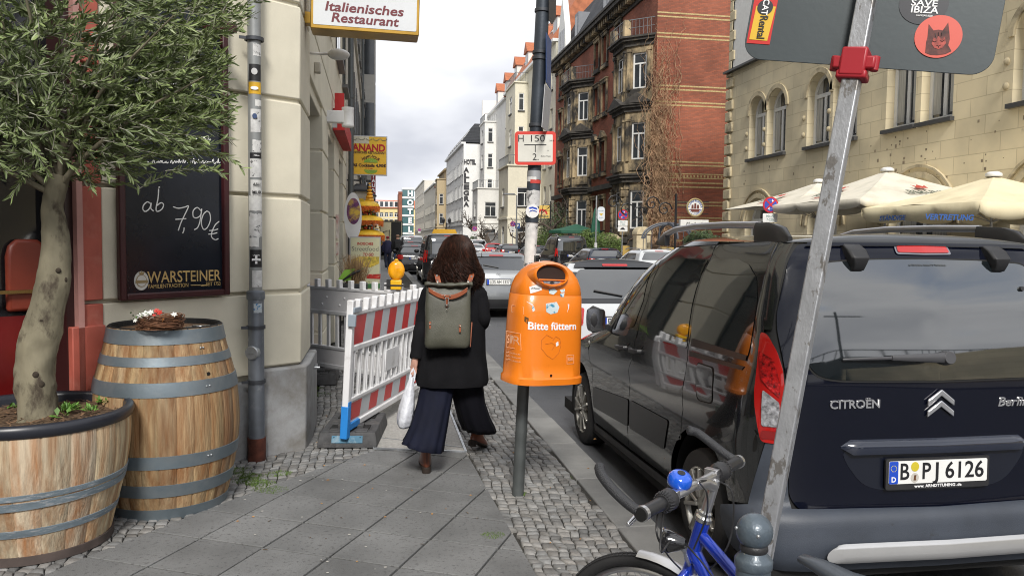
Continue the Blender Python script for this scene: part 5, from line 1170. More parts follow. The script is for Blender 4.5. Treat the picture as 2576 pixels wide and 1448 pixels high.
for k in range(40):
 c = wc2+_r0*R.uniform(-.13,-.03)-Vector((_f.x,_f.y,0))*R.uniform(.02,.1)+RZ*R.uniform(.05,.11); d = Vector((R.uniform(-1,1),R.uniform(-1,1),R.uniform(-.2,1))).normalized()*.022; e_ = d.cross(RZ).normalized()*.006
 m.add([c-d*.5, c+e_, c+d*.5, c-e_], [(0,1,2,3)])
m.build('leaves', plain('leaf_green', (.08,.2,.03), .6), nest)
m = MB(); c = on_z(490, 826, 1.05); m.box(c.x-.05, c.x+.05, c.y-.02, c.y+.03, 1.047, 1.062); m.box(c.x-.02, c.x+.08, c.y-.0, c.y+.05, 1.0625, 1.068); tag(m.build('ashtray', chrome, bevel=.003), 'flat metal ashtray on the barrel top right of the nest', 'ashtray')
# ---- planter
PC = on_d(92, 1300, 4.16); PC = Vector((PC.x, PC.y, 0))
ptb = [(0,.345),(.08,.362),(.2,.392),(.35,.428),(.5,.45),(.6,.455),(.68,.452)]
pln = empty('barrel_planter', tuple(PC), 'half barrel planter with black plastic inner pot and loose hoops holding the olive tree', 'planter')
R = random.Random(2); m = MB(); staves(m, PC, ptb, .03, .665, 22, R, .005)
m.build('staves', wood('pale_oak', (.46,.38,.27), (.30,.13,.045), amt=.45), pln, smooth=50)
hoop(pln, PC, ptb, .335, .365, hoopr, .007, tilt=.03); hoop(pln, PC, ptb, .285, .325, hoopr, .009, tilt=.045); hoop(pln, PC, ptb, .145, .185, hoopr, .006, tilt=.03)
hoop(pln, PC, [(0,.352),(.05,.352),(.1,.36)], .0, .045, mat('rusty_dark', (.06,.045,.04), .8, var=.4, scale=8), .01, 'base_hoop')
m = MB(); m.lathe([(.425,.62),(.462,.645),(.472,.67),(.468,.695),(.452,.705),(.432,.70),(.425,.68),(.415,.55)], PC, 72); m.build('inner_pot', plain('pot_plastic', (.02,.022,.03), .35), pln, smooth=60)
m = MB(); rows = []
R = random.Random(5)
for i in range(13):
 r_ = .42*i/12; rows.append([PC+Vector((r_*cos(2*pi*k/48), r_*sin(2*pi*k/48), .645+.03*noise.noise(Vector((r_*cos(2*pi*k/48)*7, r_*sin(2*pi*k/48)*7, 0)))+R.uniform(-.004,.004))) for k in range(48)])
m.loft(rows, capa=False, capb=False); m.build('soil', mat('bark_soil', (.09,.055,.03), .95, var=.6, scale=40, bump=1, bscale=45, col2=(.16,.10,.05), c2amt=.4, c2scale=30), pln, smooth=80)
m = MB()
for _ in range(500):
 a = R.uniform(0, 2*pi); r_ = .41*sqrt(R.random()); c = PC+Vector((r_*cos(a), r_*sin(a), .66)); b = R.uniform(0, 2*pi); l = R.uniform(.006,.02); d = Vector((cos(b), sin(b), R.uniform(-.3,.3)))*l; e_ = Vector((-sin(b), cos(b), 0))*l*.3; t = R.uniform(.5,1.5); m.col = (t,t,t)
 m.add([c-d-e_, c+d-e_, c+d+e_, c-d+e_], [(0,1,2,3)])
mul_ = m.build('bark_mulch', mat('mulch', (.15,.085,.045), .9, var=.3, attr=True), pln, smooth=0); mul_['kind'] = 'stuff'
wdm = mat('weed_green', (.10,.22,.04), .6, var=.3, attr=True)
def weed(px, py, z, n, l, label, seed, w_=.006, par=None):
 R = random.Random(seed); c = on_z(px, py, z); m = MB()
 for _ in range(n):
  a = R.uniform(0, 2*pi); el = R.uniform(.2,1.2); ll = l*R.uniform(.5,1.1); d = Vector((cos(a)*cos(el), sin(a)*cos(el), sin(el))); e_ = Vector((-sin(a), cos(a), 0))*w_; s_ = c+Vector((R.uniform(-1,1),R.uniform(-1,1),0))*l*.5; t = R.uniform(.6,1.4); m.col = (t,t,t*.8)
  m.add([s_-e_*.2, s_+d*ll*.55-e_, s_+d*ll*.95+RZ*-.1*ll, s_+d*ll*.55+e_], [(0,1,2,3)])
 return tag(m.build('weed', wdm, smooth=0, fix=False), label, 'plant', 'weeds growing in the planter soil')
weed(172, 1030, .665, 60, .06, 'bushiest bright green weed in the planter soil right of the trunk', 1)
weed(228, 1032, .665, 40, .05, 'low fine-leaved weed in the planter between bushy weed and rim rosette', 2)
weed(262, 1012, .665, 26, .06, 'light green leaf rosette near the right rim of the planter', 3, .008)
weed(30, 1025, .665, 14, .05, 'small dark weed in the planter soil left of the trunk', 4, .008)
weed(150, 1048, .66, 8, .06, 'broad pale leaves at the foot of the trunk in the planter', 5, .014)
# ---- olive tree
tree = empty('olive_tree', (PC.x, PC.y, .65), 'olive tree with gnarled trunk and grey-green windswept crown in the half barrel', 'tree')
bark = mat('olive_bark', (.19,.17,.115), .85, var=.3, scale=7, stretch=(1,1,.5), bump=1, bscale=28, col2=(.055,.042,.028), c2amt=.41, c2scale=11, sharp=.07)
tl = [(96,1062,50),(93,1030,46),(90,960,50),(92,900,50),(105,830,47),(122,760,44),(137,690,41),(141,640,38),(138,570,33),(134,520,28),(140,480,27),(150,440,26)]
m = MB(); pts = catmull([(on_d(x, y, 4.16).x, on_d(x, y, 4.16).y, on_d(x, y, 4.16).z) for x, y, r_ in tl], 5); rad = [interp([(i*5, t[2]*.00188) for i, t in enumerate(tl)], k) for k in range(len(pts))]
m.tube(pts, rad, 28)
for i, v in enumerate(m.v):
 c = pts[min(i//28, len(pts)-1)]; d = (v-c); nz = noise.noise(v*9)*.016+noise.noise(v*24)*.009+max(0, noise.noise(v*13+Vector((5,2,1)))-.35)*-.03;
 if v.z > 1.15: nz *= .4
 v += d.normalized()*nz
trunk = m.build('trunk', bark, tree, smooth=80)
m = MB(); R = random.Random(9)
for k in range(6):
 i = R.randrange(8, 34); c = pts[i]; a = R.uniform(0, 2*pi); d = (tocam if False else -Vector((c.x,c.y,0)).normalized()); s_ = d.cross(RZ); dd = (d*cos(a*.25-.8)+s_*sin(a*.25-.8)).normalized(); r_ = rad[i]-.004
 rr = R.uniform(.006,.016); m.sphere(c+dd*(r_-.002), rr*1.1, 10, 8, (1,1,R.uniform(.6,1.6)))
m.build('knots', mat('knot_dark', (.04,.03,.02), .95, var=.4, scale=30, bump=.6), trunk, smooth=60)
R = random.Random(12); top = pts[-1]; mb = MB(); lf = MB(); stems = MB()
vr, vf = _r0, Vector((_f.x,_f.y,0)).normalized()
def crown_ok(p):
 x, y = tri(p)
 if (p-C0).dot(NW) < .10: return False
 lim = interp([(-400,690),(0,672),(60,600),(150,585),(300,600),(430,618),(480,560),(505,330),(520,180)], y)
 lo = interp([(-200,545),(0,525),(110,470),(160,465),(240,492),(350,500),(560,480),(620,440)], x)
 fz = 38*noise.noise(Vector((y*.021, p.y*3, 1.3))); return x < lim+fz+8 and y < lo+fz*.7
limbs = []
for k in range(13):
 a = R.uniform(-1.15, 1.0) if k else .3; dep = R.uniform(-.5,.45); L_ = R.uniform(.7,1.25)
 d = (RZ*cos(a)+vr*sin(a)+vf*dep).normalized(); P_ = [];
 for i in range(9):
  t = i/8; P_.append(top-RZ*.06*(1-t)*(k%3)+d*L_*t+vr*.22*t*t-RZ*.10*t*t+Vector((noise.noise(Vector((k,t*3,0))),noise.noise(Vector((k,t*3,5))),noise.noise(Vector((k,t*3,9)))))*.09*t)
 limbs.append(P_); mb.tube(P_, [lerp(.017,.003,i/8) for i in range(9)], 7)
def leaf(p, d, l, w_, c):
 e_ = d.cross(Vector((R.uniform(-1,1),R.uniform(-1,1),R.uniform(.2,1)))).normalized()*w_; nn_ = d.cross(e_).normalized()*w_*.35
 lf.col = c; lf.add([p, p+d*l*.35+e_+nn_, p+d*l*.75+e_*.8+nn_, p+d*l, p+d*l*.75-e_*.8+nn_, p+d*l*.35-e_+nn_, p+d*l*.5], [(0,1,6),(1,2,6),(2,3,6),(3,4,6),(4,5,6),(5,0,6)])
def twig(p, d, L_, nl, tipk):
 P_ = [p]; q = p.copy(); dd = d.copy(); n = 7
 for i in range(n):
  dd = (dd+RZ*R.uniform(-.10,.07)+Vector((R.uniform(-1,1),R.uniform(-1,1),R.uniform(-1,1)))*.09).normalized(); q = q+dd*L_/n; P_.append(q)
 if not crown_ok(P_[-1]) or not crown_ok(P_[0]) or not crown_ok(P_[4]): return
 stems.tube(P_, [lerp(.0024,.0009,i/n) for i in range(n+1)], 4, caps=False)
 for k in range(nl):
  t = .12+.88*k/nl; i = min(n-1, int(t*n)); p = P_[i].lerp(P_[i+1], t*n-i); ax_ = (P_[i+1]-P_[i]).normalized(); s_ = ax_.orthogonal().normalized(); s2_ = ax_.cross(s_); a = k*2.4+R.uniform(-.3,.3)
  for sg in (0, pi):
   dl = (ax_*R.uniform(.75,1.1)+(s_*cos(a+sg)+s2_*sin(a+sg))*R.uniform(.35,.65)+RZ*.1).normalized()
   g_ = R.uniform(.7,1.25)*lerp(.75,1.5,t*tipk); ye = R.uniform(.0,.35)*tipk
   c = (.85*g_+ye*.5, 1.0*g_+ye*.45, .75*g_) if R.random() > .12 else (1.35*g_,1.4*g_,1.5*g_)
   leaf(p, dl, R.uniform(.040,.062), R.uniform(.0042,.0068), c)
for k in range(430):
 P_ = R.choice(limbs); i = R.randrange(2, 9); p = P_[i]+Vector((R.gauss(0,1),R.gauss(0,1),R.gauss(0,1)))*.13
 right = (tri(p)[0]-100)/500; d = (vr*(.9+R.uniform(-.8,.5))+RZ*R.uniform(-.55,.7)+vf*R.uniform(-.6,.6)).normalized() if right > .1 else (vr*R.uniform(-1,1)+RZ*R.uniform(-.6,.8)+vf*R.uniform(-.8,.4)).normalized()
 twig(p, d, R.uniform(.18,.36), 13, R.random())
for k in range(330):
 x = R.uniform(150, 600); y = R.triangular(-60, 450, 100 if x > 450 else 280); p = on_d(x, y, R.uniform(3.9,4.35))
 twig(p, (vr*R.uniform(.7,1.1)+RZ*R.uniform(-.32,.38)+vf*R.uniform(-.35,.2)).normalized(), R.uniform(.18,.36), 13, R.uniform(.5,1))
for k in range(240):
 x = R.uniform(-220, 200); y = R.uniform(-150, 470); p = on_d(x, y, R.uniform(3.7,4.3))
 twig(p, (vr*R.uniform(-1,1)+RZ*R.uniform(-.7,.6)+vf*R.uniform(-.6,.2)).normalized(), R.uniform(.16,.28), 13, R.uniform(.1,.7))
mb.build('limbs', bark, tree, smooth=60); stems.build('twigs', mat('twig_pale', (.33,.32,.26), .7, var=.2), tree)
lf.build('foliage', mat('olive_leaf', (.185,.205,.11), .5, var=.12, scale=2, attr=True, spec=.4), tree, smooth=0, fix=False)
print('leaves', len(lf.f)//6)
# ------------------------------------------------------------ plastic barriers on rubber feet
bwhite = mat('barrier_white', (.72,.72,.73), .38, var=.05, scale=4, col2=(.42,.41,.40), c2amt=.33, c2scale=7, sharp=.12)
bred = plain('reflective_red', (.58,.015,.015), .3, var=.08); bsil = plain('reflective_white', (.52,.55,.58), .3, var=.06); bgrey = mat('board_grey', (.78,.77,.78), .5, var=.06)
bblue = plain('spray_blue', (.02,.22,.62), .5)
def barrier(A, B, U, label, length, stripes, face=1):
 U = Vector(U).normalized(); ux = (B-A).normalized(); uy = (U-ux*U.dot(ux)).normalized(); un = ux.cross(uy)*face
 b = empty('barrier', tuple(A), label, 'barrier', 'plastic construction barriers round the trench')
 P = lambda s, h, o=0: A+ux*s+uy*h+un*o
 def bx_(m, s0, s1, h0, h1, o0, o1): m.obox(P((s0+s1)/2, (h0+h1)/2, (o0+o1)/2), ux*(s1-s0)/2, uy*(h1-h0)/2, un*(o1-o0)/2)
 L_ = length
 m = MB(); bx_(m, .0, L_, .88, .915, -.022, .022); bx_(m, .03, L_-.03, .605, .65, -.024, .024); bx_(m, .03, L_-.03, .215, .25, -.024, .024); bx_(m, .0, L_, .0, .05, -.024, .024)
 bx_(m, -.015, .045, -.05, 1.0, -.026, .026); bx_(m, L_-.045, L_+.015, -.05, .90, -.024, .024)
 m.build('frame', bwhite, b, bevel=.008)
 n = 10
 for k in range(n):
  s = .16+(L_-.26)*k/(n-1); m = MB(); bx_(m, s-.03, s+.03, .905, 1.0, -.024, .024); m.build('peg', bwhite, b, bevel=.008)
  m = MB(); m.tube([P(s-.05, .918, 0), P(s-.03, .93, 0), P(s+.03, .93, 0), P(s+.05, .918, 0)], .02, 8)
 ns = 13
 for k in range(ns):
  s = .1+(L_-.2)*k/(ns-1); m = MB(); bx_(m, s-.022, s+.022, .245, .61, -.012, .012); bx_(m, s-.008, s+.008, .245, .61, .012, .020); m.build('slat', bwhite, b, bevel=.005)
 m = MB(); bx_(m, L_*.42, L_*.60, .33, .52, .012, .022); m.build('label_panel', bwhite, b, bevel=.01)
 m = MB(); bx_(m, .04, L_-.04, .645, .885, -.014, .010); bx_(m, .04, L_-.04, .045, .22, -.014, .010); m.build('board', bgrey, b)
 m = MB();
 for (s, h) in [(.15+.3*k, hh_) for k in range(6) for hh_ in (.72, .80)]: m.sphere(P(s+(.08 if h > .75 else 0), h, -.013), .014, 10, 6)
 m.build('board_studs', bwhite, b)
 for (h0, h1, sl) in ((.655, .875, .03), (.07, .20, .02)):
  pts = [.05]+stripes+[L_-.05]
  for k in range(len(pts)-1):
   a, c = pts[k], pts[k+1]; m = MB(); s0 = sl if k else 0; s1 = sl if k < len(pts)-2 else 0
   m.prism([(a-s0, h0), (c-s1, h0), (c+s1, h1), (a+s0, h1)], P(0,0,.0105), ux, uy, un, .002); m.build('stripe', bred if k % 2 == 0 else bsil, b)
 return b, P, ux, uy, un
A1 = on_z(866, 1085, .135); B1 = on_z(1032, 985, .12); T1 = on_d(893, 745, (A1-CO).dot(_f)+.02)
ux_ = (B1-A1).normalized(); LB = 2.0
def tpar(px): # length along the panel top at a pixel column
 n_ = ux_.cross(T1-A1).normalized(); p = on_p(px, interp([(885,790),(1062,745)], px), A1, n_); return (p-A1).dot(ux_)
st_ = [tpar(x) for x in (916,938,958,976,994,1013,1028,1043,1058)]
print('stripes', st_)
while st_[-1] < LB-.25: st_.append(st_[-1]+.2)
nb, NP, nux, nuy, nun = barrier(A1, A1+ux_, T1-A1, 'nearest red and white striped plastic barrier with blue paint at its foot', LB, st_, -1 if False else 1)
if nun.dot(-_f) < 0: pass
m = MB(); c0 = NP(.015, .05); m.obox(NP(.015,.07,.0), nux*.033, nuy*.125, nun*.029); m.obox(NP(.02,.21,.0), nux*.0325, nuy*.02, nun*.0285); m.obox(NP(.14,.025,0), nux*.12, nuy*.028, nun*.027); m.build('blue_paint', bblue, nb, bevel=.006)
m = MB(); m.obox(NP(.07,.925,.03), nux*.075, (nuy*.02+nux*.0), nun*.006); m.obox(NP(-.03,.85,.03), nux*.012, nuy*.045, nun*.03); m.build('clip', plain('grey_clip', (.28,.33,.38), .35), nb, bevel=.004)
A2 = Vector((-.72, 9.35, .135)); B2 = A1+ux_*LB+Vector((.02,.1,0)); A2 = B2+(A2-B2).normalized()*1.98; A2.z = .135; B2.z = .135
fb, FP, fux, fuy, fun = barrier(A2, B2, RZ, 'far barrier showing its plain grey back, reaching into the shop recess', 1.97, [.2*k+.25 for k in range(9)], -1)
wl_ = on_d(997, 680, 8.0); lampc = empty('warning_lamp', tuple(wl_-RZ*.2), 'round amber warning lamp clipped on the far barrier', 'warning lamp')
am = mat('amber_lens', (.85,.36,.01), .12, var=.25, scale=14, coat=.6, emit=.0)
tcl = (Vector((0,0,wl_.z))-wl_).normalized(); m = MB(); m.lathe([(.001,-.035),(.05,-.032),(.074,-.018),(.079,0),(.074,.018),(.05,.032),(.001,.035)], (0,0,0), 32)
rot = RZ.rotation_difference(tcl).to_matrix(); m.v = [wl_+Vector(((rot @ v).x, (rot @ v).y, (rot @ v).z*1.22)) for v in m.v]; m.build('lens', am, lampc, smooth=60)
m = MB(); m.tube([wl_+(rot @ Vector((.079*cos(2*pi*k/32),.079*sin(2*pi*k/32)*1.0,0)))*1.0 for k in range(32)], .004, 6, closed=True)
for v in m.v: v.z = wl_.z+(v.z-wl_.z)*1.22
m.build('lens_rim', plain('amber_rim', (.7,.28,.01), .4), lampc)
m = MB(); m.cyl(wl_+RZ*.09, wl_+RZ*.115, .02, n=14); m.obox(wl_-RZ*.145, _r0*.055, vf*.035, RZ*.05); m.build('battery_case', plain('lamp_yellow', (.75,.42,.01), .4), lampc, bevel=.01)
m = MB(); m.obox(wl_-RZ*.14-_r0*.075, _r0*.02, vf*.03, RZ*.05); m.obox(wl_-RZ*.15+_r0*-.02, _r0*.10, vf*.038, RZ*.008); m.build('clamp', black_pl, lampc)
rubf = mat('recycled_rubber', (.06,.06,.062), .75, var=.3, scale=20, bump=.8, bscale=90, col2=(.15,.14,.13), c2amt=.34, c2scale=6, sharp=.1)
def foot(c, ux, uy, label, a=.225, b_=.38, h=.115, plate_=True, seed=0):
 b = empty('rubber_base', tuple(c), label, 'rubber base', 'rubber bases of the barriers'); c = Vector(c); m = MB()
 def O(s, t, z): return c+ux*s+uy*t+RZ*z
 m.loft([[O(-a,-b_,0),O(a,-b_,0),O(a,b_,0),O(-a,b_,0)],[O(-a,-b_,.035),O(a,-b_,.035),O(a,b_,.035),O(-a,b_,.035)],[O(-a*.93,-b_*.93,h),O(a*.93,-b_*.93,h),O(a*.93,b_*.93,h),O(-a*.93,b_*.93,h)]])
 for s in (-1, 1):
  for t in (-1, 1): m.obox(O(s*a*.45, t*b_*.78, h+.004), ux*.045, uy*.05, RZ*.006)
 for t in (-1,1): m.obox(O(0, t*b_*.42, h+.012), ux*a*.45, uy*.045, RZ*.014)
 m.build('block', rubf, b, bevel=.012)
 m = MB()
 for s in (-1, 0, 1): m.obox(O(s*a*.55, -b_*.5, h+.003), ux*.028, uy*.07, RZ*.004); m.obox(O(s*a*.55, b_*.5, h+.003), ux*.028, uy*.07, RZ*.004)
 m.build('slots', shut, b)
 if plate_:
  m = MB(); q = O(0, -b_*.978-.003, .068); m.obox(q, ux*a*.52, (uy*-1*.002), (RZ*.026+uy*.009)); m.build('reflector_plate', mat('scuffed_blue', (.04,.14,.22), .6, var=.3, scale=9, col2=(.2,.28,.33), c2amt=.4, c2scale=12), b)
  m = MB()
  for s in (-1,0,1): m.sphere(q+ux*s*a*.44-uy*.003+RZ*.018, .004, 6, 5)
  m.build('rivet', shut, b)
 return b
fc = on_z(872, 1120, 0)+vf*.30; ft_u = (_r0*.995+vf*.05).normalized(); ft_u = Vector((ft_u.x, ft_u.y, 0)); ft_v = RZ.cross(ft_u)
foot(fc, ft_u, ft_v, 'black rubber block with scuffed blue plate under the striped barrier')
foot(Vector((-.66, 9.15, 0)), RX, RY, 'black rubber block under the far barrier beside the shop recess', .25, .38, plate_=False)
# ------------------------------------------------------------ the walking woman
wom = empty('person', tuple(on_z(1140, 1170, 0)), 'woman from behind with long dark hair, black coat, wide navy trousers, brown boots', 'person')
DW = 5.62
def W3(px, py, d=DW): return on_d(px, py, d)
PXM = DW/2000
fwd = Vector((0.06, 1, 0)).normalized(); sdv = Vector((fwd.y, -fwd.x, 0))
gl = on_z(1072, 1192, 0); gr = on_z(1190, 1135, 0)
hip = W3(1138, 900);
def skin_body(name, nodes, edges, m_, par, root=0, sub=1):
 me = bpy.data.meshes.new(name); me.from_pydata([tuple(n[0]) for n in nodes], edges, []); o = bpy.data.objects.new(name, me); COL.objects.link(o)
 md = o.modifiers.new('skin', 'SKIN'); md.use_smooth_shade = True
 for i, n in enumerate(nodes): me.skin_vertices[0].data[i].radius = (n[1], n[1]) if me.skin_vertices else None
 me.skin_vertices[0].data[root].use_root = True
 s_ = o.modifiers.new('sub', 'SUBSURF'); s_.levels = sub; s_.render_levels = sub
 me.materials.append(m_)
 if par is not None: setp(o, par)
 return o
def ensure_skin(me):
 bm = bmesh.new(); bm.from_mesh(me); bm.verts.layers.skin.verify(); bm.to_mesh(me); bm.free()
def skin_obj(name, nodes, edges, m_, par, root=0, sub=1):
 me = bpy.data.meshes.new(name); me.from_pydata([tuple(n[0]) for n in nodes], edges, []); ensure_skin(me)
 o = bpy.data.objects.new(name, me); COL.objects.link(o)
 for i, n in enumerate(nodes): me.skin_vertices[0].data[i].radius = (n[1], n[1])
 me.skin_vertices[0].data[root].use_root = True
 md = o.modifiers.new('skin', 'SKIN'); md.use_smooth_shade = True
 s_ = o.modifiers.new('sub', 'SUBSURF'); s_.levels = sub; s_.render_levels = sub; me.materials.append(m_)
 if par is not None: setp(o, par)
 return o
skinm = mat('skin', (.50,.28,.21), .5, var=.1, scale=14)
N = []; E_ = []
def nd(p, r): N.append((Vector(p), r)); return len(N)-1
def ch(ids):
 for a, b in zip(ids, ids[1:]): E_.append((a, b))
pv = nd(hip, .10); sp1 = nd(W3(1142, 820), .11); sp2 = nd(W3(1146, 745), .12); nk = nd(W3(1150, 700), .05); hd0 = nd(W3(1151, 672, 5.60), .07); hd1 = nd(W3(1152, 625, 5.60), .085); ch([pv, sp1, sp2, nk, hd0, hd1])
kl = nd(W3(1095, 1040, 5.65), .055); al = nd(gl+RZ*.12+fwd*.045, .02); tl_ = nd(gl+RZ*.055+fwd*.10, .018); ch([pv, kl, al, tl_])
kr = nd(W3(1182, 1020, 5.75), .055); ar = nd(gr+RZ*.18+fwd*.03, .02); tr_ = nd(gr+RZ*.09+fwd*.06+sdv*.02, .016); ch([pv, kr, ar, tr_])
shl = nd(W3(1085, 728), .05); ell = nd(W3(1063, 815, 5.62), .035); wrl = nd(W3(1046, 895, 5.55), .024); pal = nd(W3(1041, 915, 5.54), .027); ch([sp2, shl, ell, wrl, pal])
shr = nd(W3(1200, 728), .05); elr = nd(W3(1217, 808, 5.6), .036); wrr = nd(W3(1205, 800, 5.82), .024); par_ = nd(W3(1198, 795, 5.9), .026); ch([sp2, shr, elr, wrr, par_])
for k, (dx, dy) in enumerate(((-6,24),(-2,27),(2,26),(6,22))):
 a = nd(W3(1041+dx*.8, 926, 5.55-.005*k), .009); b = nd(W3(1040+dx, 915+dy, 5.53), .0085); c = nd(W3(1043+dx*.7, 915+dy+4, 5.56), .008); ch([pal, a, b, c])
a = nd(W3(1047, 920, 5.57), .010); b = nd(W3(1049, 931, 5.58), .0085); ch([pal, a, b])
body = skin_obj('body', N, E_, skinm, wom, pv, 2)
coatm = mat('black_wool', (.0085,.0085,.010), .92, var=.35, scale=5, bump=.5, bscale=120, spec=.12)
def ring3(cx, py, hw, hd, d=DW, n=40, dd=0, e=2.3, fold=0, ph=0, nf=9, dyl=0):
 c = W3(cx, py, d); hw_ = hw*d/2000; out = []
 for k in range(n):
  t = 2*pi*k/n; s_ = 1+fold*(.6*sin(nf*t+ph)+.5*sin((nf*.5+1.5)*t*1.0+ph*2.3)*(1 if n < 60 else 1)*sin(t*2+ph))
  out.append(c+sdv*(hw_*math.copysign(abs(cos(t))**(2/e), cos(t))*s_)+fwd*(hd*math.copysign(abs(sin(t))**(2/e), sin(t))*s_)+RZ*(dyl*cos(t)))
 return out
m = MB(); m.loft([ring3(1150,696,26,.055), ring3(1150,703,38,.07), ring3(1148,712,56,.085), ring3(1147,724,70,.10), ring3(1146,745,76,.11), ring3(1145,790,77,.115,fold=.01), ring3(1142,840,78,.125,fold=.02,ph=1), ring3(1138,890,82,.14,fold=.045,ph=1.3), ring3(1137,930,88,.155,fold=.06,ph=1.5), ring3(1137,955,91,.165,fold=.07,ph=1.7), ring3(1137,966,88,.16,fold=.05,ph=1.8), ring3(1137,962,70,.13,fold=.05,ph=1.8)], capb=False)
m.build('coat', coatm, wom, smooth=70)
def sleeve(pts, rads, name='sleeve'):
 P = catmull([tuple(p) for p in pts], 6); rr = [interp([(i*6, r) for i, r in enumerate(rads)], k) for k in range(len(P))]; rr = [r*(1+.05*sin(k*1.7)) for k, r in enumerate(rr)]
 m = MB(); m.tube(P, rr, 18); return m.build(name, coatm, wom, smooth=70)
sleeve([W3(1095,722), W3(1078,745), W3(1066,800), W3(1055,855,5.58), W3(1047,902,5.55)], [.05,.062,.056,.052,.046])
sleeve([W3(1192,720), W3(1206,748), W3(1214,800,5.6), W3(1208,812,5.68), W3(1200,800,5.85)], [.05,.062,.055,.054,.042])
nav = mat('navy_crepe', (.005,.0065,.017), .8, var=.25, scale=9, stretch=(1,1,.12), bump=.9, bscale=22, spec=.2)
nav_shade = mat('trouser_shade', (.003,.003,.006), .8, var=.25, scale=9, stretch=(1,1,.12), bump=.9, bscale=22, spec=.2)  # right leg's copy of the navy cloth, its shade put into the colour
def leg(rs, name, m_): m = MB(); m.loft([ring3(*r[:4], d=r[4], fold=r[5], ph=r[6], nf=11, n=66, dyl=r[7] if len(r) > 7 else 0) for r in rs], capb=False); return m.build(name, m_, wom, smooth=70, solid=.004)
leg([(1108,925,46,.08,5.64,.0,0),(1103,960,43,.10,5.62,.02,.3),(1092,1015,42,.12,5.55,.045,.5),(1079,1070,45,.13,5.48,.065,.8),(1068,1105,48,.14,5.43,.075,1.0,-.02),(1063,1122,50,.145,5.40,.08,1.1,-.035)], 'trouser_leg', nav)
leg([(1165,925,46,.08,5.68,.0,0),(1172,960,42,.10,5.70,.02,.5),(1180,1010,38,.125,5.75,.05,.8),(1192,1050,39,.13,5.82,.065,1.1),(1202,1070,41,.14,5.87,.075,1.3,-.01),(1205,1080,42,.145,5.9,.08,1.4,-.015)], 'trouser_leg', nav_shade)
bootm = mat('cognac_leather', (.17,.045,.018), .32, var=.35, scale=9, coat=.35, bump=.25, bscale=40)
def boot(g, yaw, pitch, name='boot'):
 m = MB(); f_ = Vector((sin(yaw), cos(yaw), 0)); s_ = Vector((cos(yaw), -sin(yaw), 0)); f2 = (f_*cos(pitch)-RZ*sin(pitch)); u2 = (RZ*cos(pitch)+f_*sin(pitch))
 O = lambda x, y, z: g+s_*x+f2*y+u2*z
 def rg(y, z, w_, l_, tilt=0): return [O(w_*cos(t), y+l_*sin(t), z+tilt*sin(t)) for t in [2*pi*k/20 for k in range(20)]]
 m.loft([rg(.085,.022,.036,.125), rg(.085,.035,.043,.128), rg(.078,.058,.042,.118,-.012), rg(.045,.085,.038,.082,-.02), rg(.012,.12,.036,.052), rg(.0,.165,.038,.050), rg(-.004,.215,.041,.052), rg(-.004,.22,.036,.046)])
 b = m.build(name, bootm, wom, smooth=60)
 m = MB(); m.loft([[O(w_*cos(t)*sc, .085+.128*sin(t), z) for t in [2*pi*k/20 for k in range(20)]] for z, w_, sc in ((.010,.042,1),(.024,.044,1))]); m.loft([rg(-.01,-.022,.030,.028), rg(-.01,.022,.034,.034)]); m.build('sole', mat('boot_sole', (.03,.02,.015), .7), b, bevel=.003)
 m = MB(); m.tube([O(0,-.052,.05), O(0,-.055,.12), O(0,-.054,.2)], .0035, 5); m.build('seam', plain('seam_dark', (.06,.012,.006), .6), b)
 return b
boot(gl+fwd*.045+RZ*.022, radians(-2), 0); boot(gr+fwd*.02+RZ*.055, radians(38), radians(24))
m = MB(); m.tube([gr+RZ*.20+fwd*.02, gr+RZ*.33+fwd*.02], [.038,.040], 16); m.build('sock', plain('sock_green', (.22,.30,.25), .9), wom)
hairm = mat('dark_hair', (.020,.010,.007), .55, var=.5, scale=3, stretch=(8,8,1), spec=.22, attr=True)
HD = 5.58
m = MB(); hr = [(1152,592,8,.02),(1152,597,26,.07),(1152,608,40,.10),(1151,625,46,.115),(1151,645,48,.11),(1150,665,51,.095),(1149,685,50,.085),(1148,700,40,.07),(1148,712,26,.05)]
m.loft([ring3(a, b+4, c*.9, d_*.88, HD, 32, fold=.03, nf=7, ph=b*.05) for a, b, c, d_ in hr]); hcore = m.build('hair', hairm, wom, smooth=80)
R = random.Random(33); m = MB(); hc_ = W3(1151, 628, HD)
def hshape(ang, py):
 cx = interp([(590,1152),(700,1148),(760,1146)], py); hw = interp([(590,10),(597,26),(608,36),(625,41),(645,44),(665,50),(690,59),(705,59),(735,48)], py); hd_ = interp([(590,.03),(608,.105),(625,.118),(660,.10),(700,.095),(735,.10)], py)
 c = W3(cx, py, HD); return c+sdv*(hw*HD/2000*cos(ang))-fwd*(hd_*sin(ang))
for k in range(2600):
 a0 = R.uniform(-.7, pi+.7); y0 = R.choice((589.5, 590, 590.5, 593, 598, 612)); y1 = R.gauss(708, 20) if a0 > 2.3 or a0 < .9 else R.gauss(714, 14); y1 = max(650, min(748, y1)); n = 12; P = []; ph = R.uniform(0, 6.3); am_ = R.uniform(.005,.022); wv = R.uniform(1.6, 3.2); drift = R.gauss(0, .22)
 for i in range(n+1):
  t = i/n; py = lerp(y0, y1, t); p = hshape(a0+drift*t, py); w_ = am_*t*(1+1.2*t); p = p+sdv*w_*sin(ph+wv*2*pi*t)-fwd*w_*cos(ph*1.3+wv*2*pi*t)*.7-fwd*.002*R.random(); P.append(p)
 t = R.uniform(.5,1.9); tip = R.random() < .3; m.col = (t*(1.6 if tip else 1), t*(1.15 if tip else 1), t); m.tube(P, [.0017]*n+[.0006], 3, caps=False)
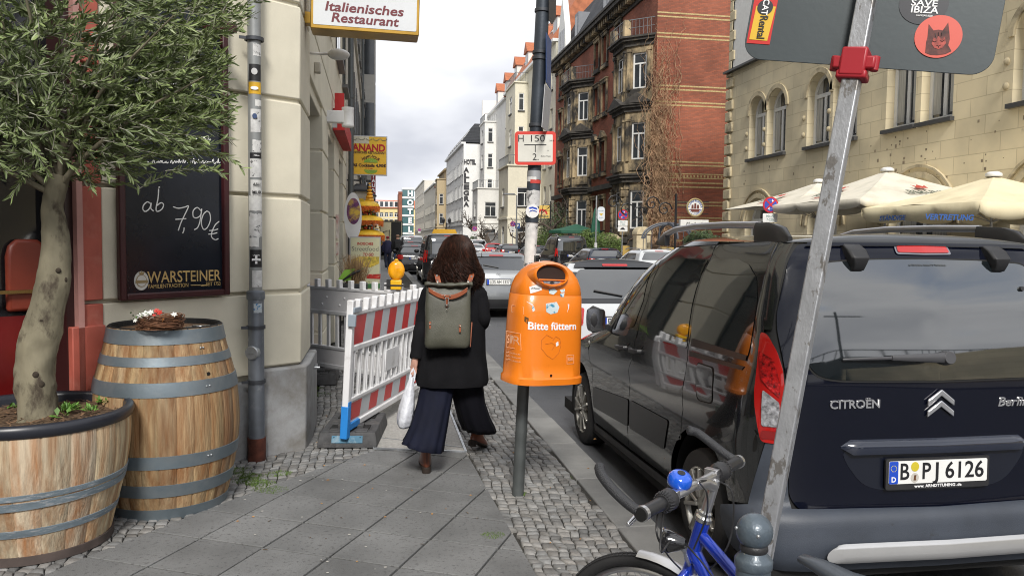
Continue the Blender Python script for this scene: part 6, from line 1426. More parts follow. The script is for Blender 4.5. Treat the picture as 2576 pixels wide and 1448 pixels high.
for k in range(260):
 sgn = R.choice((-1, 1)); a0 = R.uniform(-.2,.5) if sgn > 0 else pi+R.uniform(-.5,.2); P = []; y0 = R.uniform(620, 660); y1 = R.uniform(690, 720); ph = R.uniform(0, 6)
 for i in range(11): t = i/10; p = hshape(a0, lerp(y0,y1,t)); P.append(p+sdv*sgn*.03*t*R.uniform(.6,1.1)+sdv*.012*sin(ph+9*t))
 m.col = (2.2,1.6,1.2); m.tube(P, .0011, 3, caps=False)
m.build('hair_strands', hairm, wom, smooth=80, fix=False)
m = MB(); ec = W3(1204, 640, 5.5); m.tube([ec+sdv*.022*cos(t)+RZ*.030*sin(t) for t in [2*pi*k/24-1.2 for k in range(17)]], .003, 6); m.build('headphone_band', plain('silver', (.7,.7,.72), .2, 1), wom)
bag = empty('backpack', tuple(W3(1127, 800, 5.4)), 'olive waxed canvas backpack with cognac leather straps on the woman\'s back', 'backpack')
canvas = mat('waxed_canvas', (.060,.060,.043), .45, var=.35, scale=4, bump=.45, bscale=220, col2=(.11,.11,.085), c2amt=.44, c2scale=3.0, sharp=.18)
lea = mat('tan_leather', (.27,.075,.03), .4, var=.25, scale=8, coat=.2)
DB = 5.36; bn = -fwd
def bring(py, hw, hd, cx, n=40, e=5):
 c = W3(cx, py, DB+.06); h_ = hw*(DB)/2000; out = []
 for k in range(n):
  t = 2*pi*k/n; p = c+sdv*(h_*math.copysign(abs(cos(t))**(2/e), cos(t)))+fwd*(hd*math.copysign(abs(sin(t))**(2/e), sin(t))); out.append(p+Vector((noise.noise(p*7)*.008, noise.noise(p*7+Vector((9,0,0)))*.010, noise.noise(p*9)*.006)))
 return out
m = MB(); m.loft([bring(713,54,.010,1129), bring(718,58,.018,1129), bring(728,56,.035,1128), bring(745,56,.052,1128), bring(775,57,.060,1127), bring(810,57.5,.066,1127), bring(845,58,.070,1126), bring(862,57.5,.066,1126), bring(870,55,.055,1126), bring(874,48,.04,1126)], ); m.build('body', canvas, bag, smooth=60)
m = MB(); rings = []
for i in range(15):
 x = lerp(1068, 1188, i/14); sag = 10*(1-((x-1128)/60)**2); c = W3(x, 712+sag*.45+(3 if i in (0,14) else 0), DB+.02); r_ = .018+.004*sin(i*1.9); rings.append([c+RZ*r_*.8*cos(t)+fwd*r_*1.5*sin(t) for t in [2*pi*k/14 for k in range(14)]])
m.loft(rings); m.build('rolled_top', canvas, bag, smooth=70)
m = MB(); top_ = []; bot_ = []; rings = []
for i in range(17):
 x = lerp(1078, 1176, i/16); t = (x-1127)/49; y = 728+20*(1-t*t); c = W3(x, y, DB-.008-.006*(1-t*t)); rings.append([c+RZ*.016+bn*.002, c+RZ*.016-bn*.02, c-RZ*.014-bn*.02, c-RZ*.014+bn*.002])
m.loft(rings); m.build('leather_trim', lea, bag, smooth=30, bevel=.002)
m = MB()
for x, y0, y1, w_ in ((1124,742,772,.012),): m.bar(W3(x, y0, DB-.022), W3(x, y1, DB-.016), w_, .004, up=fwd)
for x, y in ((1082,818),(1157,826)): m.bar(W3(x, y-9, DB-.016), W3(x, y+9, DB-.017), .014, .005, up=fwd)
m.build('leather_tab', lea, bag, bevel=.002)
m = MB(); c = W3(1124, 757, DB-.027);
for s_ in (-1,1): m.bar(c+sdv*.011*s_-RZ*.022, c+sdv*.011*s_+RZ*.022, .004, .004); m.bar(c-sdv*.013+RZ*.022*s_, c+sdv*.013+RZ*.022*s_, .004, .004)
for p in ((1124,768),(1124,777),(1118,744),(1132,744),(1157,820),(1082,815)): m.sphere(W3(*p, DB-.025), .0055, 8, 6)
m.build('buckle', plain('nickel', (.7,.66,.6), .2, 1), bag)
m = MB()
for pts in ([(1106,718),(1101,700),(1099,690),(1103,678)], [(1178,718),(1183,702),(1187,692),(1184,682)]):
 P = [W3(x, y, DB+.03+.05*k) for k, (x, y) in enumerate(pts)]
 m.loft([[p+sdv*.017+bn*.003, p-sdv*.017+bn*.003, p-sdv*.017-bn*.003, p+sdv*.017-bn*.003] for p in P])
m.bar(W3(1183,872,DB+.10), W3(1187,810,DB+.12), .004, .008); m.build('shoulder_strap', lea, bag, bevel=.001)
m = MB()
for p in ((1099,693),(1101,707),(1186,695),(1178,707)): m.cyl(W3(p[0],p[1],DB+.035), W3(p[0],p[1],DB+.02), .007, n=12)
m.build('strap_stud', MATS['nickel'], bag)
cb = empty('carrier_bag', tuple(W3(1022, 1070, 5.5)), 'translucent white plastic carrier bag hanging from the woman\'s left hand', 'bag')
plm = mat('thin_plastic', (.74,.76,.82), .3, var=.1, scale=8, bump=.9, bscale=14, trans=.12)
m = MB(); rings = []
for y, cx, hw, hd_ in ((948,1036,5,.02),(965,1033,9,.03),(990,1029,14,.05),(1020,1024,19,.07),(1048,1020,21,.085),(1066,1018,19,.08),(1073,1017,14,.06)):
 c = W3(cx, y, 5.52); rr = []
 for k in range(30):
  t = 2*pi*k/30; p = c+sdv*(hw*.00276*cos(t)*(1+.10*sin(5*t+y*.03)))+fwd*(hd_*sin(t)*(1+.1*sin(4*t+y*.02))); rr.append(p)
 rings.append(rr)
m.loft(rings); m.build('sack', plm, cb, smooth=70)
m = MB(); m.tube([W3(1031,955,5.53), W3(1034,938,5.53), W3(1040,926,5.53), W3(1044,938,5.52), W3(1041,958,5.52)], (.003,.009), 6); m.build('handle', plm, cb)
# ------------------------------------------------------------ signs and things along the left facade
Yr = 6.62
sg_ = empty('restaurant_sign', (XF, Yr, 3.4), 'gold framed white light box with dark red lettering jutting from the cream corner', 'shop sign')
a_, b_ = on_y(783, 80, Yr), on_y(1052, 100, Yr); ux = (b_-a_); W_ = ux.length; ux.normalize(); ux = Vector((ux.x, 0, ux.z)).normalized(); uy = Vector((-ux.z, 0, ux.x));
goldf = mat('gold_anodised', (.42,.25,.05), .3, .8, var=.2, scale=5)
m = MB(); m.prism(rrect(0, W_, 0, .95, .01, 2), a_+RY*.12, ux, uy, -RY, .24); m.build('box', goldf, sg_, bevel=.006)
m = MB(); m.prism(rrect(.022, W_-.022, .030, .93, .01, 2), a_-RY*.1205, ux, uy, -RY, .003); m.build('panel', mat('opal_acrylic', (.62,.64,.66), .25, var=.04, scale=2, col2=(.5,.5,.48), c2amt=.3, c2scale=3, sharp=.2), sg_)
mr_ = plain('maroon_ink', (.13,.005,.012), .4)
q = lambda px, py: on_y(px, py, Yr-.125)
text('Italienisches', q(916, 24), ux, uy, .100, mr_, sg_, wid=(q(1015,30)-q(817,20)).length, bold=.02, shear=.15); text('Restaurant', q(917, 51), ux, uy, .100, mr_, sg_, wid=(q(1002,55)-q(832,45)).length, bold=.02, shear=.15)
text('Ristorante', q(925, -18), ux, uy, .10, mr_, sg_, bold=.02, shear=.15)
m = MB(); c = on_y(769, 48, Yr); m.box(XF-.02, a_.x+.01, Yr-.05, Yr+.05, c.z-.045, c.z+.045); m.build('bracket', goldf, sg_, bevel=.004)
Ya = 18.6; as_ = empty('banner_sign', (XF, Ya, 3.5), 'yellow and orange banner with red title and happy hour prices on the left facade', 'shop sign')
a_, b_ = on_y(882, 440, Ya), on_y(974, 442, Ya); t_ = on_y(882, 341, Ya); W_ = b_.x-a_.x; H_ = t_.z-a_.z; P = lambda u, v, o=0: Vector((a_.x+W_*u, Ya-.06-o, a_.z+H_*v))
m = MB(); m.box(a_.x, a_.x+W_, Ya-.05, Ya+.05, a_.z, a_.z+H_); m.box(XF, a_.x, Ya-.02, Ya+.02, a_.z+H_*.2, a_.z+H_*.25); m.box(XF, a_.x, Ya-.02, Ya+.02, a_.z+H_*.8, a_.z+H_*.85); m.build('frame', plain('alu_frame', (.5,.5,.52), .35, .7), as_)
ban = mat('banner_print', (.80,.52,.03), .5, var=.15, scale=1.5, col2=(.75,.24,.02), c2amt=.40, c2scale=1.1, sharp=.25)
m = MB(); m.box(P(.03,0).x, P(.97,0).x, Ya-.056, Ya-.05, P(0,.02).z, P(0,.98).z); m.build('print', ban, as_)
m = MB(); m.box(P(.03,0).x, P(.5,0).x, Ya-.058, Ya-.056, P(0,.80).z, P(0,.98).z); m.build('pale_corner', mat('print_pale', (.62,.58,.45), .5, col2=(.35,.35,.36), c2amt=.4, c2scale=9), as_)
dr = plain('print_red', (.45,.01,.01), .5); bk = plain('print_dark', (.08,.03,.01), .5); gr_ = plain('lime_print', (.25,.42,.03), .5)
text('ANAND', P(.5,.69), RX, RZ, .22, dr, as_, wid=W_*.9, bold=.04); text('INDISCHES RESTAURANT', P(.51,.57), RX, RZ, .07, bk, as_, wid=W_*.9, bold=.03)
text('HAPPY', P(.43,.44), Vector((1,0,.35)), Vector((-.35,0,1)), .09, bk, as_, wid=W_*.26, bold=.03); text('HOUR', P(.68,.44), Vector((1,0,-.5)), Vector((.5,0,1)), .09, bk, as_, wid=W_*.24, bold=.03)
text('All Cocktails 4,90€', P(.51,.245), RX, RZ, .09, bk, as_, wid=W_*.92, bold=.05); text('17-18 Uhr', P(.5,.17), RX, RZ, .035, dr, as_, wid=W_*.2, bold=.03)
for v_, r_ in ((.36,.16),(.10,.15)):
 m = MB(); m.prism([(0,0)]+[(r_*cos(radians(a)), r_*.62*sin(radians(a))*(1 if v_ > .2 else -1)) for a in range(0, 181, 15)], P(.55,v_-.04 if v_ > .2 else v_+.04), RX, RZ, -RY, .001); m.build('lime_slice', gr_, as_)
 m = MB()
 for a in range(20, 170, 28): m.bar(P(.55,v_-.04 if v_ > .2 else v_+.04,.002)+Vector((0,0,0)), P(.55,v_-.04 if v_ > .2 else v_+.04,.002)+Vector((r_*.85*cos(radians(a)),0,(1 if v_ > .2 else -1)*r_*.5*sin(radians(a)))), .012, .002)
 m.build('slice_ribs', plain('lime_pale', (.6,.65,.3), .5), as_)
m = MB()
for k in range(5): m.tube([P(.1+.2*k+.08*sin(t), .94-.05*cos(t), .003) for t in [pi*j/8-pi/2 for j in range(9)]], .008, 4)
m.build('ornament', plain('ornament_grey', (.3,.28,.2), .6), as_)
Yv = 34; p0 = on_y(941, 500, Yv); v_ = empty('vertical_sign', (XF, Yv, 6), 'narrow red vertical sign lettered RESTAURANT below the yellow banner', 'shop sign')
top = on_y(941, 400, Yv).z; bot = on_y(941, 520, Yv).z; x0, x1 = on_y(934, 460, Yv).x, on_y(945, 460, Yv).x
m = MB(); m.box(x0, x1, Yv-.05, Yv+.05, bot, top); m.build('panel', plain('sign_maroon', (.25,.01,.015), .5), v_)
for k, ch_ in enumerate('RESTAURANT'): text(ch_, Vector(((x0+x1)/2, Yv-.06, top-(k+.6)*(top-bot)/10)), RX, RZ, .2, wht, v_, bold=.05)
Yc = 13.0
rcn = empty('awning_frame', (XF, 12.5, 3.6), 'folded red awning with its red bracket on the left facade', 'awning')
pA, pB = on_x(845, 300, XF+.05), on_x(868, 360, XF+.05)
m = MB(); c0 = on_y(855, 236, 11.6); c1 = on_y(855, 290, 11.6); m.box(c0.x-.07, c0.x+.06, 11.55, 11.65, c1.z, c0.z); m.build('bracket', red_p, rcn)
q0, q1 = on_y(852, 300, 11.6), on_y(873, 360, 15.5); m = MB(); m.bar(Vector((q0.x+.0, 11.6, q0.z)), Vector((q1.x+.0, 15.5, q1.z)), .16, .30); m.build('folded_cloth', mat('awning_red', (.45,.02,.02), .7, var=.3, scale=9, stretch=(1,8,1)), rcn)
m = MB();
for k in range(14): t = k/13; y = lerp(11.6,15.5,t); z = lerp(q0.z,q1.z,t); m.box(q0.x-.15, q0.x-.02, y, y+.04, z-.12, z+.1)
m.build('arms', plain('awning_white', (.5,.5,.5), .5), rcn)
lw = empty('cylinder_lamp', (XF, 10.4, 3.1), 'white cylindrical lamp on a box arm below the red bracket', 'wall lamp')
c = on_y(875, 297, 10.4); z0, z1 = on_y(875, 320, 10.4).z, on_y(875, 271, 10.4).z; r_ = (on_y(891,297,10.4).x-on_y(860,297,10.4).x)/2
m = MB(); m.lathe([(.001,z0),(r_*.9,z0),(r_,z0+.01),(r_,z0+.03),(r_*.97,z0+.035),(r_*.97,z1-.03),(r_,z1-.025),(r_,z1),(.001,z1+.005)], (c.x, 10.4, 0), 28); m.build('drum', white_pl, lw)
m = MB(); d0 = on_y(848, 297, 10.4); m.box(XF-.02, c.x, 10.34, 10.46, (z0+z1)/2-.075, (z0+z1)/2+.075); m.build('arm_box', white_pl, lw, bevel=.01)
cmz = empty('small_camera', (XF, 8.6, 3.3), 'small beige junction box with lead fixed on the left facade', 'junction box'); c = on_x(791, 171, XF); m = MB(); m.box(XF, XF+.06, c.y-.05, c.y+.05, c.z-.05, c.z+.05); m.build('housing', plain('beige_plastic', (.45,.42,.35), .5), cmz, bevel=.008)
sp_c = on_x(843, 137, XF+.25); spk = empty('spot_lamp', (XF, sp_c.y, sp_c.z), 'small white spotlight on a rod high on the left facade', 'wall lamp'); m = MB(); m.cyl((XF, sp_c.y, sp_c.z), (XF+.25, sp_c.y, sp_c.z), .012); m.sphere((XF+.28, sp_c.y, sp_c.z), .07, 12, 8, (1.4,1,.7)); m.build('head', white_pl, spk)
for (px, y, lab) in ((909, 17.1, 'grey downpipe between the cream corner building and the townhouse'), (917, 33.0, 'grey downpipe at the edge of the grey house with oriels')):
 x = on_y(px, 400, y).x if False else XF+.10; m = MB(); m.cyl((x, y, 0), (x, y, 18), .055, n=12)
 for k in range(6): m.cyl((x, y, 1.5+3*k), (x, y, 1.58+3*k), .07, n=12)
 tag(m.build('downpipe', plain('pipe_dark', (.10,.11,.115), .45, .3)), lab, 'drainpipe')
def lantern(px, py, y, s, label, glow=(.7,.5,.1)):
 c = on_y(px, py, y); l = empty('wall_lantern', (XF, y, c.z), label, 'lantern'); m = MB(); h = .34*s; w1, w0 = .17*s, .09*s
 def sq(w_, z): return [c+Vector((w_*a, w_*b, z)) for a, b in ((-1,-1),(1,-1),(1,1),(-1,1))]
 m.loft([sq(w0, -h/2), sq(w1, h/2)]); m.build('glass', mat('lantern_glass', (.5,.5,.47), .3, var=.1), l)
 m = MB();
 for a, b in ((-1,-1),(1,-1),(1,1),(-1,1)): m.bar(c+Vector((w0*a,w0*b,-h/2)), c+Vector((w1*a,w1*b,h/2)), .02*s, .02*s)
 m.loft([sq(w1*1.25, h/2), sq(w1*1.25, h/2+.03*s), sq(w1*.4, h/2+.14*s)]); m.loft([sq(w0*1.2, -h/2-.03*s), sq(w0*1.2, -h/2)]); m.cyl(c+RZ*(h/2+.1*s), c+RZ*(h/2+.25*s), .02); m.bar(Vector((XF,y,c.z+h/2+.2*s)), c+RZ*(h/2+.2*s), .03, .03); m.build('cage', blk, l)
 m = MB(); m.prism(ellipse(0,0,.07*s,.07*s), c+Vector((0,-w1*.82,0)), RX, RZ, -RY, .004); m.build('emblem', plain('lantern_yellow', glow, .5), l)
lantern(907, 508, 17.6, 1.25, 'black lantern with yellow emblem below the yellow banner', (.6,.42,.02))
lantern(929, 540+5, 24, 1.1, 'smaller black lantern low behind the oval banner')
lantern(931, 507, 27, 1.0, 'black lantern with warm globe right of the emblem lantern', (.75,.6,.3))
Yb = 15.2; bo_ = empty('pavement_board', tuple(on_y(915, 745, Yb).xy)+(0,), 'tall pavement board "Indisches Streetfood To Go" with food pictures', 'advertising board')
x0, x1 = on_y(882, 650, Yb).x, on_y(955, 650, Yb).x; zt_ = on_y(915, 598, Yb).z; W_ = x1-x0
m = MB(); m.box(x0-.02, x1+.02, Yb, Yb+.06, .05, zt_+.02); m.box(x0-.02, x0+.02, Yb-.2, Yb+.3, 0, .05); m.box(x1-.02, x1+.02, Yb-.2, Yb+.3, 0, .05); m.build('frame', plain('alu_frame', (0,0,0)), bo_)
P = lambda u, v, o=0: Vector((x0+W_*u, Yb-.004-o, lerp(.1, zt_, v)))
m = MB(); m.box(x0, x1, Yb-.004, Yb, .1, zt_); m.build('poster', mat('poster_cream', (.66,.64,.42), .5, var=.06, scale=3), bo_)
text('INDISCHES', P(.5,.925), RX, RZ, .07, dr, bo_, wid=W_*.55, bold=.03); text('Streetfood', P(.5,.86), RX, RZ, .12, plain('grey_ink', (.15,.15,.13), .5), bo_, wid=W_*.92); text('TO GO', P(.6,.79), RX, RZ, .08, dr, bo_, wid=W_*.36, bold=.04, shear=.2)
m = MB(); m.prism([(-W_*.48,.0),(-W_*.48,.10),(-W_*.2,.16),(W_*.48,.16),(W_*.48,.03),(W_*.2,-.04),(-W_*.2,-.04)], P(.5,.66,.001), RX, RZ, -RY, .001); m.build('food_picture', mat('curry_photo', (.62,.45,.06), .5, var=.5, scale=14, col2=(.2,.22,.04), c2amt=.35, c2scale=8), bo_)
R = random.Random(3)
for k, (u, v, cc) in enumerate(((.2,.6,(.05,.2,.06)),(.78,.52,(.5,.03,.02)),(.2,.48,(.5,.03,.02)),(.76,.40,(.05,.2,.06)),(.76,.27,(.05,.2,.06)),(.76,.15,(.05,.2,.06)),(.25,.25,(.5,.06,.05)),(.25,.36,(.6,.4,.2)))):
 m = MB(); m.prism([(-.13,-.04),(.13,-.05),(.14,.045),(-.12,.04)], P(u,v,.002), RX, RZ, -RY, .002); m.build('price_tag', mat('print_%d' % k, cc, .5, var=.4, scale=20, col2=(.6,.5,.3), c2amt=.35, c2scale=14), bo_)
text('Take it', P(.45,.45), RX, RZ, .06, gr_, bo_, wid=W_*.4, shear=.3)
Yp = 17.2; pr_ = empty('tiered_parasol', tuple(on_y(928, 700, Yp).xy)+(0,), 'three tier yellow fringed festive parasol behind the pavement board', 'parasol')
pcx = on_y(926, 560, Yp).x; yel = mat('parasol_yellow', (.78,.48,.03), .55, var=.25, scale=6); ora = mat('fringe_orange', (.6,.14,.02), .7, var=.5, scale=30)
m = MB(); m.cyl((pcx, Yp, 0), (pcx, Yp, on_y(926, 462, Yp).z), .02); m.build('pole', blk, pr_)
for i, (py, hw) in enumerate(((520,27),(556,36),(592,39))):
 z = on_y(926, py, Yp).z; r_ = hw*Yp*1.02/2000; hgt = .24; rings = []
 for t in range(7):
  a = t/6; rr = r_*sin(a*pi/2)**.9; rings.append([Vector((pcx+rr*(1+.03*cos(k*pi/2))*cos(2*pi*k/48), Yp+rr*sin(2*pi*k/48), z+.13*cos(a*pi/2)+.006*(k%2)*a)) for k in range(48)])
 m = MB(); m.loft(rings, capb=False); t_ = m.build('canopy', yel, pr_, smooth=60)
 m = MB(); R = random.Random(i)
 for k in range(90):
  a = 2*pi*k/90; p = Vector((pcx+r_*cos(a), Yp+r_*sin(a), z)); m.tube([p+RZ*.01, p-RZ*R.uniform(.06,.13)], [.012,.004], 4)
 m.build('fringe', ora, t_)
 m = MB(); R = random.Random(i+9)
 for k in range(30): a = R.uniform(0,2*pi); q = r_*R.uniform(.2,.8); m.sphere((pcx+q*cos(a), Yp+q*sin(a), z-R.uniform(.03,.2)), R.uniform(.018,.04), 8, 6)
 m.build('garland', mat('garland', (.5,.05,.02), .6, var=.3, scale=9, col2=(.1,.3,.05), c2amt=.5, c2scale=12, sharp=.02), t_)
 m = MB()
 for k in range(26): a = 2*pi*k/26; m.tube([(pcx+.85*r_*cos(a), Yp+.85*r_*sin(a), z+.05), (pcx+.05*cos(a), Yp+.05*sin(a), z-.02)], .008, 4)
 m.build('ribs', blk, t_)
m = MB(); zt2 = on_y(929, 462, Yp).z; z1_ = on_y(929, 512, Yp).z
for k in range(7): t = k/6; m.sphere((pcx+.03, Yp, lerp(z1_, zt2, t)), lerp(.11,.03,t), 10, 6, (1,1,.6))
m.build('finial', mat('finial_gold', (.7,.35,.03), .35, .4, var=.4, scale=9), pr_)
Yo = 16.0; ov = empty('oval_banner', tuple(on_y(890, 700, Yo).xy)+(0,), 'tall white oval banner with purple drink picture by the facade', 'banner')
q0, q1 = on_y(888, 545, Yo), on_y(892, 700, Yo); m = MB(); hz = (on_y(888,490,Yo).z-on_y(888,600,Yo).z)/2; cz_ = on_y(888,545,Yo).z
m.prism(ellipse(0,0,.17,hz*1.1,36), (q0.x, Yo, cz_), RX, RZ, -RY, .02); m.bar((q0.x, Yo, 0), (q0.x, Yo, cz_-hz), .03, .03); m.build('flag', plain('banner_white', (.68,.68,.68), .6), ov)
m = MB(); m.prism(ellipse(0,0,.13,hz*.6,30), (q0.x+.01, Yo-.022, cz_+hz*.25), RX, RZ, -RY, .002); m.build('picture', mat('cocktail_print', (.13,.03,.12), .5, var=.6, scale=6, col2=(.6,.4,.05), c2amt=.45, c2scale=5), ov)
ppx, ppz = on_x(868, 560, XF), 1
for k, (py0, py1, yy, lab) in enumerate(((540,600,13.2,'upper framed notice on the pier by the arch'),(610,640,13.2,'lower framed notice on the pier by the arch'))):
 m = MB(); z0, z1 = on_y(851,py1,12.9).z, on_y(851,py0,12.9).z; m.box(XF+.001, XF+.03, 12.6, 13.2, z0, z1); tag(m.build('notice', mat('notice_%d'%k, (.55,.5,.45), .6, var=.3, scale=9, col2=(.4,.04,.04), c2amt=.4, c2scale=4)), lab, 'notice')
for k, (px, py, y, sc, lab) in enumerate(((893,735,11.0,1,'dry reed grass in a dark pot behind the barrier'),)):
 c = on_y(px, py, y); c = Vector((c.x, y, 0)); pt_ = empty('reed_planter', tuple(c), lab, 'plant')
 m = MB(); ztop = on_y(px, 712, y).z; m.loft([[c+Vector((w_*a, w_*b, z)) for a, b in ((-1,-1),(1,-1),(1,1),(-1,1))] for w_, z in ((.13,0),(.17,ztop))]); m.build('pot', plain('pot_anthracite', (.03,.033,.038), .5), pt_, bevel=.01)
 R = random.Random(6); m = MB(); zt3 = on_y(px, 655, y).z
 for _ in range(420):
  a = R.uniform(0,2*pi); q = R.uniform(0,.12); p = c+Vector((q*cos(a), q*sin(a), ztop-.05)); l = (zt3-ztop+.1)*R.uniform(.6,1.1); tp_ = p+Vector((R.gauss(0,.09), R.gauss(0,.09), l)); t = R.uniform(.6,1.4); m.col = (t,t,t); m.tube([p, (p+tp_)/2+Vector((R.gauss(0,.01),0,0)), tp_], [.003,.0025,.001], 3, caps=False)
 m.build('reeds', mat('dry_reed', (.35,.23,.12), .8, var=.2, attr=True), pt_)
sc_ = empty('folding_stand', tuple(on_y(870, 740, 10.9).xy)+(0,), 'green sided folding stand with black handle left of the reeds', 'stand')
m = MB(); g = on_y(866, 690, 10.9); m.prism([(-.1,0),(.08,.02),(.14,.18),(.0,.16)], (g.x, 10.9, g.z-.1), RX, RZ, -RY, .02); m.prism([(-.1,0),(.1,.0),(.1,.15),(-.1,.17)], (g.x+.02, 10.9, g.z-.32), RX, RZ, -RY, .02); m.build('panel', plain('lime_green', (.25,.5,.06), .4), sc_)
m = MB(); m.tube([(g.x-.05,10.85,0), (g.x-.05,10.85,g.z-.1), (g.x+.12,10.85,g.z+.02), (g.x+.22,10.85,g.z+.06)], [.012,.012,.02,.014], 8); m.build('handle', blk, sc_)
# ------------------------------------------------------------ pedestrians far down the pavement
def ped(px, py, y, h, coat_c, trous_c, label, hat=None, pack=None, seed=0):
 g = on_y(px, py, y); g = Vector((g.x, y, 0)); p = empty('person', tuple(g), label, 'person'); k = h/1.75
 N = []; E_ = []
 def nd(x, y_, z, r): N.append((g+Vector((x*k, y_*k, z*k)), r*k)); return len(N)-1
 pv = nd(0,0,.95,.13); ab = nd(0,0,1.15,.14); chh = nd(0,0,1.36,.16); nk = nd(0,.01,1.50,.06); h0 = nd(0,.02,1.60,.085); h1 = nd(0,.02,1.67,.075); E_ += [(pv,ab),(ab,chh),(chh,nk),(nk,h0),(h0,h1)]
 for s in (-1,1):
  st = .16*s; kn = nd(.09*s,.05+st*.3,.5,.075); an = nd(.09*s,st,.10,.05); to = nd(.09*s,st+.12,.04,.045); E_ += [(pv,kn),(kn,an),(an,to)]
  sh_ = nd(.19*s,0,1.38,.07); el = nd(.24*s,-.03,1.12,.055); wr = nd(.23*s,.08,.92,.04); hn_ = nd(.225*s,.10,.86,.035); E_ += [(chh,sh_),(sh_,el),(el,wr),(wr,hn_)]
 skin_obj('body', N, E_, MATS['skin'], p, 0, 1)
 def rg(x, y_, z, a, b): return [g+Vector(((x+a*cos(t))*k, (y_+b*sin(t))*k, z*k)) for t in [2*pi*i/20 for i in range(20)]]
 m = MB(); m.loft([rg(0,0,1.52,.09,.08), rg(0,0,1.47,.19,.12), rg(0,0,1.36,.235,.15), rg(0,0,1.1,.215,.15), rg(0,0,.85,.22,.17), rg(0,0,.80,.2,.15)]);
 for s in (-1,1): m.tube([g+Vector((.2*s*k,0,1.42*k)), g+Vector((.265*s*k,-.03*k,1.12*k)), g+Vector((.235*s*k,.08*k,.90*k))], [.085*k,.07*k,.05*k], 12)
 m.build('jacket', mat('jacket_'+str(seed), coat_c, .8, var=.3, scale=6), p, smooth=60)
 m = MB()
 for s in (-1,1): m.tube([g+Vector((.08*s*k,0,.95*k)), g+Vector((.09*s*k,(.05+.05*s)*k,.5*k)), g+Vector((.09*s*k,.16*s*k,.08*k))], [.12*k,.095*k,.07*k], 12)
 m.build('trousers', mat('trousers_'+str(seed), trous_c, .8, var=.3, scale=6), p, smooth=60)
 m = MB(); m.sphere(g+Vector((0,-.01*k,1.68*k)), .098*k, 14, 10, (1,1.05,.8)); m.build('hair' if not hat else 'hat', mat('hair_'+str(seed), hat or (.05,.03,.02), .8), p)
 m = MB()
 for s in (-1,1): m.sphere(g+Vector((.09*s*k,(.16*s+.05)*k,.05*k)), .07*k, 10, 6, (.7,1.7,.7))
 m.build('shoe', blk, p)
 if pack: m = MB(); m.obox(g+Vector((0,-.2*k,1.25*k)), RX*.15*k, RY*.09*k, RZ*.22*k); m.obox(g+Vector((0,-.3*k,1.17*k)), RX*.11*k, RY*.03*k, RZ*.1*k); tag(m.build('rucksack', pack, bevel=.04), 'rucksack worn by the '+label.split(' walking')[0], 'rucksack')
 return p
ped(975, 664, 44, 1.72, (.02,.02,.06), (.02,.025,.05), 'pedestrian in a navy patterned jacket and red cap walking by the facade', (.3,.03,.04), None, 1)
ped(1000, 664, 42, 1.80, (.012,.012,.014), (.06,.12,.26), 'pedestrian in a black jacket and blue jeans walking beside the parked cars', (.25,.15,.10), plain('pack_black', (.02,.02,.022), .7), 2)
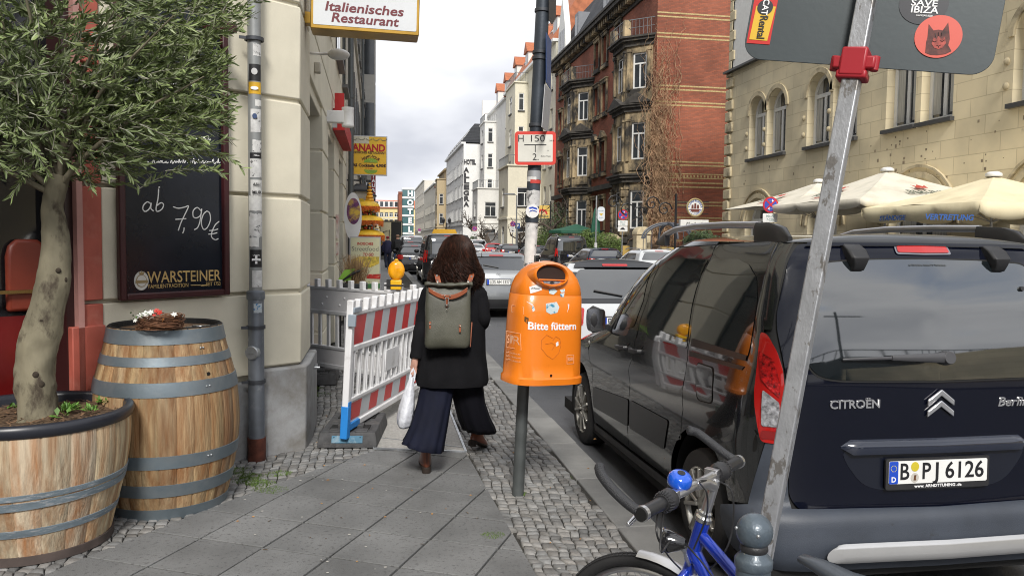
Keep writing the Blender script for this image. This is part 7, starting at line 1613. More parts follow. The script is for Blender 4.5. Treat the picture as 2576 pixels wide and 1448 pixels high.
# ------------------------------------------------------------ buildings on the right
def masonry(name, c1, c2, mortar, bw, bh, axis='y', rough=.85, ms=.012, stain=None, bump=.4, offs=.5):
 m, t, b = _bsdf(name); MATS[name] = m; b.inputs['Roughness'].default_value = rough; b.inputs['Specular IOR Level'].default_value = .25
 tc = nn(t, 'ShaderNodeTexCoord'); sx = nn(t, 'ShaderNodeSeparateXYZ'); cx = nn(t, 'ShaderNodeCombineXYZ'); lk = t.links.new
 lk(tc.outputs['Object'], sx.inputs[0]);
 if axis == 'xy':
  ad = nn(t, 'ShaderNodeMath', operation='ADD'); lk(sx.outputs['X'], ad.inputs[0]); lk(sx.outputs['Y'], ad.inputs[1]); lk(ad.outputs[0], cx.inputs['X'])
 else: lk(sx.outputs['Y' if axis == 'y' else 'X'], cx.inputs['X'])
 lk(sx.outputs['Z'], cx.inputs['Y'])
 br = nn(t, 'ShaderNodeTexBrick'); br.inputs['Scale'].default_value = 1; br.inputs['Brick Width'].default_value = bw; br.inputs['Row Height'].default_value = bh; br.inputs['Mortar Size'].default_value = ms; br.offset = offs
 br.inputs['Color1'].default_value = c4(c1); br.inputs['Color2'].default_value = c4(c2); br.inputs['Mortar'].default_value = c4(mortar); br.inputs['Bias'].default_value = 0
 lk(cx.outputs[0], br.inputs['Vector']); out = br.outputs['Color']
 nz = nn(t, 'ShaderNodeTexNoise'); nz.inputs['Scale'].default_value = .45; nz.inputs['Detail'].default_value = 8; lk(tc.outputs['Object'], nz.inputs['Vector'])
 rp = nn(t, 'ShaderNodeValToRGB'); rp.color_ramp.elements[0].position = .35; rp.color_ramp.elements[0].color = (.72,.72,.72,1); rp.color_ramp.elements[1].position = .65; rp.color_ramp.elements[1].color = (1.1,1.08,1.05,1); lk(nz.outputs['Fac'], rp.inputs['Fac'])
 mx = nn(t, 'ShaderNodeMix', data_type='RGBA', blend_type='MULTIPLY'); mx.inputs['Factor'].default_value = 1; lk(out, mx.inputs['A']); lk(rp.outputs['Color'], mx.inputs['B']); out = mx.outputs['Result']
 if stain:
  n3 = nn(t, 'ShaderNodeTexNoise'); n3.inputs['Scale'].default_value = stain[1]; n3.inputs['Detail'].default_value = 9; n3.inputs['Roughness'].default_value = .7; lk(tc.outputs['Object'], n3.inputs['Vector'])
  r3 = nn(t, 'ShaderNodeValToRGB'); r3.color_ramp.elements[0].position = stain[2]; r3.color_ramp.elements[1].position = stain[2]+.14; lk(n3.outputs['Fac'], r3.inputs['Fac'])
  m2 = nn(t, 'ShaderNodeMix', data_type='RGBA'); lk(r3.outputs['Color'], m2.inputs['Factor']); lk(out, m2.inputs['A']); m2.inputs['B'].default_value = c4(stain[0]); out = m2.outputs['Result']
 lk(out, b.inputs['Base Color'])
 bp = nn(t, 'ShaderNodeBump'); bp.inputs['Strength'].default_value = bump; bp.inputs['Distance'].default_value = .02; lk(br.outputs['Fac'], bp.inputs['Height']); bp.invert = True; lk(bp.outputs[0], b.inputs['Normal'])
 return m
def wall_holes(name, outer, holes, o, ux, uy, un, depth, m_, par):
 """flat wall (plane o, ux, uy) with openings and their reveals, un = outward"""
 o, ux, uy, un = Vector(o), Vector(ux), Vector(uy), Vector(un); bm = bmesh.new(); es = []
 for lp in [outer]+holes:
  vs = [bm.verts.new(o+ux*p[0]+uy*p[1]) for p in lp]
  es += [bm.edges.new((vs[i], vs[(i+1) % len(vs)])) for i in range(len(vs))]
 bmesh.ops.triangle_fill(bm, use_beauty=True, use_dissolve=False, edges=es)
 me = bpy.data.meshes.new(name); bm.to_mesh(me); bm.free()
 b = MB(); b.v = [v.co.copy() for v in me.vertices]; b.f = [list(p.vertices) for p in me.polygons]; b.mi = [0]*len(b.f); b.c = [(1,1,1)]*len(b.f)
 for lp in holes:
  a = [o+ux*p[0]+uy*p[1] for p in lp]; c = [p-un*depth for p in a]; b.loft([a, c], capa=False, capb=False)
 return b.build(name, m_, par, smooth=30, fix=False)
def archloop(x0, x1, z0, z1, seg=10, flat=1.0):
 r_ = (x1-x0)/2; cx = (x0+x1)/2; zc = z1-r_*flat; return [(x0,z0),(x1,z0)]+[(cx+r_*cos(pi*k/seg), zc+r_*flat*sin(pi*k/seg)) for k in range(seg+1)]
def rectloop(x0, x1, z0, z1): return [(x0,z0),(x1,z0),(x1,z1),(x0,z1)]
wfr = plain('window_white', (.72,.72,.70), .45); sillm = plain('sill_dark', (.06,.06,.06), .5); curtain = mat('curtain', (.45,.44,.40), .9, var=.3, scale=3, stretch=(9,9,.3))
def window(par, o, ux, uy, un, x0, x1, z0, z1, depth, arched=False, seg=8, trans=True, fw=.07, sill=True, cur=False, name='window', sm=None):
 o, ux, uy, un = Vector(o), Vector(ux), Vector(uy), Vector(un); b = MB(); q = o-un*depth
 def bar(a, c, d, e, t=.05): b.obox(q+ux*(a+c)/2+uy*(d+e)/2+un*t/2, ux*(c-a)/2, uy*(e-d)/2, un*t/2)
 zt = z1-(x1-x0)/2 if arched else z1; tr = z0+(z1-z0)*.68
 bar(x0, x0+fw, z0, zt); bar(x1-fw, x1, z0, zt); bar(x0+fw, x1-fw, z0, z0+fw); bar(x0+fw, x1-fw, tr, tr+fw, .06)
 if x1-x0 > .9 or trans: bar((x0+x1)/2-fw*.5, (x0+x1)/2+fw*.5, z0+fw, tr, .055)
 if not arched: bar(x0+fw, x1-fw, z1-fw, z1)
 else:
  r_ = (x1-x0)/2; cx = (x0+x1)/2; out = [(cx+r_*cos(pi*k/seg), zt+r_*sin(pi*k/seg)) for k in range(seg+1)]; inn = [(cx+(r_-fw)*cos(pi*k/seg), zt+(r_-fw)*sin(pi*k/seg)) for k in range(seg+1)]
  P = lambda p, t: q+ux*p[0]+uy*p[1]+un*t
  b.loft([[P(a,0),P(a,.05),P(i,.05),P(i,0)] for a, i in zip(out, inn)])
 w_ = b.build(name, wfr, par, smooth=0)
 g = MB(); lp = archloop(x0+.01,x1-.01,z0+.01,z1-.01,seg) if arched else rectloop(x0+.01,x1-.01,z0+.01,z1-.01); g.prism(lp, q, ux, uy, un, .012); g.build('pane', glass_win, w_)
 if cur:
  c = MB(); c.obox(q+ux*(x0+(x1-x0)*.25)+uy*(z0+z1)/2+un*.016, ux*(x1-x0)*.13, uy*(z1-z0)*.42, un*.003); c.obox(q+ux*(x0+(x1-x0)*.78)+uy*(z0+z1)/2+un*.016, ux*(x1-x0)*.12, uy*(z1-z0)*.42, un*.003); c.build('curtain', curtain, w_)
 if sill: s_ = MB(); s_.obox(o+ux*(x0+x1)/2+uy*(z0-.06)+un*(.06-depth/2), ux*((x1-x0)/2+.08), uy*.06, un*(.08+depth/2)); s_.build('sill', sm or sillm, w_)
 return w_
NX = Vector((-1,0,0))
# ---- sandstone building
sand = masonry('sandstone_ashlar', (.80,.71,.50), (.71,.62,.43), (.56,.48,.32), 1.15, .52, 'y', ms=.012, stain=((.30,.25,.17), .7, .66), bump=.25)
sbt = mat('sandstone_trim', (.55,.47,.31), .85, var=.2, scale=2, bump=.4, bscale=30, col2=(.22,.18,.12), c2amt=.4, c2scale=1.5)
sb = empty('sandstone_building', (XR, 20, 0), 'yellow sandstone corner building with arched windows behind the cafe parasols', 'building')
cv = lambda x, y: ((2200+x/1.81)/1.2422, (y/1.81)/1.2422)
def SY(x, y): p = on_x(*cv(x, y), XR); return p.y, p.z
SW = []
for (xl, xr_, yt, ys, ar) in ((250,340,548,908,1),(350,457,505,880,1),(577,705,418,836,1),(722,862,375,795,1),(1025,1190,330,735,0),(1222,1405,265,690,0),(1740,1985,20,600,1)):
 yf_, zb_ = SY(xl, ys); yn_, _ = SY(xr_, ys-(xr_-xl)*.2); _, zt_ = SY((xl+xr_)/2, yt); SW.append((yn_, yf_, zb_, zt_, ar))
zsill = sum(w[2] for w in SW[:4])/4; ztop_ = sum(w[3] for w in SW[:4])/4
print('sand', [(round(a,2),round(b,2),round(c,2),round(d,2)) for a,b,c,d,e in SW], zsill, ztop_)
Y0, Y1 = 4.0, SY(118, 1200)[0]; zcor = SY(140, 420)[1]
holes = []; wins = []
for (a, b, c, d, ar) in SW:
 holes.append(archloop(a, b, zsill, d if ar else ztop_+.15, 12) if ar else rectloop(a, b, zsill, ztop_+.2)); wins.append((a, b, zsill, d if ar else ztop_+.2, ar))
for (yc, hw, h) in ((32.6,1.2,3.5),(27.5,1.0,3.3),(22.2,1.35,3.6),(17.2,1.3,3.6),(12.4,1.3,3.6)):
 holes.append(archloop(yc-hw, yc+hw, .5, h, 12)); wins.append((yc-hw, yc+hw, .5, h, 2))
for k in range(2): holes.append(archloop(5+k*2.2, 6.2+k*2.2, zsill, ztop_, 12)); wins.append((5+k*2.2, 6.2+k*2.2, zsill, ztop_, 1))
wall_holes('wall', rectloop(Y0, Y1, -.1, zcor), holes, (XR,0,0), RY, RZ, NX, .42, sand, sb)
for (a, b, c, d, ar) in wins: window(sb, (XR,0,0), RY, RZ, NX, a, b, c, d, .34, bool(ar), 12, True, .14, ar != 2, True)
for (a, b, c, d, ar) in wins:
 m = MB()
 if ar == 1:
  r_ = (b-a)/2; cy = (a+b)/2; zc = d-r_
  m.loft([[Vector((XR-o_, cy+(r_+w_)*cos(t), zc+(r_+w_)*sin(t))) for o_, w_ in ((0,.02),(.06,.02),(.06,.20),(0,.20))] for t in [pi*k/12 for k in range(13)]])
  for yy in (b+.22,):
   for zz_ in (c+.5, c+1.15): m.sphere((XR-.02, yy, zz_), .10, 10, 6, (.6,1,1))
 if ar == 2:
  r_ = (b-a)/2; cy = (a+b)/2; zc = d-r_
  for w0, w1 in ((.08,.26),(.40,.48)): m.loft([[Vector((XR-o_, cy+(r_+w_)*cos(t), zc+(r_+w_)*sin(t))) for o_, w_ in ((0,w0),(.08,w0),(.08,w1),(0,w1))] for t in [pi*k/14 for k in range(15)]])
 if ar: m.build('arch_moulding', sbt, sb, smooth=30)
m = MB(); z = 0; k = 0
while z < zcor-.05:
 w_ = .62 if k % 2 else .44; m.box(XR-.10, XR+w_, Y1-w_, Y1+.10, z+.03, min(z+.50, zcor)-.03); z += .52; k += 1
m.build('quoins', sbt, sb, bevel=.04)
m = MB(); m.box(XR+.001, XR+14, Y1-.3, Y1, -.1, zcor+6); m.build('end_wall', sand, sb)
m = MB(); m.box(XR-.22, XR+.6, Y0, Y1+.2, zcor, zcor+.10); m.build('cornice', sillm, sb)
whs = mat('white_render', (.72,.72,.69), .85, var=.05, bump=.2)
m = MB(); m.box(XR+.05, XR+14, Y0, Y1-.05, zcor+.10, zcor+6); m.build('upper_storey', whs, sb)
m = MB(); z = zcor+.1; k = 0
while z < zcor+5.5:
 w_ = .5 if k % 2 else .3; m.box(XR-.02, XR+w_, Y1-w_, Y1+.02, z+.02, z+.44); z += .46; k += 1
m.build('upper_quoins', sbt, sb, bevel=.02)
R = random.Random(4); m = MB()
for _ in range(60):
 y = R.choice((R.uniform(18,24), R.uniform(20,34))); z = R.uniform(3.4, zsill-.3); s_ = R.uniform(.03,.10); m.box(XR-.003, XR+.01, y, y+s_, z, z+s_*R.uniform(.7,1.3))
m.build('repair_patches', mat('patch_stone', (.27,.22,.15), .9, var=.3), sb)
# ---- brick building with canted sandstone bays
brick = masonry('red_brick', (.37,.12,.07), (.26,.09,.055), (.2,.10,.075), .26, .078, 'xy', ms=.010, stain=((.11,.035,.03), .5, .62), bump=.3)
dst = mat('sooty_sandstone', (.44,.34,.20), .9, var=.3, scale=1.1, bump=.5, bscale=14, col2=(.035,.032,.028), c2amt=.53, c2scale=.9, sharp=.10, detail=8, stretch=(1,1,.6))
sootm = mat('soot_black_stone', (.055,.05,.044), .9, var=.4, scale=3, bump=.4, bscale=20, col2=(.16,.13,.09), c2amt=.35, c2scale=2)
yb = mat('yellow_brick', (.42,.32,.15), .8, var=.3, scale=12)
slate = masonry('slate', (.07,.075,.085), (.05,.055,.062), (.03,.03,.035), .3, .22, 'y', ms=.02)
YB = 46.0; bb_ = empty('brick_building', (XR, YB, 0), 'red brick house with yellow bands, sooty stone bays and creeper on its corner', 'building')
H_B = 18.4
hol = []; wb_ = []
for yc in (53.6, 56.8, 59.0-.1, 68.0, 70.6):
 for (z0, z1) in ((2.4,4.7),(6.7,8.9),(11.0,13.1),(14.5,16.5)): hol.append(rectloop(yc-.55, yc+.55, z0, z1)); wb_.append((yc-.55, yc+.55, z0, z1))
wall_holes('front_wall', rectloop(YB, 73, -.1, H_B), hol, (XR,0,0), RY, RZ, NX, .3, brick, bb_)
for a, b, c, d in wb_:
 window(bb_, (XR,0,0), RY, RZ, NX, a, b, c, d, .25, False, trans=False, sm=sootm)
 m = MB();
 for s_ in (a-.2, b+.02): m.box(XR-.12, XR+.05, s_, s_+.18, c, d)
 m.box(XR-.16, XR+.05, a-.24, b+.24, d, d+.22)
 if 6 < c < 8: m.prism([(a-.32,0),(b+.32,0),((a+b)/2,.55)], (XR-.30, 0, d+.22), RY, RZ, RX, .32)
 else: m.box(XR-.22, XR+.05, a-.3, b+.3, d+.22, d+.32)
 m.box(XR-.2, XR+.05, a-.25, b+.25, c-.35, c-.12); m.build('window_surround', dst, bb_)
m = MB(); m.box(XR+.004, XR+14, YB-.004, YB+.4, -.1, 21); m.build('gable_wall', brick, bb_)
m = MB()
for z in (17.4,17.15,15.22,15.0,14.02,13.8,10.95,10.73,10.0,9.8,6.45,6.25,5.2,4.95,4.05,3.85,3.1,2.9,2.3,1.7): m.box(XR-.003, XR+14, YB-.016, YB+.0, z-.055, z+.035)
m.build('yellow_bands', yb, bb_)
m = MB()
for k in range(60): m.box(XR+.1+k*.22, XR+.21+k*.22, YB-.02, YB, 5.52, 5.66)
m.box(XR, XR+14, YB-.012, YB, 5.44, 5.50); m.box(XR, XR+14, YB-.012, YB, 5.70, 5.76); m.build('dentil_band', yb, bb_)
def bay(y0, y1, ztop, floors, label_idx):
 c = [(XR,y0),(XR-1.25,y0+1.25),(XR-1.25,y1-1.25),(XR,y1)]
 def ringo(d, z):
  return [Vector((XR+.02,y0-d*1.0,z)), Vector((XR-1.25-d,y0+1.25-d*.45,z)), Vector((XR-1.25-d,y1-1.25+d*.45,z)), Vector((XR+.02,y1+d,z))]
 core = MB(); core.loft([ringo(-.16,-.1), ringo(-.16,ztop)]); B_ = core.build('bay', dst, bb_)
 for (a, b_) in ((0,1),(1,2),(2,3)):
  p, q = Vector((*c[a],0)), Vector((*c[b_],0)); L_ = (q-p).length; ux = (q-p).normalized(); un = Vector((-1,0,0)) if a == 1 else (Vector((-.7071,-.7071,0)) if a == 0 else Vector((-.7071,.7071,0)))
  hs = [rectloop(L_*.24, L_*.76, z0, z1) for z0, z1 in floors]; wall_holes('bay_wall', rectloop(0, L_, -.1, ztop), hs, p, ux, RZ, un, .15, dst, B_)
  for z0, z1 in floors:
   window(B_, p, ux, RZ, un, L_*.24, L_*.76, z0, z1, .14, False, trans=False, sill=False, fw=.09)
   m = MB()
   for s_ in (.12, .88): m.obox(p+ux*L_*s_+un*.05+RZ*(z0+z1)/2, ux*.10, un*.07, RZ*((z1-z0)/2+.1)); m.obox(p+ux*L_*s_+un*.06+RZ*(z1+.14), ux*.15, un*.10, RZ*.07)
   m.obox(p+ux*L_*.5+un*.05+RZ*(z0-.45), ux*L_*.3, un*.04, RZ*.22); m.build('pilaster', dst, B_)
  if True:
   m = MB()
   for k in range(8):
    for s_ in (.10,.90): m.obox(p+ux*L_*s_+un*.07+RZ*(1.2+k*.48), ux*.18, un*.08, RZ*.20)
   m.build('rustication', dst, B_, bevel=.05)
 for z, d, h in ((5.25,.18,.22),(5.50,.34,.16),(5.66,.42,.10),(9.55,.12,.25),(9.80,.30,.14),(9.94,.40,.10),(ztop-.5,.12,.3),(ztop-.2,.34,.16),(ztop-.04,.46,.12)):
  if z < ztop+.1: m = MB(); m.loft([ringo(d,z), ringo(d,z+h)]); m.build('cornice', sootm, B_)
 m = MB(); p, q = Vector((*c[0],0)), Vector((*c[1],0)); ux = (q-p).normalized(); L_ = (q-p).length; un = Vector((-.7071,-.7071,0))
 m.prism([(-.1,0),(L_+.1,0),(L_*.5,.62)], p+RZ*10.04, ux, RZ, un, .4)
 p, q = Vector((*c[1],0)), Vector((*c[2],0)); m.prism([(-.1,0),((q-p).length+.1,0),((q-p).length*.5,.55)], p+RZ*10.04, RY, RZ, NX, .4); m.build('pediment', sootm, B_)
 z = ztop+.08
 for pt in (ringo(.25,0)[1], ringo(.25,0)[2]): m = MB(); m.box(pt.x-.02, pt.x+.38, pt.y-.19, pt.y+.19, z, z+1.0); m.build('parapet_block', dst, B_)
 m = MB(); rr = ringo(.22, z)
 for a, b_ in zip(rr, rr[1:]):
  m.bar(a+RZ*.98, b_+RZ*.98, .04, .04)
  m.bar(a+RZ*.5, b_+RZ*.5, .025, .025)
  for k in range(9): q = a.lerp(b_, k/8); m.bar(q, q+RZ*.98, .02, .02)
 m.build('balcony_rail', plain('iron_grey', (.16,.17,.18), .5), B_)
bay(46.6, 51.6, 14.0, ((2.4,4.75),(6.65,8.9),(10.95,13.1)), 0)
bay(60.0, 65.4, 14.0, ((2.4,4.75),(6.65,8.9),(10.95,13.1)), 1)
for y in [YB+.5*k for k in range(54)]: m = MB(); m.box(XR-.55, XR, y, y+.2, 16.95, 17.35); m.build('eaves_bracket', dst, bb_)
m = MB(); m.box(XR-.12, XR+.05, YB, 73, 16.7, 16.95); m.box(XR-.75, XR+.3, YB-.1, 73, 17.35, 17.62); m.box(XR-.85, XR+.3, YB-.1, 73, 17.62, 17.78); m.build('eaves_cornice', sootm, bb_)
m = MB()
for z in (5.35,): m.box(XR-.3, XR+.02, 51.7, 60, z, z+.35); m.box(XR-.3, XR+.02, 65.4, 73, z, z+.35)
m.build('string_course', sootm, bb_)
m = MB(); m.loft([[Vector((XR-.5,YB+.4,17.75)),Vector((XR-.5,73,17.75)),Vector((XR+5,73,17.75)),Vector((XR+5,YB+.4,17.75))],[Vector((XR+2.2,YB+.4,22.5)),Vector((XR+2.2,73,22.5)),Vector((XR+5,73,22.5)),Vector((XR+5,YB+.4,22.5))]]); m.build('mansard_roof', slate, bb_)
for y in (50, 57.5, 66):
 m = MB(); m.box(XR+.1, XR+2, y-.6, y+.6, 18.3, 20.6); d_ = m.build('dormer', plain('dormer_grey', (.2,.21,.23), .6), bb_); m = MB(); m.box(XR+.08, XR+.1, y-.4, y+.4, 18.6, 20.3); m.build('pane', glass_win, d_)
m = MB(); m.prism([(-1.6,0),(1.6,0),(1.2,2.4),(0,5.2),(-1.2,2.4)], (XR-.35, 69.5, 17.75), RY, RZ, RX, .5); g_ = m.build('white_gable', whs, bb_)
m = MB();
for x in (-.7, 0, .7): m.box(XR-.37, XR-.352, 69.5+x-.25, 69.5+x+.25, 18.3, 20.0)
m.build('pane', glass_win, g_)
cr = empty('bare_creeper', (XR, YB, 0), 'tangle of bare brown creeper stems climbing the corner of the brick house', 'climbing plant')
R = random.Random(17); m = MB()
for k in range(150):
 z = R.uniform(0, 2) if k < 90 else R.uniform(3, 11); side = R.random() < .55; x = XR+R.uniform(-.2,1.8)*(1 if side else 0); y = YB-.1 if side else YB-.05; pts = [Vector((x, YB-R.uniform(.05,.4), z))]; dz = R.uniform(.12,.3); zmax = R.uniform(3, 13.5 if R.random() < .7 else 15.5); drift = R.uniform(-.05,.03)
 while pts[-1].z < zmax and len(pts) < 60:
  p = pts[-1]; tx = XR+.1+max(0, (6-p.z))*.16; pts.append(Vector((p.x+R.gauss(0,.13)+(tx-p.x)*.03, YB-.06-abs(R.gauss(0,.16)), p.z+R.uniform(.1,.34))))
 if len(pts) > 2: m.tube(pts, [lerp(.022,.007,i/len(pts)) for i in range(len(pts))], 4, caps=False)
for k in range(420):
 z = R.triangular(.5, 12.5, 3); sp_ = .6+max(0, 6-z)*.20; x = XR+.3+R.gauss(0,.6)*sp_+max(0,6-z)*.12; pts = [Vector((x, YB-R.uniform(.05,.3), z))]
 for _ in range(R.randrange(4, 9)): pts.append(pts[-1]+Vector((R.gauss(0,.13), R.gauss(0,.06), R.uniform(-.28,.12))))
 for p in pts: p.y = min(p.y, YB-.03)
 m.tube(pts, .006, 3, caps=False)
m.build('stems', mat('creeper_brown', (.34,.22,.13), .85, var=.4, scale=2), cr, smooth=50)
# ---- white houses further down the right side
tile = mat('orange_tiles', (.38,.13,.06), .8, var=.25, scale=2, stretch=(1,8,1), bump=.5, bscale=9)
def house(y0, y1, X, eave, col, label, name='white_house', roof=tile, rh=4.2, bays_=(), fl=3.3, z1st=4.2, sp=2.6, floors=None, side=True, ww=1.0, wh=1.9, dorm=0, rx=3.2, skip=()):
 b = empty(name, (X, y0, 0), label, 'building'); mt = mat('render_%d_%d' % (int(y0), int(col[0]*100)), col, .85, var=.05, bump=.2, bscale=30, col2=tuple(c*.82 for c in col), c2amt=.36, c2scale=.5, sharp=.2)
 zs = []; z = .9
 zs = [(1.0, 3.0)]+[(z1st+fl*k, z1st+fl*k+wh) for k in range(int((eave-z1st-.6)//fl)+ (1 if ((eave-z1st-.6) % fl) > wh+.3 else 0))]
 ys = []; y = y0+sp*.6
 while y < y1-sp*.4:
  if not any(a-.8 < y < c+.8 for a, c, *_ in bays_): ys.append(y)
  y += sp
 hs = [rectloop(y-ww/2, y+ww/2, a, c) for y in ys for a, c in zs]
 wall_holes('front_wall', rectloop(y0, y1, -.1, eave), hs, (X,0,0), RY, RZ, NX, .25, mt, b)
 for y in ys:
  for a, c in zs: window(b, (X,0,0), RY, RZ, NX, y-ww/2, y+ww/2, a, c, .2, False, trans=False, fw=.08, sm=sillm)
 m = MB(); m.box(X+.001, X+13, y0, y0+.3, -.1, eave); m.box(X+.001, X+13, y1-.3, y1, -.1, eave); m.build('side_wall', mt, b)
 m = MB(); m.box(X-.35, X+.3, y0-.1, y1+.1, eave, eave+.28); m.box(X-.12, X+.1, y0, y1, 3.7, 3.9); m.build('cornice', wfr if col[0] > .5 else mt, b)
 if roof:
  m = MB(); m.loft([[Vector((X-.3,y0,eave+.28)),Vector((X-.3,y1,eave+.28)),Vector((X+10,y1,eave+.28)),Vector((X+10,y0,eave+.28))],[Vector((X+rx,y0,eave+rh)),Vector((X+rx,y1,eave+rh)),Vector((X+7,y1,eave+rh)),Vector((X+7,y0,eave+rh))]]); rf_ = m.build('roof', roof, b)
  n = max(1, int((y1-y0)/3.2))
  for k in range(n):
   yy = y0+(k+.5)*(y1-y0)/n; t0, t1 = .3, .7; m = MB(); a = Vector((X-.3+(rx+.3)*t0, yy, eave+.28+(rh-.28)*t0)); c = Vector((X-.3+(rx+.3)*t1, yy, eave+.28+(rh-.28)*t1)); n_ = Vector((-(rh-.28), 0, rx+.3)).normalized()
   if dorm and k % 2 == 0:
    m.box(X+.3, X+2.6, yy-.9, yy+.9, eave+.4, eave+2.6); d_ = m.build('dormer', whs, rf_); m = MB(); m.prism([(-1.1,0),(1.1,0),(0,1.2)], (X+.1, yy, eave+2.6), RY, RZ, RX, 2.8); m.build('dormer_roof', roof, d_); m = MB(); m.box(X+.28, X+.3, yy-.6, yy+.6, eave+.7, eave+2.3); m.build('pane', glass_win, d_)
   else:
    m.obox((a+c)/2+n_*.04, (c-a)/2, RY*.45, n_*.05); s_ = m.build('skylight', plain('skylight_frame', (.5,.5,.5), .5), rf_); m = MB(); m.obox((a+c)/2+n_*.10, (c-a)*.42, RY*.36, n_*.012); m.build('pane', glass_win, s_)
 for (a, c, ztop, pr_, *rest) in bays_:
  core = MB(); core.box(X-pr_+.12, X+.1, a+.12, c-.12, -.1, ztop-.1); B_ = core.build('bay', mt, b)
  bz = [(p, q) for p, q in zs if q < ztop-.3]
  wall_holes('bay_wall', rectloop(a, c, -.1, ztop), [rectloop((a+c)/2-.8, (a+c)/2+.8, p, q) for p, q in bz], (X-pr_,0,0), RY, RZ, NX, .11, mt, B_)
  hs2 = [rectloop(-pr_*.72, -pr_*.28, p, q) for p, q in bz] if pr_ > 1.2 else []
  wall_holes('bay_wall', rectloop(-pr_, 0, -.1, ztop), hs2, (X,a,0), RX, RZ, -RY, .11, mt, B_)
  wall_holes('bay_wall', rectloop(-pr_, 0, -.1, ztop), [], (X,c,0), RX, RZ, RY, .11, mt, B_)
  for p, q in bz:
   window(B_, (X-pr_,0,0), RY, RZ, NX, (a+c)/2-.8, (a+c)/2+.8, p, q, .10, False, fw=.08, sm=sillm)
   if hs2: window(B_, (X,a,0), RX, RZ, -RY, -pr_*.72, -pr_*.28, p, q, .10, False, trans=False, fw=.08, sm=sillm)
  m = MB(); m.box(X-pr_-.15, X+.1, a-.15, c+.15, ztop, ztop+.15); m.box(X-pr_-.1, X+.1, a-.1, c+.1, 3.7, 3.9); m.build('bay_cornice', mt, B_)
  if rest and rest[0]:
   m = MB(); z = ztop+.15
   for (p, q) in (((X-pr_,a),(X-pr_,c)),((X-pr_,a),(X,a))):
    p, q = Vector((*p,z)), Vector((*q,z)); m.bar(p+RZ*.95, q+RZ*.95, .05, .05); n = int((q-p).length/.25)
    for k in range(n+1): r_ = p.lerp(q, k/n); m.bar(r_, r_+RZ*.95, .025, .025)
   m.build('balcony_rail', MATS['iron_grey'], B_)
 return b
CRM = (.66,.60,.46); WHT = (.74,.73,.69)
h1 = house(73.2, 102, XR, 20.0, (.70,.66,.53), 'cream house with orange tiled roof and skylights directly behind the brick house', bays_=((79,85,9,3.4,1),(87,93,18.8,1.4,1)), rh=6.5, dorm=1, z1st=5.0, fl=3.6)
h2 = house(102.2, 117, XR, 19.6, (.76,.75,.71), 'white house with stepped bays and orange dormers between the cream house and the hotel', bays_=((103,108.5,8.2,3.4,1),(110,115,17.8,1.6,1)), dorm=1, z1st=4.6, fl=3.5)
h3 = house(117.5, 146, 12.8, 15.6, (.78,.78,.76), 'white hotel with black vertical lettering on its side wall and grey mansard', 'hotel_building', roof=slate, rh=3.0, rx=1.6, z1st=4.4, fl=3.4, sp=2.1, ww=.85, wh=2.0)
m = MB(); m.box(12.78, 30, 117.2, 117.5, -.1, 15.6); m.box(15.5, 30, 117.2, 118, 15.6, 22); m.build('side_wall_front', MATS['render_117_78'], h3)
ink = plain('hotel_ink', (.03,.03,.035), .6)
def al(px, py): return on_y(px, py, 117.15)
text('HOTEL', al(1182, 408), RX, RZ, .95, ink, h3, wid=(al(1197,408)-al(1167,408)).x, bold=.04, ext=.05)
for ch_, py in zip('ALLEGRA', (428,442,456,471,486,500,514)): text(ch_, al(1173, py), RX, RZ, .92, ink, h3, bold=.05, ext=.05, wid=.8)
h4 = house(146.2, 163, 12.8, 14.2, (.46,.37,.23), 'ochre house with square bay just beyond the hotel', 'ochre_house', roof=slate, rh=2, bays_=((147,151,12.5,1.6,0),), z1st=4.4, fl=3.6)
h5 = house(163.2, 172, 12.8, 12.5, (.33,.12,.07), 'narrow brown brick house between ochre and pale houses', 'narrow_house', roof=slate, rh=2)
h6 = house(172.2, 212, 12.8, 13.5, (.66,.63,.55), 'long pale grey house beyond the narrow brown house', 'pale_house', roof=slate, rh=2.2, sp=4)
h7 = house(212.2, 262, 12.8, 17, (.68,.64,.56), 'tall white end house before the glazed tower', 'white_end_house', roof=None, sp=5)
gt = empty('glazed_tower', (8, 285, 0), 'narrow glazed stair tower with white bands lettered HOTEL at the street end', 'building')
x0, x1 = on_y(1012,500,285).x, on_y(1041,500,285).x; zt_ = on_y(1025,472,285).z
m = MB(); m.box(x0, x1, 285, 300, 0, zt_); m.build('glass', plain('teal_glass', (.06,.14,.15), .1, spec=.8), gt)
m = MB()
for k in range(9): z = zt_-k*zt_/6.2; m.box(x0-.1, x1+.1, 284.8, 285, z-.7, z)
m.build('floor_bands', wfr, gt)
for k, ch_ in enumerate('HOTEL'): text(ch_, Vector((x1-1.3, 284.6, zt_-2.2-k*3.15)), RX, RZ, 2.6, wht, gt, bold=.05, ext=.1)
rbk = empty('brick_pier_building', (x0-2, 284, 0), 'slim red brick building left of the glazed tower', 'building'); m = MB(); xa = on_y(1003,520,284).x; m.box(xa, x0-.1, 284, 300, 0, on_y(1006,484,284).z); m.build('wall', brick, rbk)
m = MB(); m.box(xa-.2, x0, 283.8, 284, on_y(1006,488,284).z, on_y(1006,482,284).z); m.build('cornice', brick, rbk)
YE = 322; ye = empty('yellow_building', (0, YE, 0), 'yellow building with red tiled roof closing the far end of the street', 'building')
xl, xr_ = on_y(900,550,YE).x, on_y(1008,550,YE).x; ze = on_y(980,523,YE).z; zr = on_y(980,503,YE).z
hs = []; xs = [on_y(p,550,YE).x for p in (972, 984, 997)]+[on_y(p,550,YE).x for p in (920,934,948,960)]
for x in xs:
 for (pa, pz_) in ((545,534),(566,552),(588,575)): hs.append(rectloop(x-.75, x+.75, on_y(980,pa,YE).z, on_y(980,pz_,YE).z))
ymt = mat('yellow_render', (.68,.55,.27), .85, var=.05)
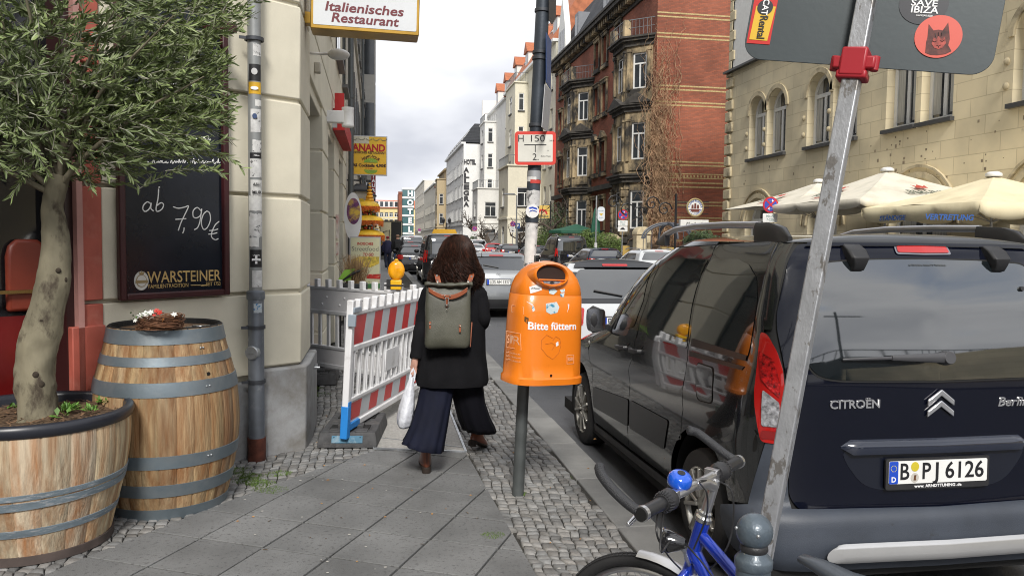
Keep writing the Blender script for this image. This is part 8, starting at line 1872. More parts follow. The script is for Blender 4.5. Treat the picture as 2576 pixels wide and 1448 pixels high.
wall_holes('wall', rectloop(xl, xr_+6, 0, ze), hs, (0,YE,0), RX, RZ, -RY, .3, ymt, ye)
for lp in hs: window(ye, (0,YE,0), RX, RZ, -RY, lp[0][0], lp[1][0], lp[0][1], lp[2][1], .25, False, fw=.14, sm=wfr)
m = MB(); m.loft([[Vector((xl,YE-.6,ze)),Vector((xr_+6,YE-.6,ze)),Vector((xr_+6,YE+6,ze)),Vector((xl,YE+6,ze))],[Vector((xl,YE+1.5,zr)),Vector((xr_+6,YE+1.5,zr)),Vector((xr_+6,YE+5,zr)),Vector((xl,YE+5,zr))]]); rf_ = m.build('roof', plain('far_tile_red', (.42,.13,.07), .8), ye)
for x in xs: m = MB(); m.box(x-.9, x+.9, YE-.5, YE+2, ze+.3, zr-.5); d_ = m.build('dormer', wfr, rf_); m = MB(); m.box(x-.6, x+.6, YE-.53, YE-.5, ze+.5, zr-.7); m.build('pane', glass_win, d_)
m = MB()
for z in (on_y(980,550,YE).z, on_y(980,571,YE).z): m.box(xl, xr_+6, YE-.15, YE, z-.12, z+.12)
m.build('string_course', wfr, ye)
vd = empty('railway_viaduct', (0, -34, 0), 'dark steel railway viaduct with catenary masts crossing the street behind the viewpoint', 'viaduct')
m = MB(); m.box(-60, 60, -40, -30, 4.6, 7.4); m.build('girder', plain('viaduct_dark', (.03,.03,.033), .7), vd)
m = MB();
for x in (-50,-38,-26,-14,-3,14,26,38,50): m.box(x-.8, x+.8, -40, -30, 0, 4.6)
for k in range(100): m.box(-60+k*1.2, -59.94+k*1.2, -30.1, -30, 7.4, 8.5)
m.box(-60, 60, -30.1, -30, 8.4, 8.5); m.build('piers', MATS['viaduct_dark'], vd)
m = MB();
for x in (-20, 5, 24): m.box(x-.15, x+.15, -33, -32.7, 7.4, 14); m.box(x-2, x+2, -32.9, -32.8, 13, 13.2)
m.build('mast', MATS['viaduct_dark'], vd)
leftb = empty('unseen_house', (-12, -15, 0), 'unseen grey brown house on the left behind the viewpoint, added for dark reflections', 'building'); m = MB(); m.box(-24, -9, -29, -1, 0, 14); m.build('wall', mat('rear_wall', (.12,.11,.10), .9), leftb)  # unseen, added so the van's tail reflects something dark
rightb = empty('unseen_house', (24, -15, 0), 'unseen low sandstone house on the right behind the viewpoint, added for van reflections', 'building'); m = MB(); m.box(22, 34, -29, -2, 0, 5.5); m.build('wall', sand, rightb)  # unseen, added and kept low so sky shows in the van's rear window
# ------------------------------------------------------------ parked and queuing cars (rear views)
def car(x, y, kind, paint, label, H=1.48, L_=4.2, W_=.89, plate_txt=None, lamp=None, roofc=None, rails=False, hi=False, name='parked_car', wiper=True):
 o = (x, y, ROAD); c = empty(name, o, label, 'car', 'cars along the street'); van_ = kind == 'van'; suv = kind == 'suv'
 zb = 1.02 if not van_ else 1.15
 if suv: zb = 1.05
 if van_:
  ins = [(.2,.05),(.35,.02),(.6,0),(1.0,.01),(1.1,.03),(H-.25,.12),(H-.1,.17),(H-.05,.22)]; yr = [(.2,.05),(.35,0),(.6,.03),(1.1,.06),(H-.25,.14),(H-.05,.25)]
  yf = [(.2,L_-.1),(.5,L_),(.8,L_-.1),(1.0,L_-.5),(1.15,L_-1.1),(H-.25,L_-1.9),(H-.05,L_-2.4)]
 else:
  ins = [(.2,.06),(.35,.02),(.6,0),(zb-.15,.01),(zb-.03,.05),(H-.15,.20),(H-.07,.27)]; yr = [(.2,.10),(.38,0),(.6,.03),(zb-.12,.08),(zb,.16),(H-.15,.42 if kind != 'estate' else .36),(H-.07,.52)]
  yf = [(.2,L_-.1),(.5,L_),(.68,L_-.15),(.82,L_-.6),(.9,L_-1.0),(zb,L_-1.35),(H-.15,L_-2.05),(H-.07,L_-2.35)]
 S = Shape(W_, L_, ins, yr, yf, o); r_ = .31 if not (van_ or suv) else .345; AR = [(.78, r_), (L_-.85, r_)]; ra = r_+.065; zt = H-.07 if not van_ else H-.05
 zs = sorted(set([.22,.35,.5,.62,.75,.85,.95,zb]+[lerp(zb, zt, k/5) for k in range(1,6)]))
 S.shell(paint, c, zs, AR, ra, off=0, name='body'); S.roofcap(roofc or paint, c, zt, .06)
 for sg in (1, -1):
  S.panel('side_window', smoothpoly([(S.uy(.62,zb),zb+.03),(S.uy(L_-1.75,zb),zb+.03),(S.uy(L_-2.45,H-.2),zt-.10),(S.uy(.85 if not van_ else .6,H-.2),zt-.09)], .06), glass_dark, c, .004, sg, raw=True, step=(.4,.1))
  S.panel('pillar', [('s',1.75,zb+.02),('s',1.83,zb+.02),('s',1.83,zt-.09),('s',1.75,zt-.09)], black_pl, c, .007, sg)
  if van_: zl0, zl1, xi, yi = .85, 1.32, W_-.16, .14
  else: zl0, zl1, xi, yi = zb-.30, zb-.06, W_-(.34 if not hi else .40), .22
  S.panel('tail_light', smoothpoly([(S.ux(-xi,zl0),zl0+.02),(S.uy(yi+.05,zl0),zl0),(S.uy(yi+.12,zl1),zl1),(S.ux(-xi+.03,zl1),zl1-.02)], .03), lamp or MATS['lamp_red'], c, .008, sg, raw=True)
  for ay, az in AR:
   m = MB(); m.lathe([(ra+.01, -W_+.34), (ra+.01, -W_+.02)], (x*1+0, y+ay, ROAD+az), 18, 'x', a0=-.2, a1=pi+.2)
   if sg < 0: m.v = [Vector((2*x-v.x, v.y, v.z)) for v in m.v]
   m.build('wheel_arch_liner', shut, c)
   wheel(c, (x-sg*(W_-.12), y+ay, ROAD+r_), r_, .2, MATS['alloy'], 5, -sg, detail=hi)
  m = MB(); q = S.P(sg*S.uy(L_-1.95,zb+.05), zb+.05); m.sphere(q+Vector((-sg*.12,0,.03)), .1, 12, 8, (1.1,.6,.75)); m.build('mirror', black_pl, c)
  if rails: m = MB(); xr = x-sg*(W_-.30); m.tube([(xr, y+yy, ROAD+zt+h_) for yy, h_ in ((.7,.02),(.85,.07),(1.4,.085),(2.2,.075),(2.5,.02))], .018, 8); m.build('roof_rail', MATS['satin_silver'], c)
 z0, z1 = zb+.02, zt-.07; xb_ = W_-.17; xt_ = W_-.36
 if van_: xb_, xt_ = W_-.12, W_-.24
 pts = [(u, z) for u, z in smoothpoly([(-xb_,z0),(xb_,z0),(xt_,z1),(-xt_,z1)], .06)]
 rfn = lambda xx, z, o_: S.P(S.ux(xx, z)*(1 if xx <= 0 else -1), z, o_)
 patch('rear_window', pts, rfn, glass_dark, c, (.2,.1), .008)
 if not van_: patch('spoiler', [(u, z) for u, z in smoothpoly([(-xt_-.06,z1+.01),(xt_+.06,z1+.01),(xt_,zt+.0),(-xt_,zt+.0)], .02)], rfn, roofc or paint, c, (.2,.05), .03)
 if roofc:
  patch('window_surround', [(u, z) for u, z in smoothpoly([(-W_+.06,zb-.03),(W_-.06,zb-.03),(W_-.20,zt-.01),(-W_+.20,zt-.01)], .05)], rfn, roofc, c, (.2,.1), .003)
  for sg in (1, -1): S.panel('window_surround', [('s',.18,zb-.02),('s',L_-1.6,zb-.02),('s',L_-2.3,zt-.01),('s',.6,zt-.01)], roofc, c, .002, sg)
 patch('brake_light', rrect(-.16,.16,z1+.02,z1+.045,.01,2), rfn, MATS['lamp_red'], c, .1, .036 if not van_ else .012)
 patch('bumper', [(u, z) for u, z in smoothpoly([(-W_+.12,.24),(W_-.12,.24),(W_-.10,.42),(-W_+.10,.42)], .04)], rfn, black_pl if (suv or van_ or hi) else paint, c, (.2,.06), .025)
 if wiper: m = MB(); a = rfn(.02,z0+.03,.02); b_ = rfn(-.32,z0+.09,.02); m.tube([a,b_], (.010,.014), 6); m.build('rear_wiper', black_pl, c)
 pz = zb-.24 if kind != 'suv' else .80; n0 = rfn(0, pz, .014); plate(c, n0, RX, RZ, .52, .11, plate_txt or 'B TX 4821', frame=False)
 if hi:
  m = MB(); q = rfn(0, zb-.09, .01); m.tube([q+Vector((.04*cos(t),0,.04*sin(t))) for t in [2*pi*k/20 for k in range(20)]], .004, 6, closed=True);
  for a in (90,210,330): m.bar(q, q+Vector((.038*cos(radians(a)),0,.038*sin(radians(a)))), .006, .004)
  m.build('emblem', chrome, c)
  patch('trim_strip', rrect(-.30,.30,pz+.075,pz+.09,.005,2), rfn, chrome, c, .1, .012)
 m = MB(); m.box(x-W_+.15, x+W_-.15, y+.25, y+L_-.2, ROAD+.17, ROAD+.3); m.build('underbody', shut, c)
 return c
def cp(name, col, metal=.3, rough=.25): return plain(name, col, rough, metal, coat=1, var=.02)
silver = cp('paint_silver', (.24,.25,.26), .7, .3); black_c = cp('paint_black', (.008,.008,.010), 0, .15); whitec = cp('paint_white', (.52,.54,.56), 0); redc = cp('paint_red', (.4,.01,.01), 0); navyc = cp('paint_navy', (.012,.018,.035), .2); greyc = cp('paint_grey', (.12,.125,.13), .5)
LX = 2.66
car(LX+.24, 8.95, 'hatch', whitec, 'small white hatchback with black roof directly in front of the dark van', 1.52, 3.15, .83, roofc=black_c, hi=False, plate_txt='B LK 2290')
car(LX+.02, 17.2, 'suv', silver, 'silver grey car with number plate LDS AH 133 beyond the small white hatchback', 1.46, 4.35, .92, plate_txt='LDS AH 1337', hi=True)
car(LX, 23.6, 'hatch', greyc, 'grey hatchback mostly hidden behind the silver car', 1.45, 4.0, .88)
tx = car(LX+.05, 29.6, 'van', black_c, 'black van taxi with a yellow roof sign in the left parking row', 1.93, 5.1, .96, name='taxi_van')
m = MB(); q = Vector((LX+.05, 31.5, ROAD+1.95)); m.prism([(-.5,0),(.5,0),(.42,.17),(-.42,.17)], q, RX, RZ, RY, .16); m.build('taxi_sign', plain('taxi_yellow', (.75,.42,.03), .4), tx)
kerbrow = [(1.9,38.6,'estate',black_c,1.46,'black estate car just beyond the taxi van'),(2.0,45.5,'suv',black_c,1.62,'black off-road car second beyond the taxi van'),(2.4,53,'van',whitec,1.95,'white van third beyond the taxi van'),(2.5,62,'hatch',greyc,1.45,'grey small car further up the left parking row'),(2.5,70,'hatch',black_c,1.45,'black small car next to the far box lorry'),(2.5,92,'hatch',redc,1.45,'red small car beyond the box lorry')]
for x, y, k, p_, H_, lab in kerbrow: car(x, y, k, p_, lab, H_, 4.3 if k != 'van' else 5, .9, wiper=False)
RXX = 10.75
far = [(RXX-.05,42.6,'van',black_c,2.0,.96,5.1,'black people carrier with roof rails in front of the brick house',True),(10.3,34.5,'estate',navyc,1.44,.90,4.5,'dark blue estate car between the black people carrier and the white car',False),(10.2,27.2,'suv',whitec,1.47,.92,4.3,'white car with roof rails nearest on the far side of the street',True),
 (RXX,52,'hatch',black_c,1.42,.88,4.2,'black low car left of the black people carrier',False),(RXX-.2,61.5,'estate',black_c,1.45,.9,4.4,'dark estate car with red tail lights beyond the leaning post',False),(RXX-.3,70,'hatch',redc,1.45,.88,4.2,'red and silver small car on the far side before the hotel',False),(RXX-.6,79,'van',whitec,1.75,.92,4.3,'white small van on the far side before the hotel',False),(RXX-.6,90,'hatch',silver,1.45,.9,4.2,'silver small car farthest on the far side',False),
 (8.3,66,'hatch',whitec,1.4,.88,4.2,'white car driving in the middle of the street',False)]
for x, y, k, p_, H_, W_, L_, lab, rl_ in far: car(x, y, k, p_, lab, H_, L_, W_, rails=rl_, wiper=False)
ly = empty('box_lorry', (1.0, 76, ROAD), 'cream box lorry with its back open at the far end of the street', 'lorry')
x0, x1 = on_y(956,560,76).x, on_y(1012,560,76).x; zt_ = on_y(985,556,76).z
m = MB(); m.box(x0, x1, 76, 82, .9, zt_); m.build('box_body', plain('lorry_cream', (.55,.5,.33), .6), ly)
m = MB(); m.box(lerp(x0,x1,.50), x1-.08, 75.95, 75.99, .95, zt_-.1); m.build('open_doorway', shut, ly)
m = MB(); m.bar((x0,75.97,zt_), (x1,75.97,zt_), .08, .08); m.bar((x0,75.97,.9), (x0,75.97,zt_), .08, .08); m.bar((x1,75.97,.9), (x1,75.97,zt_), .08, .08); m.tube([(lerp(x0,x1,.08),75.9,1.3),(lerp(x0,x1,.15),75.9,2.2),(lerp(x0,x1,.42),75.9,2.4),(lerp(x0,x1,.40),75.9,1.2)], .04, 6); m.build('door_frame', black_pl, ly)
m = MB(); m.box(x0+.1, x1-.1, 76.2, 84, ROAD+.4, .9); m.build('chassis', shut, ly)
for xx in (x0+.3, x1-.3): wheel(ly, (xx, 77.2, ROAD+.45), .45, .3, steel, 5, -1, False)
# ------------------------------------------------------------ cafe parasols in front of the sandstone building
canv = mat('parasol_canvas', (.68,.64,.54), .8, var=.06, scale=2, col2=(.45,.42,.33), c2amt=.33, c2scale=1.5, sharp=.2)
canv2 = mat('parasol_canvas_yellow', (.74,.66,.45), .8, var=.08, scale=2, col2=(.55,.46,.28), c2amt=.33, c2scale=1.5, sharp=.2)
bluei = plain('blue_lettering', (.03,.10,.33), .6); redi = plain('red_lettering', (.45,.06,.04), .6); greeni = plain('green_lettering', (.08,.10,.07), .6)
def cafe_umbrella(px, py, X, zc, half, drop, ang, m_, label, val=.32):
 p = on_x(px, py, X); c = Vector((p.x, p.y, 0)); zt = p.z; u = empty('cafe_parasol', tuple(c), label, 'parasol', 'parasols of the pavement cafe')
 cor = [c+Vector((half*sqrt(2)*cos(ang+pi/2*k+pi/4), half*sqrt(2)*sin(ang+pi/2*k+pi/4), zt-drop)) for k in range(4)]; ap = c+RZ*zt
 m = MB(); n = 8
 for k in range(4):
  a, b = cor[k], cor[(k+1) % 4]; mid = (a+b)/2; mid.z += .02
  for s_, t_ in ((a, mid), (mid, b)):
   g = []
   for i in range(n+1):
    for j in range(5): q = ap.lerp(s_.lerp(t_, j/4), .04+.96*i/n); q.z -= .05*sin(pi*i/n); q.z -= .02*sin(pi*j/4)*(i/n); g.append(q)
   m.add(g, [(i*5+j, i*5+j+1, i*5+j+6, i*5+j+5) for i in range(n) for j in range(4)])
 cn = m.build('canopy', m_, u, smooth=12, fix=False)
 m = MB()
 for k in range(4):
  a, b = cor[k], cor[(k+1) % 4]; out = ((a+b)/2-ap); out.z = 0; out.normalize(); g = []
  for j in range(25): t = j/24; s_ = (t*3) % 1; v_ = val*(.55+.45*sin(pi*s_)**.5); q = a.lerp(b, t); g += [q, q-RZ*v_*.5-out*.01, q-RZ*v_-out*.03]
  m.add(g, [(j*3+i, j*3+i+1, j*3+i+4, j*3+i+3) for j in range(24) for i in range(2)])
 if val: m.build('valance', m_, cn, smooth=25, fix=False, solid=.004)
 m = MB(); m.cyl(c, ap+RZ*.05, .035, n=14); m.build('pole', plain('pole_alu', (.5,.5,.5), .4, .7), u)
 m = MB(); m.lathe([(.001,.14),(.10,.13),(.17,.09),(.18,.04),(.17,.02)], tuple(ap-RZ*.03), 20); m.build('cap', white_pl, u)
 m = MB()
 for k in range(4):
  for f_ in (0, .5): q = cor[k].lerp(cor[(k+1)%4], f_); e_ = ap.lerp(q, .97)-RZ*.05; m.bar(ap-RZ*.12, e_, .03, .02); m.bar(c+RZ*(zt-drop-.35), ap.lerp(q, .55)-RZ*.10, .025, .02)
 m.build('ribs', plain('rib_wood', (.35,.33,.30), .6), u)
 return u, c, cor, ap, cn
def facetext(s, cor, ap, k, u_, v_, h, m_, par, wid=None, **kw):
 a, b = cor[k], cor[(k+1) % 4]; ux = (b-a).normalized(); mid = (a+b)/2; uy = (ap-mid).normalized()
 o = text(s, mid+ux*u_+uy*v_+ux.cross(uy)*.03, ux, uy, h, m_, par, wid=wid, **kw); return o
u1 = cafe_umbrella(2060, 458, 14.2, 0, 2.2, .84, 0, canv, 'off-white cafe parasol farthest left by the corner quoins, partly behind the leaning post', .0)
u2 = cafe_umbrella(2232, 430, 14.1, 0, 2.3, .92, 0, canv, 'middle off-white cafe parasol with red and dark beer lettering', .25)
u3 = cafe_umbrella(2500, 443, 13.9, 0, 1.98, .70, 0, canv2, 'nearest cream yellow cafe parasol with blue lettering on its valance', .36)
def front_face(u):
 cor = u[2]; out = []
 for k in range(4):
  mid = (cor[k]+cor[(k+1) % 4])/2; d = mid-u[1]; d.z = 0; out.append((d.normalized(), k))
 kx = max(out, key=lambda t: t[0].dot(Vector((-1,0,0))))[1]; ky = max(out, key=lambda t: t[0].dot(Vector((0,-1,0))))[1]; return kx, ky
for u, tx_ in ((u2, 'BERLINER'), (u1, 'BERLINER')):
 kx, ky = front_face(u)
 for kk in (kx, ky):
  facetext(tx_, u[2], u[3], kk, 0, .55, .34, greeni, u[4], wid=1.3, bold=.02); facetext('Kindl', u[2], u[3], kk, 0, .28, .2, redi, u[4], wid=.6, shear=.3)
  a, b = u[2][kk], u[2][(kk+1) % 4]; ux = (b-a).normalized(); mid = (a+b)/2; uy = (u[3]-mid).normalized(); m = MB(); m.prism([(-.16,-.12),(.16,-.12),(.20,.12),(.1,.02),(0,.16),(-.1,.02),(-.20,.12)], mid+ux*.0+uy*1.0+ux.cross(uy)*.03, ux, uy, ux.cross(uy), .004); m.build('crest', redi, u[4])
kx, ky = front_face(u3)
def valtext(s, px, py, wpx, k):
 a, b = u3[2][k], u3[2][(k+1) % 4]; ux = (b-a).normalized(); n_ = ux.cross(RZ); q = on_p(px, py, a+n_*.03, n_); q0 = on_p(px-wpx/2, py, a+n_*.03, n_); q1 = on_p(px+wpx/2, py, a+n_*.03, n_)
 if (q1-q0).dot(ux) < 0: ux = -ux
 if ux.cross(RZ).dot(CO-q) < 0: n_ = -n_
 q = on_p(px, py, a+(CO-a).normalized()*.0+(((u3[1]-a)*-1).normalized()*0), ux.cross(RZ))
 o_ = ux.cross(RZ); o_ = o_ if o_.dot(CO-q) > 0 else -o_
 text(s, q+o_*.035, ux, RZ, .155, bluei, u3[4], wid=(q1-q0).length, bold=.03, shear=.15)
print('u3', [tuple(round(v) for v in tri(c)) for c in u3[2]], kx, ky, [tuple(round(v) for v in tri(c)) for c in u2[2]])
valtext('STÄNDIGE', 2247, 549, 66, kx); valtext('VERTRETUNG', 2385, 547, 122, ky if tri(u3[2][ky])[0] > 2300 or True else kx)
R = random.Random(8)
for k in range(5):
 y = 14+k*3.3; t = empty('cafe_table', (13.6, y, 0), 'dark cafe table and bench under the parasols, seen as slats behind the van', 'table', 'cafe tables under the parasols'); m = MB(); m.box(13.1,14.1,y-.6,y+.6,.72,.76); m.build('table_top', plain('cafe_wood', (.08,.06,.05), .5), t); m = MB(); m.box(13.55,13.65,y-.05,y+.05,0,.72); m.build('table_leg', dark_metal, t)
def green_par(px, py, X, open_, label):
 p = on_x(px, py, X); c = Vector((p.x, p.y, 0)); u = empty('garden_parasol', tuple(c), label, 'parasol'); gm = mat('parasol_green', (.02,.10,.06), .7, var=.15); m = MB(); m.cyl(c, p, .03); m.build('pole', dark_metal, u)
 m = MB()
 if open_: m.loft([[p+Vector((r_*cos(a), r_*sin(a), z)) for a in [2*pi*k/8 for k in range(8)]] for r_, z in ((.02,0),(1.0,-.28),(2.0,-.5),(2.0,-.68))], capb=False)
 else: m.loft([[p+Vector((r_*(1+.2*(k%2))*cos(a), r_*(1+.2*(k%2))*sin(a), z)) for k, a in enumerate([2*pi*k/16 for k in range(16)])] for r_, z in ((.02,0),(.12,-.3),(.24,-1.2),(.30,-2.2),(.24,-2.3))])
 cn = m.build('canopy', gm, u, smooth=30)
green_par(1449, 563, 14.3, True, 'open dark green parasol in the front garden by the far stone bay'); green_par(1499, 520, 14.6, False, 'folded dark green parasol between the two stone bays')
# ------------------------------------------------------------ no-stopping signs and other street signs
def stop_sign(px, py, X, dia_px, label, plates=2, plate_ink=True, pole_px=0, tilt=0):
 p = on_x(px, py, X); s_ = empty('no_stopping_sign', (p.x, p.y, 0), label, 'road sign', 'no-stopping signs along the street'); d = (p-CO).dot(_f); r_ = dia_px/2*d/2000
 ux = Vector((cos(YAW*.5), -sin(YAW*.5), 0)); un = ux.cross(RZ)
 m = MB(); m.cyl((p.x, p.y+.05, 0), (p.x, p.y+.05, p.z+r_), .03, n=10); m.build('pole', steel, s_)
 m = MB(); m.prism(ellipse(0,0,r_,r_,28), p, ux, RZ, un, .02); ds = m.build('disc', plain('sign_red2', (.50,.02,.03), .4), s_)
 m = MB(); m.prism(ellipse(0,0,r_*.80,r_*.80,28), p+un*.021, ux, RZ, un, .003); m.build('blue_field', plain('sign_blue', (.03,.07,.40), .4), ds)
 m = MB()
 for a in (45,-45): m.obox(p+un*.027, (ux*cos(radians(a))+RZ*sin(radians(a)))*r_*.82, (RZ*cos(radians(a))-ux*sin(radians(a)))*r_*.10, un*(.0015 if a > 0 else .0018))
 m.build('red_cross', MATS['sign_red2'], ds)
 m = MB()
 for sg, dy in ((1,-.5),(-1,.5)): q = p+RZ*r_*dy*-1*1.0+un*.03; m.bar(q-ux*r_*.25, q+ux*r_*.2, .004, r_*.14, up=un); m.prism([(0,-.18*r_),(.22*r_,0),(0,.18*r_)], q+ux*r_*.15*sg, ux*sg, RZ, un, .003)
 m.build('arrows', wht, ds)
 z = p.z-r_
 for k in range(plates):
  h_ = r_*(1.1 if k == 0 else .95); q = Vector((p.x, p.y, z-h_/2-.02)); m = MB(); m.prism(rrect(-r_*.95, r_*.95, -h_/2, h_/2, r_*.12, 3), q, ux, RZ, un, .015); pl__ = m.build('supplementary_plate', plain('plate_white', (0,0,0)), s_)
  if k == 0: text('Mo-Fr', q+un*.018+RZ*h_*.18, ux, RZ, h_*.38, plain('grey_green_ink', (.25,.35,.33), .6), pl__, bold=.02); text('7-22h', q+un*.018-RZ*h_*.22, ux, RZ, h_*.38, MATS['grey_green_ink'], pl__, bold=.02)
  else: m = MB(); m.prism([(-.5*r_,-.14*r_),(.5*r_,-.14*r_),(.5*r_,.05*r_),(.3*r_,.08*r_),(.2*r_,.28*r_),(-.2*r_,.28*r_),(-.35*r_,.06*r_),(-.5*r_,.04*r_)], q+un*.016, ux, RZ, un, .003); m.build('car_symbol', blk, pl__)
  z -= h_+.03
 return s_
stop_sign(1938, 515, 11.75, 40, 'no-stopping sign in front of the sandstone corner behind the van roof', 1)
stop_sign(1567, 540, 12.4, 26, 'no-stopping sign with two white plates before the near stone bay of the brick house')
stop_sign(1290, 563, 12.6, 13, 'small no-stopping sign with plates beside the street lamp left of the leaning post')
stop_sign(1194, 575, 12.6, 12, 'small no-stopping sign before the bare trees by the hotel')
stop_sign(1105, 575, 12.4, 8, 'tiny no-stopping sign in front of the ochre house', 1)
stop_sign(1055, 578, 12.4, 7, 'tiniest no-stopping sign before the pale far house', 1)
p = on_x(1302, 568, 12.6); m = MB(); m.box(p.x-.22, p.x+.22, p.y-.02, p.y, p.z-.25, p.z+.25); ps = empty('parking_sign', (p.x, p.y, 0), 'small blue parking sign beside the street lamp left of the leaning post', 'road sign'); m.build('panel', pb, ps); m = MB(); m.cyl((p.x,p.y+.04,0),(p.x,p.y+.04,p.z+.2), .03, n=8); m.build('pole', steel, ps); text('P', Vector((p.x,p.y-.03,p.z)), RX, RZ, .35, wht, ps, bold=.03)
p = on_x(1296, 492, 12.3); sl_ = empty('street_lamp', (p.x+.15, p.y, 0), 'slim grey street lamp with a flat head left of the leaning post', 'street lamp'); m = MB(); m.tube([(p.x+.15,p.y,0),(p.x+.15,p.y,p.z),(p.x-.05,p.y,p.z+.08)], [.07,.05,.04], 10); m.build('pole', plain('lamp_grey', (.2,.21,.22), .5, .4), sl_); m = MB(); m.obox(Vector((p.x-.55,p.y,p.z+.12)), RX*.5, RY*.15, RZ*.07); m.build('lamp_head', MATS['lamp_grey'], sl_, bevel=.03)
p = on_x(1512, 538, 12.5); st_s = empty('stop_sign_post', (p.x, p.y, 0), 'white rounded information sign on a slim post before the brick house', 'sign'); m = MB(); m.prism(rrect(-.21,.21,-.40,.40,.17,5), p, RX, RZ, -RY, .04); pn = m.build('panel', plain('panel_pale', (.62,.66,.70), .5), st_s); m = MB(); m.prism([(0,-.08),(.12,.05),(-.12,.05)], p-RY*.042-RZ*.03, RX, RZ, -RY, .003); m.build('symbol', plain('symbol_gold', (.6,.4,.03), .5), pn)
text('Stadtrundfahrt', p-RY*.045+RZ*.17, RX, RZ, .08, plain('ink_teal', (.08,.2,.3), .5), pn, wid=.33); text('Tour', p-RY*.045-RZ*.22, RX, RZ, .09, MATS['ink_teal'], pn, wid=.24)
m = MB(); m.cyl((p.x-.28,p.y,0),(p.x-.28,p.y,p.z+1.0), .045, n=10); m.build('pole', steel, st_s); m = MB(); m.cyl((p.x-.28,p.y,.8),(p.x-.28,p.y,1.5), .09, n=10); m.build('sticker_sleeve', stw, st_s)
p = on_x(1746, 522, 13.2); pu = empty('pub_sign', (p.x-.9, p.y, 0), 'round white brewery sign with blue lettering above a small white name box', 'pub sign'); d = (p-CO).dot(_f); r_ = 21*d/2000
m = MB(); m.prism(ellipse(0,0,r_,r_*1.02,32), p, RX, RZ, -RY, .12); dk = m.build('disc', plain('pub_white', (.70,.70,.67), .4), pu)
m = MB(); m.tube([p+Vector((r_*1.0*cos(t),-.13,r_*1.02*sin(t))) for t in [2*pi*k/32 for k in range(32)]], .035, 6, closed=True); m.build('rim', plain('pub_gold', (.5,.4,.2), .4, .5), dk)
for tx_, s0 in (('FLENSBURGER', 1), ('PILSENER', -1)):
 for k, ch_ in enumerate(tx_):
  t = (90-(k-(len(tx_)-1)/2)*(17 if s0 > 0 else -19)*s0*s0) if s0 > 0 else (-90+(k-(len(tx_)-1)/2)*19)
  a = radians(t); ry = Vector((cos(a),0,sin(a)))*s0; rx_ = Vector((sin(a),0,-cos(a)))*s0; text(ch_, p+Vector((.78*r_*cos(a),-.125,.78*r_*sin(a))), rx_, ry, .13*r_/.4, plain('pub_blue', (.04,.08,.28), .5), dk, bold=.03)
m = MB(); q = p-RY*.124-RZ*.05; m.prism([(-.22,-.02),(.22,-.02),(.15,-.14),(-.15,-.14)], q, RX, RZ, -RY, .004)
for xx in (-.12,0,.12): m.prism([(xx-.05,.0),(xx+.05,.0),(xx+.04,.22-abs(xx)*.5),(xx-.04,.22-abs(xx)*.5)], q, RX, RZ, -RY, .004)
m.build('ship', plain('ship_brown', (.14,.04,.03), .5), dk)
m = MB(); q = p-RZ*(r_+.34); m.box(q.x-.62, q.x+.62, q.y-.1, q.y+.1, q.z-.18, q.z+.18); bx2 = m.build('name_box', MATS['pub_white'], pu); text('Musikcafe', Vector((q.x,q.y-.104,q.z)), RX, RZ, .2, blk, bx2, shear=.3)
m = MB(); px_ = p.x-r_-.45; m.cyl((px_,p.y,0),(px_,p.y,p.z+r_+.2), .05, n=10); m.bar((px_,p.y,p.z+.2),(p.x-r_,p.y,p.z+.2), .04, .04)
for zz_ in (.25,0,-.25): m.bar((px_,p.y+.02,p.z+zz_),(p.x+r_+.3,p.y+.02,p.z+zz_), .03, .03)
for k in range(5):
 c = Vector((px_-.5-.55*k, p.y, p.z+.25*sin(k*2.0)-.1)); m.tube([c+Vector((.34*(1-t/14)*cos(t*.7),0,.34*(1-t/14)*sin(t*.7))) for t in range(14)], .03, 6)
m.build('bracket', blk, pu)
p = on_x(1366, 533, 13.0); kp = empty('hanging_sign', (p.x, p.y, 0), 'yellow and red square sign on a black pole just right of the stickered post', 'sign'); d = (p-CO).dot(_f); hw = 17*d/2000; m = MB(); m.box(p.x-hw*1.3, p.x+hw, p.y, p.y+.08, p.z-hw*.9, p.z+hw*.95); pk = m.build('panel', plain('sign_yellow', (.72,.5,.12), .5), kp)
m = MB(); m.prism([(1.0*hw*.75*cos(radians(a))*(1+.12*(a//10%2)), hw*.75*sin(radians(a))*(1+.12*(a//10%2))) for a in range(0,181,10)], p-RZ*hw*.35-RX*hw*.1, RX, RZ, -RY, .01); m.build('sun_shape', plain('sun_red', (.55,.04,.03), .5), pk)
m = MB(); m.prism([(hw*.55*cos(radians(a)), hw*.5*sin(radians(a))) for a in range(0,181,10)], p-RZ*hw*.4-RX*hw*.1-RY*.012, RX, RZ, -RY, .01); m.build('sun_centre', plain('sun_pale', (.65,.45,.25), .5), pk)
text('KARTOFFELKELLER', p-RZ*hw*.65-RY*.02-RX*hw*.1, RX, RZ, hw*.3, plain('ink_green', (.1,.15,.12), .5), pk, wid=hw*1.9, bold=.03)
m = MB(); xx = p.x+hw*1.15; m.cyl((xx,p.y,0),(xx,p.y,p.z+hw*1.6), .05, n=8); m.bar((p.x-hw,p.y+.04,p.z+hw*.7),(xx,p.y,p.z+hw*.7), .03, .03); m.build('pole', blk, kp)
fe = empty('iron_fence', (14.6, 46, 0), 'black iron fence in front of the brick house garden', 'fence'); m = MB()
for y0, y1 in ((30,44.0),(46.4,52),(54,73)):
 n = int((y1-y0)/.16)
 for k in range(n+1): y = lerp(y0,y1,k/n); m.cyl((14.6,y,0),(14.6,y,1.55 if k%8 else 1.7), .014, n=5)
 m.bar((14.6,y0,1.35),(14.6,y1,1.35), .04, .03); m.bar((14.6,y0,.3),(14.6,y1,.3), .04, .03)
m.build('railings', blk, fe)
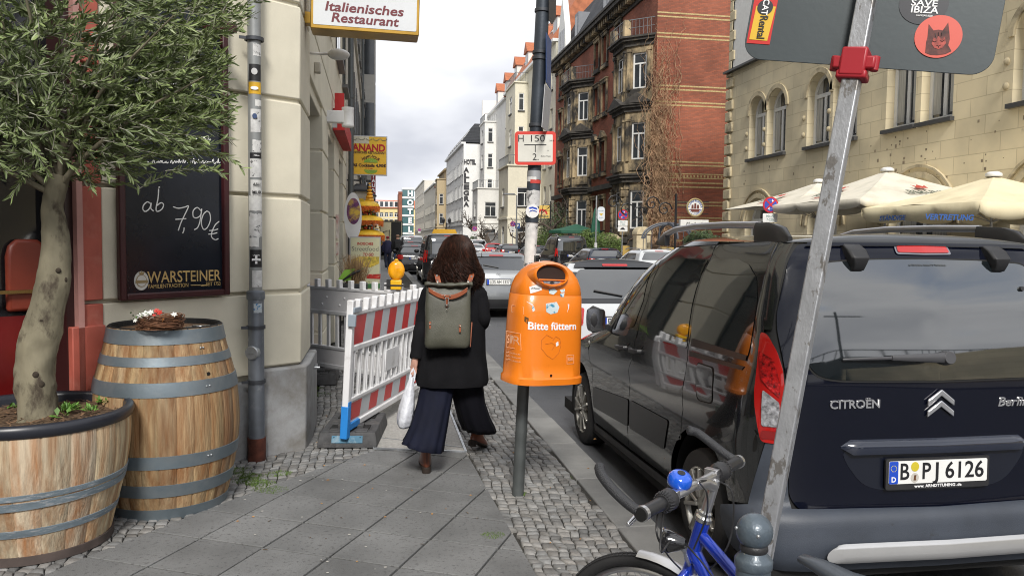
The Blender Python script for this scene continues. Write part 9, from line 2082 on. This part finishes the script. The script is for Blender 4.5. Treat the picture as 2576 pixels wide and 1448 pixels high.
for k, (px, lab) in enumerate(((1614, 'scrolled sandstone gate pier nearest the near bay'), (1540, 'plain sandstone gate pier left of the scrolled pier'))):
 p = on_x(px, 600, 14.4); t = empty('gate_pier', (p.x, p.y, 0), lab, 'gate pier'); m = MB(); m.box(p.x-.4, p.x+.4, p.y-.35, p.y+.35, 0, 1.95 if k == 0 else 1.6); m.build('shaft', sbt, t, bevel=.04); m = MB();
 m.lathe([(.42,-.42),(.42,.42)], (p.x, p.y, 2.0 if k == 0 else 1.62), 16, 'y', capa=True, capb=True, a0=-pi/2, a1=pi/2); m.build('cap', sbt, t)
p = on_x(1680, 590, 14.5); ga = empty('garden_arch', (p.x, p.y, 0), 'dark arched iron gate top right of the scrolled gate pier', 'gate'); m = MB()
for rr in (1.35, 1.22): m.tube([(p.x-.0, p.y+rr*cos(t), 1.75+rr*.6*sin(t)) for t in [pi*k/14 for k in range(15)]], .05, 6); m.tube([(p.x+rr*cos(t), p.y, 1.75+rr*.6*sin(t)) for t in [pi*k/14 for k in range(15)]], .05, 6)
for k in range(9): a = pi*(k+.5)/9; m.bar((p.x+1.3*cos(a), p.y, .2), (p.x+1.3*cos(a), p.y, 1.75+.75*sin(a)), .03, .03)
m.build('bars', plain('iron_slate', (.08,.09,.11), .5), ga)
for px, lab in ((1672,'left mustard yellow bin behind the garden fence'),(1690,'right mustard yellow bin behind the garden fence'),(1573,'mustard yellow post box beside the plain gate pier')):
 p = on_x(px, 615, 14.0); m = MB(); m.box(p.x-.2,p.x+.2,p.y-.2,p.y+.2,.2,1.35); tag(m.build('yellow_box', plain('mustard', (.42,.28,.07), .6), bevel=.03), lab, 'box')
leafm = mat('hedge_leaf', (.085,.13,.035), .6, var=.35, attr=True); leafd = mat('shrub_leaf', (.05,.08,.035), .6, var=.3, attr=True)
def shrub(c, rx_, ry_, rz_, label, n, m_, name='shrub', seed=0, s_=.06):
 R = random.Random(seed); t = empty(name, (c[0], c[1], 0), label, 'plant'); m = MB(); c = Vector(c)
 for _ in range(n):
  u_ = Vector((R.gauss(0,1),R.gauss(0,1),R.gauss(0,1))).normalized()*(R.random()**.4); k = 1+.25*noise.noise(u_*2.5+Vector((seed,0,0))); p = c+Vector((u_.x*rx_, u_.y*ry_, u_.z*rz_))*k
  if p.z < .05: continue
  d = Vector((R.gauss(0,1),R.gauss(0,1),R.gauss(0,1))).normalized()*s_*R.uniform(.6,1.3); e_ = d.orthogonal().normalized()*s_*.4; g = R.uniform(.5,1.5); m.col = (g,g,g*.8); m.add([p-d, p+e_, p+d, p-e_], [(0,1,2,3)])
 m.build('leaves', m_, t, smooth=0, fix=False); b = MB(); b.tube([(c.x,c.y,0),(c.x,c.y,c.z)], .05, 6); b.build('stem', MATS['bark_dark'] if 'bark_dark' in MATS else mat('bark_dark', (.07,.055,.045), .9, var=.3), t); return t
for k, (px, X, rx_, ry_, rz_, zc, mm, lab) in enumerate(((1380,13.8,1.4,3,1.5,1.2,leafm,'bright green hedge behind the people carrier, leftmost of the front garden'),(1480,14.4,.7,3.2,.9,1.5,leafm,'clipped green hedge with red blossoms below the green parasols'),(1400,14.8,1.6,2.6,2.0,2.6,leafd,'tall dark evergreen shrub beside the yellow sign'),(1530,14.2,.7,2,.8,1.3,leafm,'leafy green bush left of the plain gate pier'),(1205,13.6,1.6,3,1.3,1.2,leafd,'dark rounded bush before the garden wall by the hotel'),(1765,14.2,.6,1.5,.6,1.5,leafd,'dark green bush under the pub sign'))):
 p = on_x(px, 600, X); shrub((p.x, p.y, zc), rx_, ry_, rz_, lab, 5200, mm, seed=k, s_=.075)
m = MB(); gwp = on_x(1250,585,14.4).y; m.box(14.2, 14.6, 76, 104, 0, 2.3); m.box(14.1, 14.7, 76, 104, 2.3, 2.45); tag(m.build('garden_wall', MATS['render_90_76'] if 'render_90_76' in MATS else whs), 'low white garden wall behind the bare trees before the white house', 'wall')
m = MB(); m.box(13.6,13.66,56,76,0,1.4); m.build('fence_boards', blk); tag(bpy.data.objects['fence_boards'], 'dark board fence left of the leaning post on the far pavement', 'fence')
def bare_tree(px, X, h, label, seed, spread=1.0):
 R = random.Random(seed); p = on_x(px, 600, X); t = empty('bare_tree', (p.x, p.y, 0), label, 'tree', 'bare trees on the far pavement'); tm = MB(); bm_ = MB()
 def grow(a, d, l, r_, dep):
  n = 4; P = [a]; dd = d.copy()
  for i in range(n): dd = (dd+Vector((R.gauss(0,1),R.gauss(0,1),R.gauss(0,.7)))*.22).normalized(); P.append(P[-1]+dd*l/n)
  (tm if dep == 0 else bm_).tube(P, [lerp(r_, r_*.6, i/n) for i in range(n+1)], 6 if dep < 2 else 3, caps=False)
  if dep < 5:
   for k in range(R.randrange(2, 4)): b = P[R.randrange(2, n+1)]; nd_ = (dd*.6+Vector((R.gauss(0,1)*spread,R.gauss(0,1)*spread,R.gauss(.7,.5)))*.7).normalized(); grow(b, nd_, l*R.uniform(.62,.88), r_*.66, dep+1)
 grow(Vector((p.x,p.y,0)), RZ, h*.36, h*.04, 0); tm.build('trunk', mat('bare_bark', (.09,.07,.055), .9, var=.3), t); bm_.build('crown', MATS['bare_bark'], t, smooth=60)
bare_tree(1185, 13.2, 6.2, 'widest gnarled bare tree under the hotel lettering', 3, 1.2); bare_tree(1245, 13.4, 5.0, 'smaller bare tree right of the gnarled one', 5); bare_tree(1312, 13.6, 5.5, 'thin twiggy bare tree beside the street lamp', 8, .8); bare_tree(1345+55, 13.9, 5.0, 'bare twiggy shrub-like tree right of the stickered post', 11, .8)
p = on_x(1123, 560, 12.0)
lantern2 = empty('ornate_lantern', (p.x, p.y, 0), 'ornate dark twin lantern by the hotel entrance', 'lantern'); m = MB(); m.cyl((p.x,p.y,0),(p.x,p.y,p.z), .07, n=8)
for s_ in (-.5,.5): m.tube([(p.x,p.y,p.z-.6),(p.x+s_,p.y,p.z-.7),(p.x+s_,p.y,p.z-.1)], .05, 6); m.loft([[Vector((p.x+s_+w_*a,p.y+w_*b,p.z+z)) for a,b in ((-1,-1),(1,-1),(1,1),(-1,1))] for w_, z in ((.15,-.1),(.28,.5),(.08,.85))])
m.build('post', blk, lantern2)
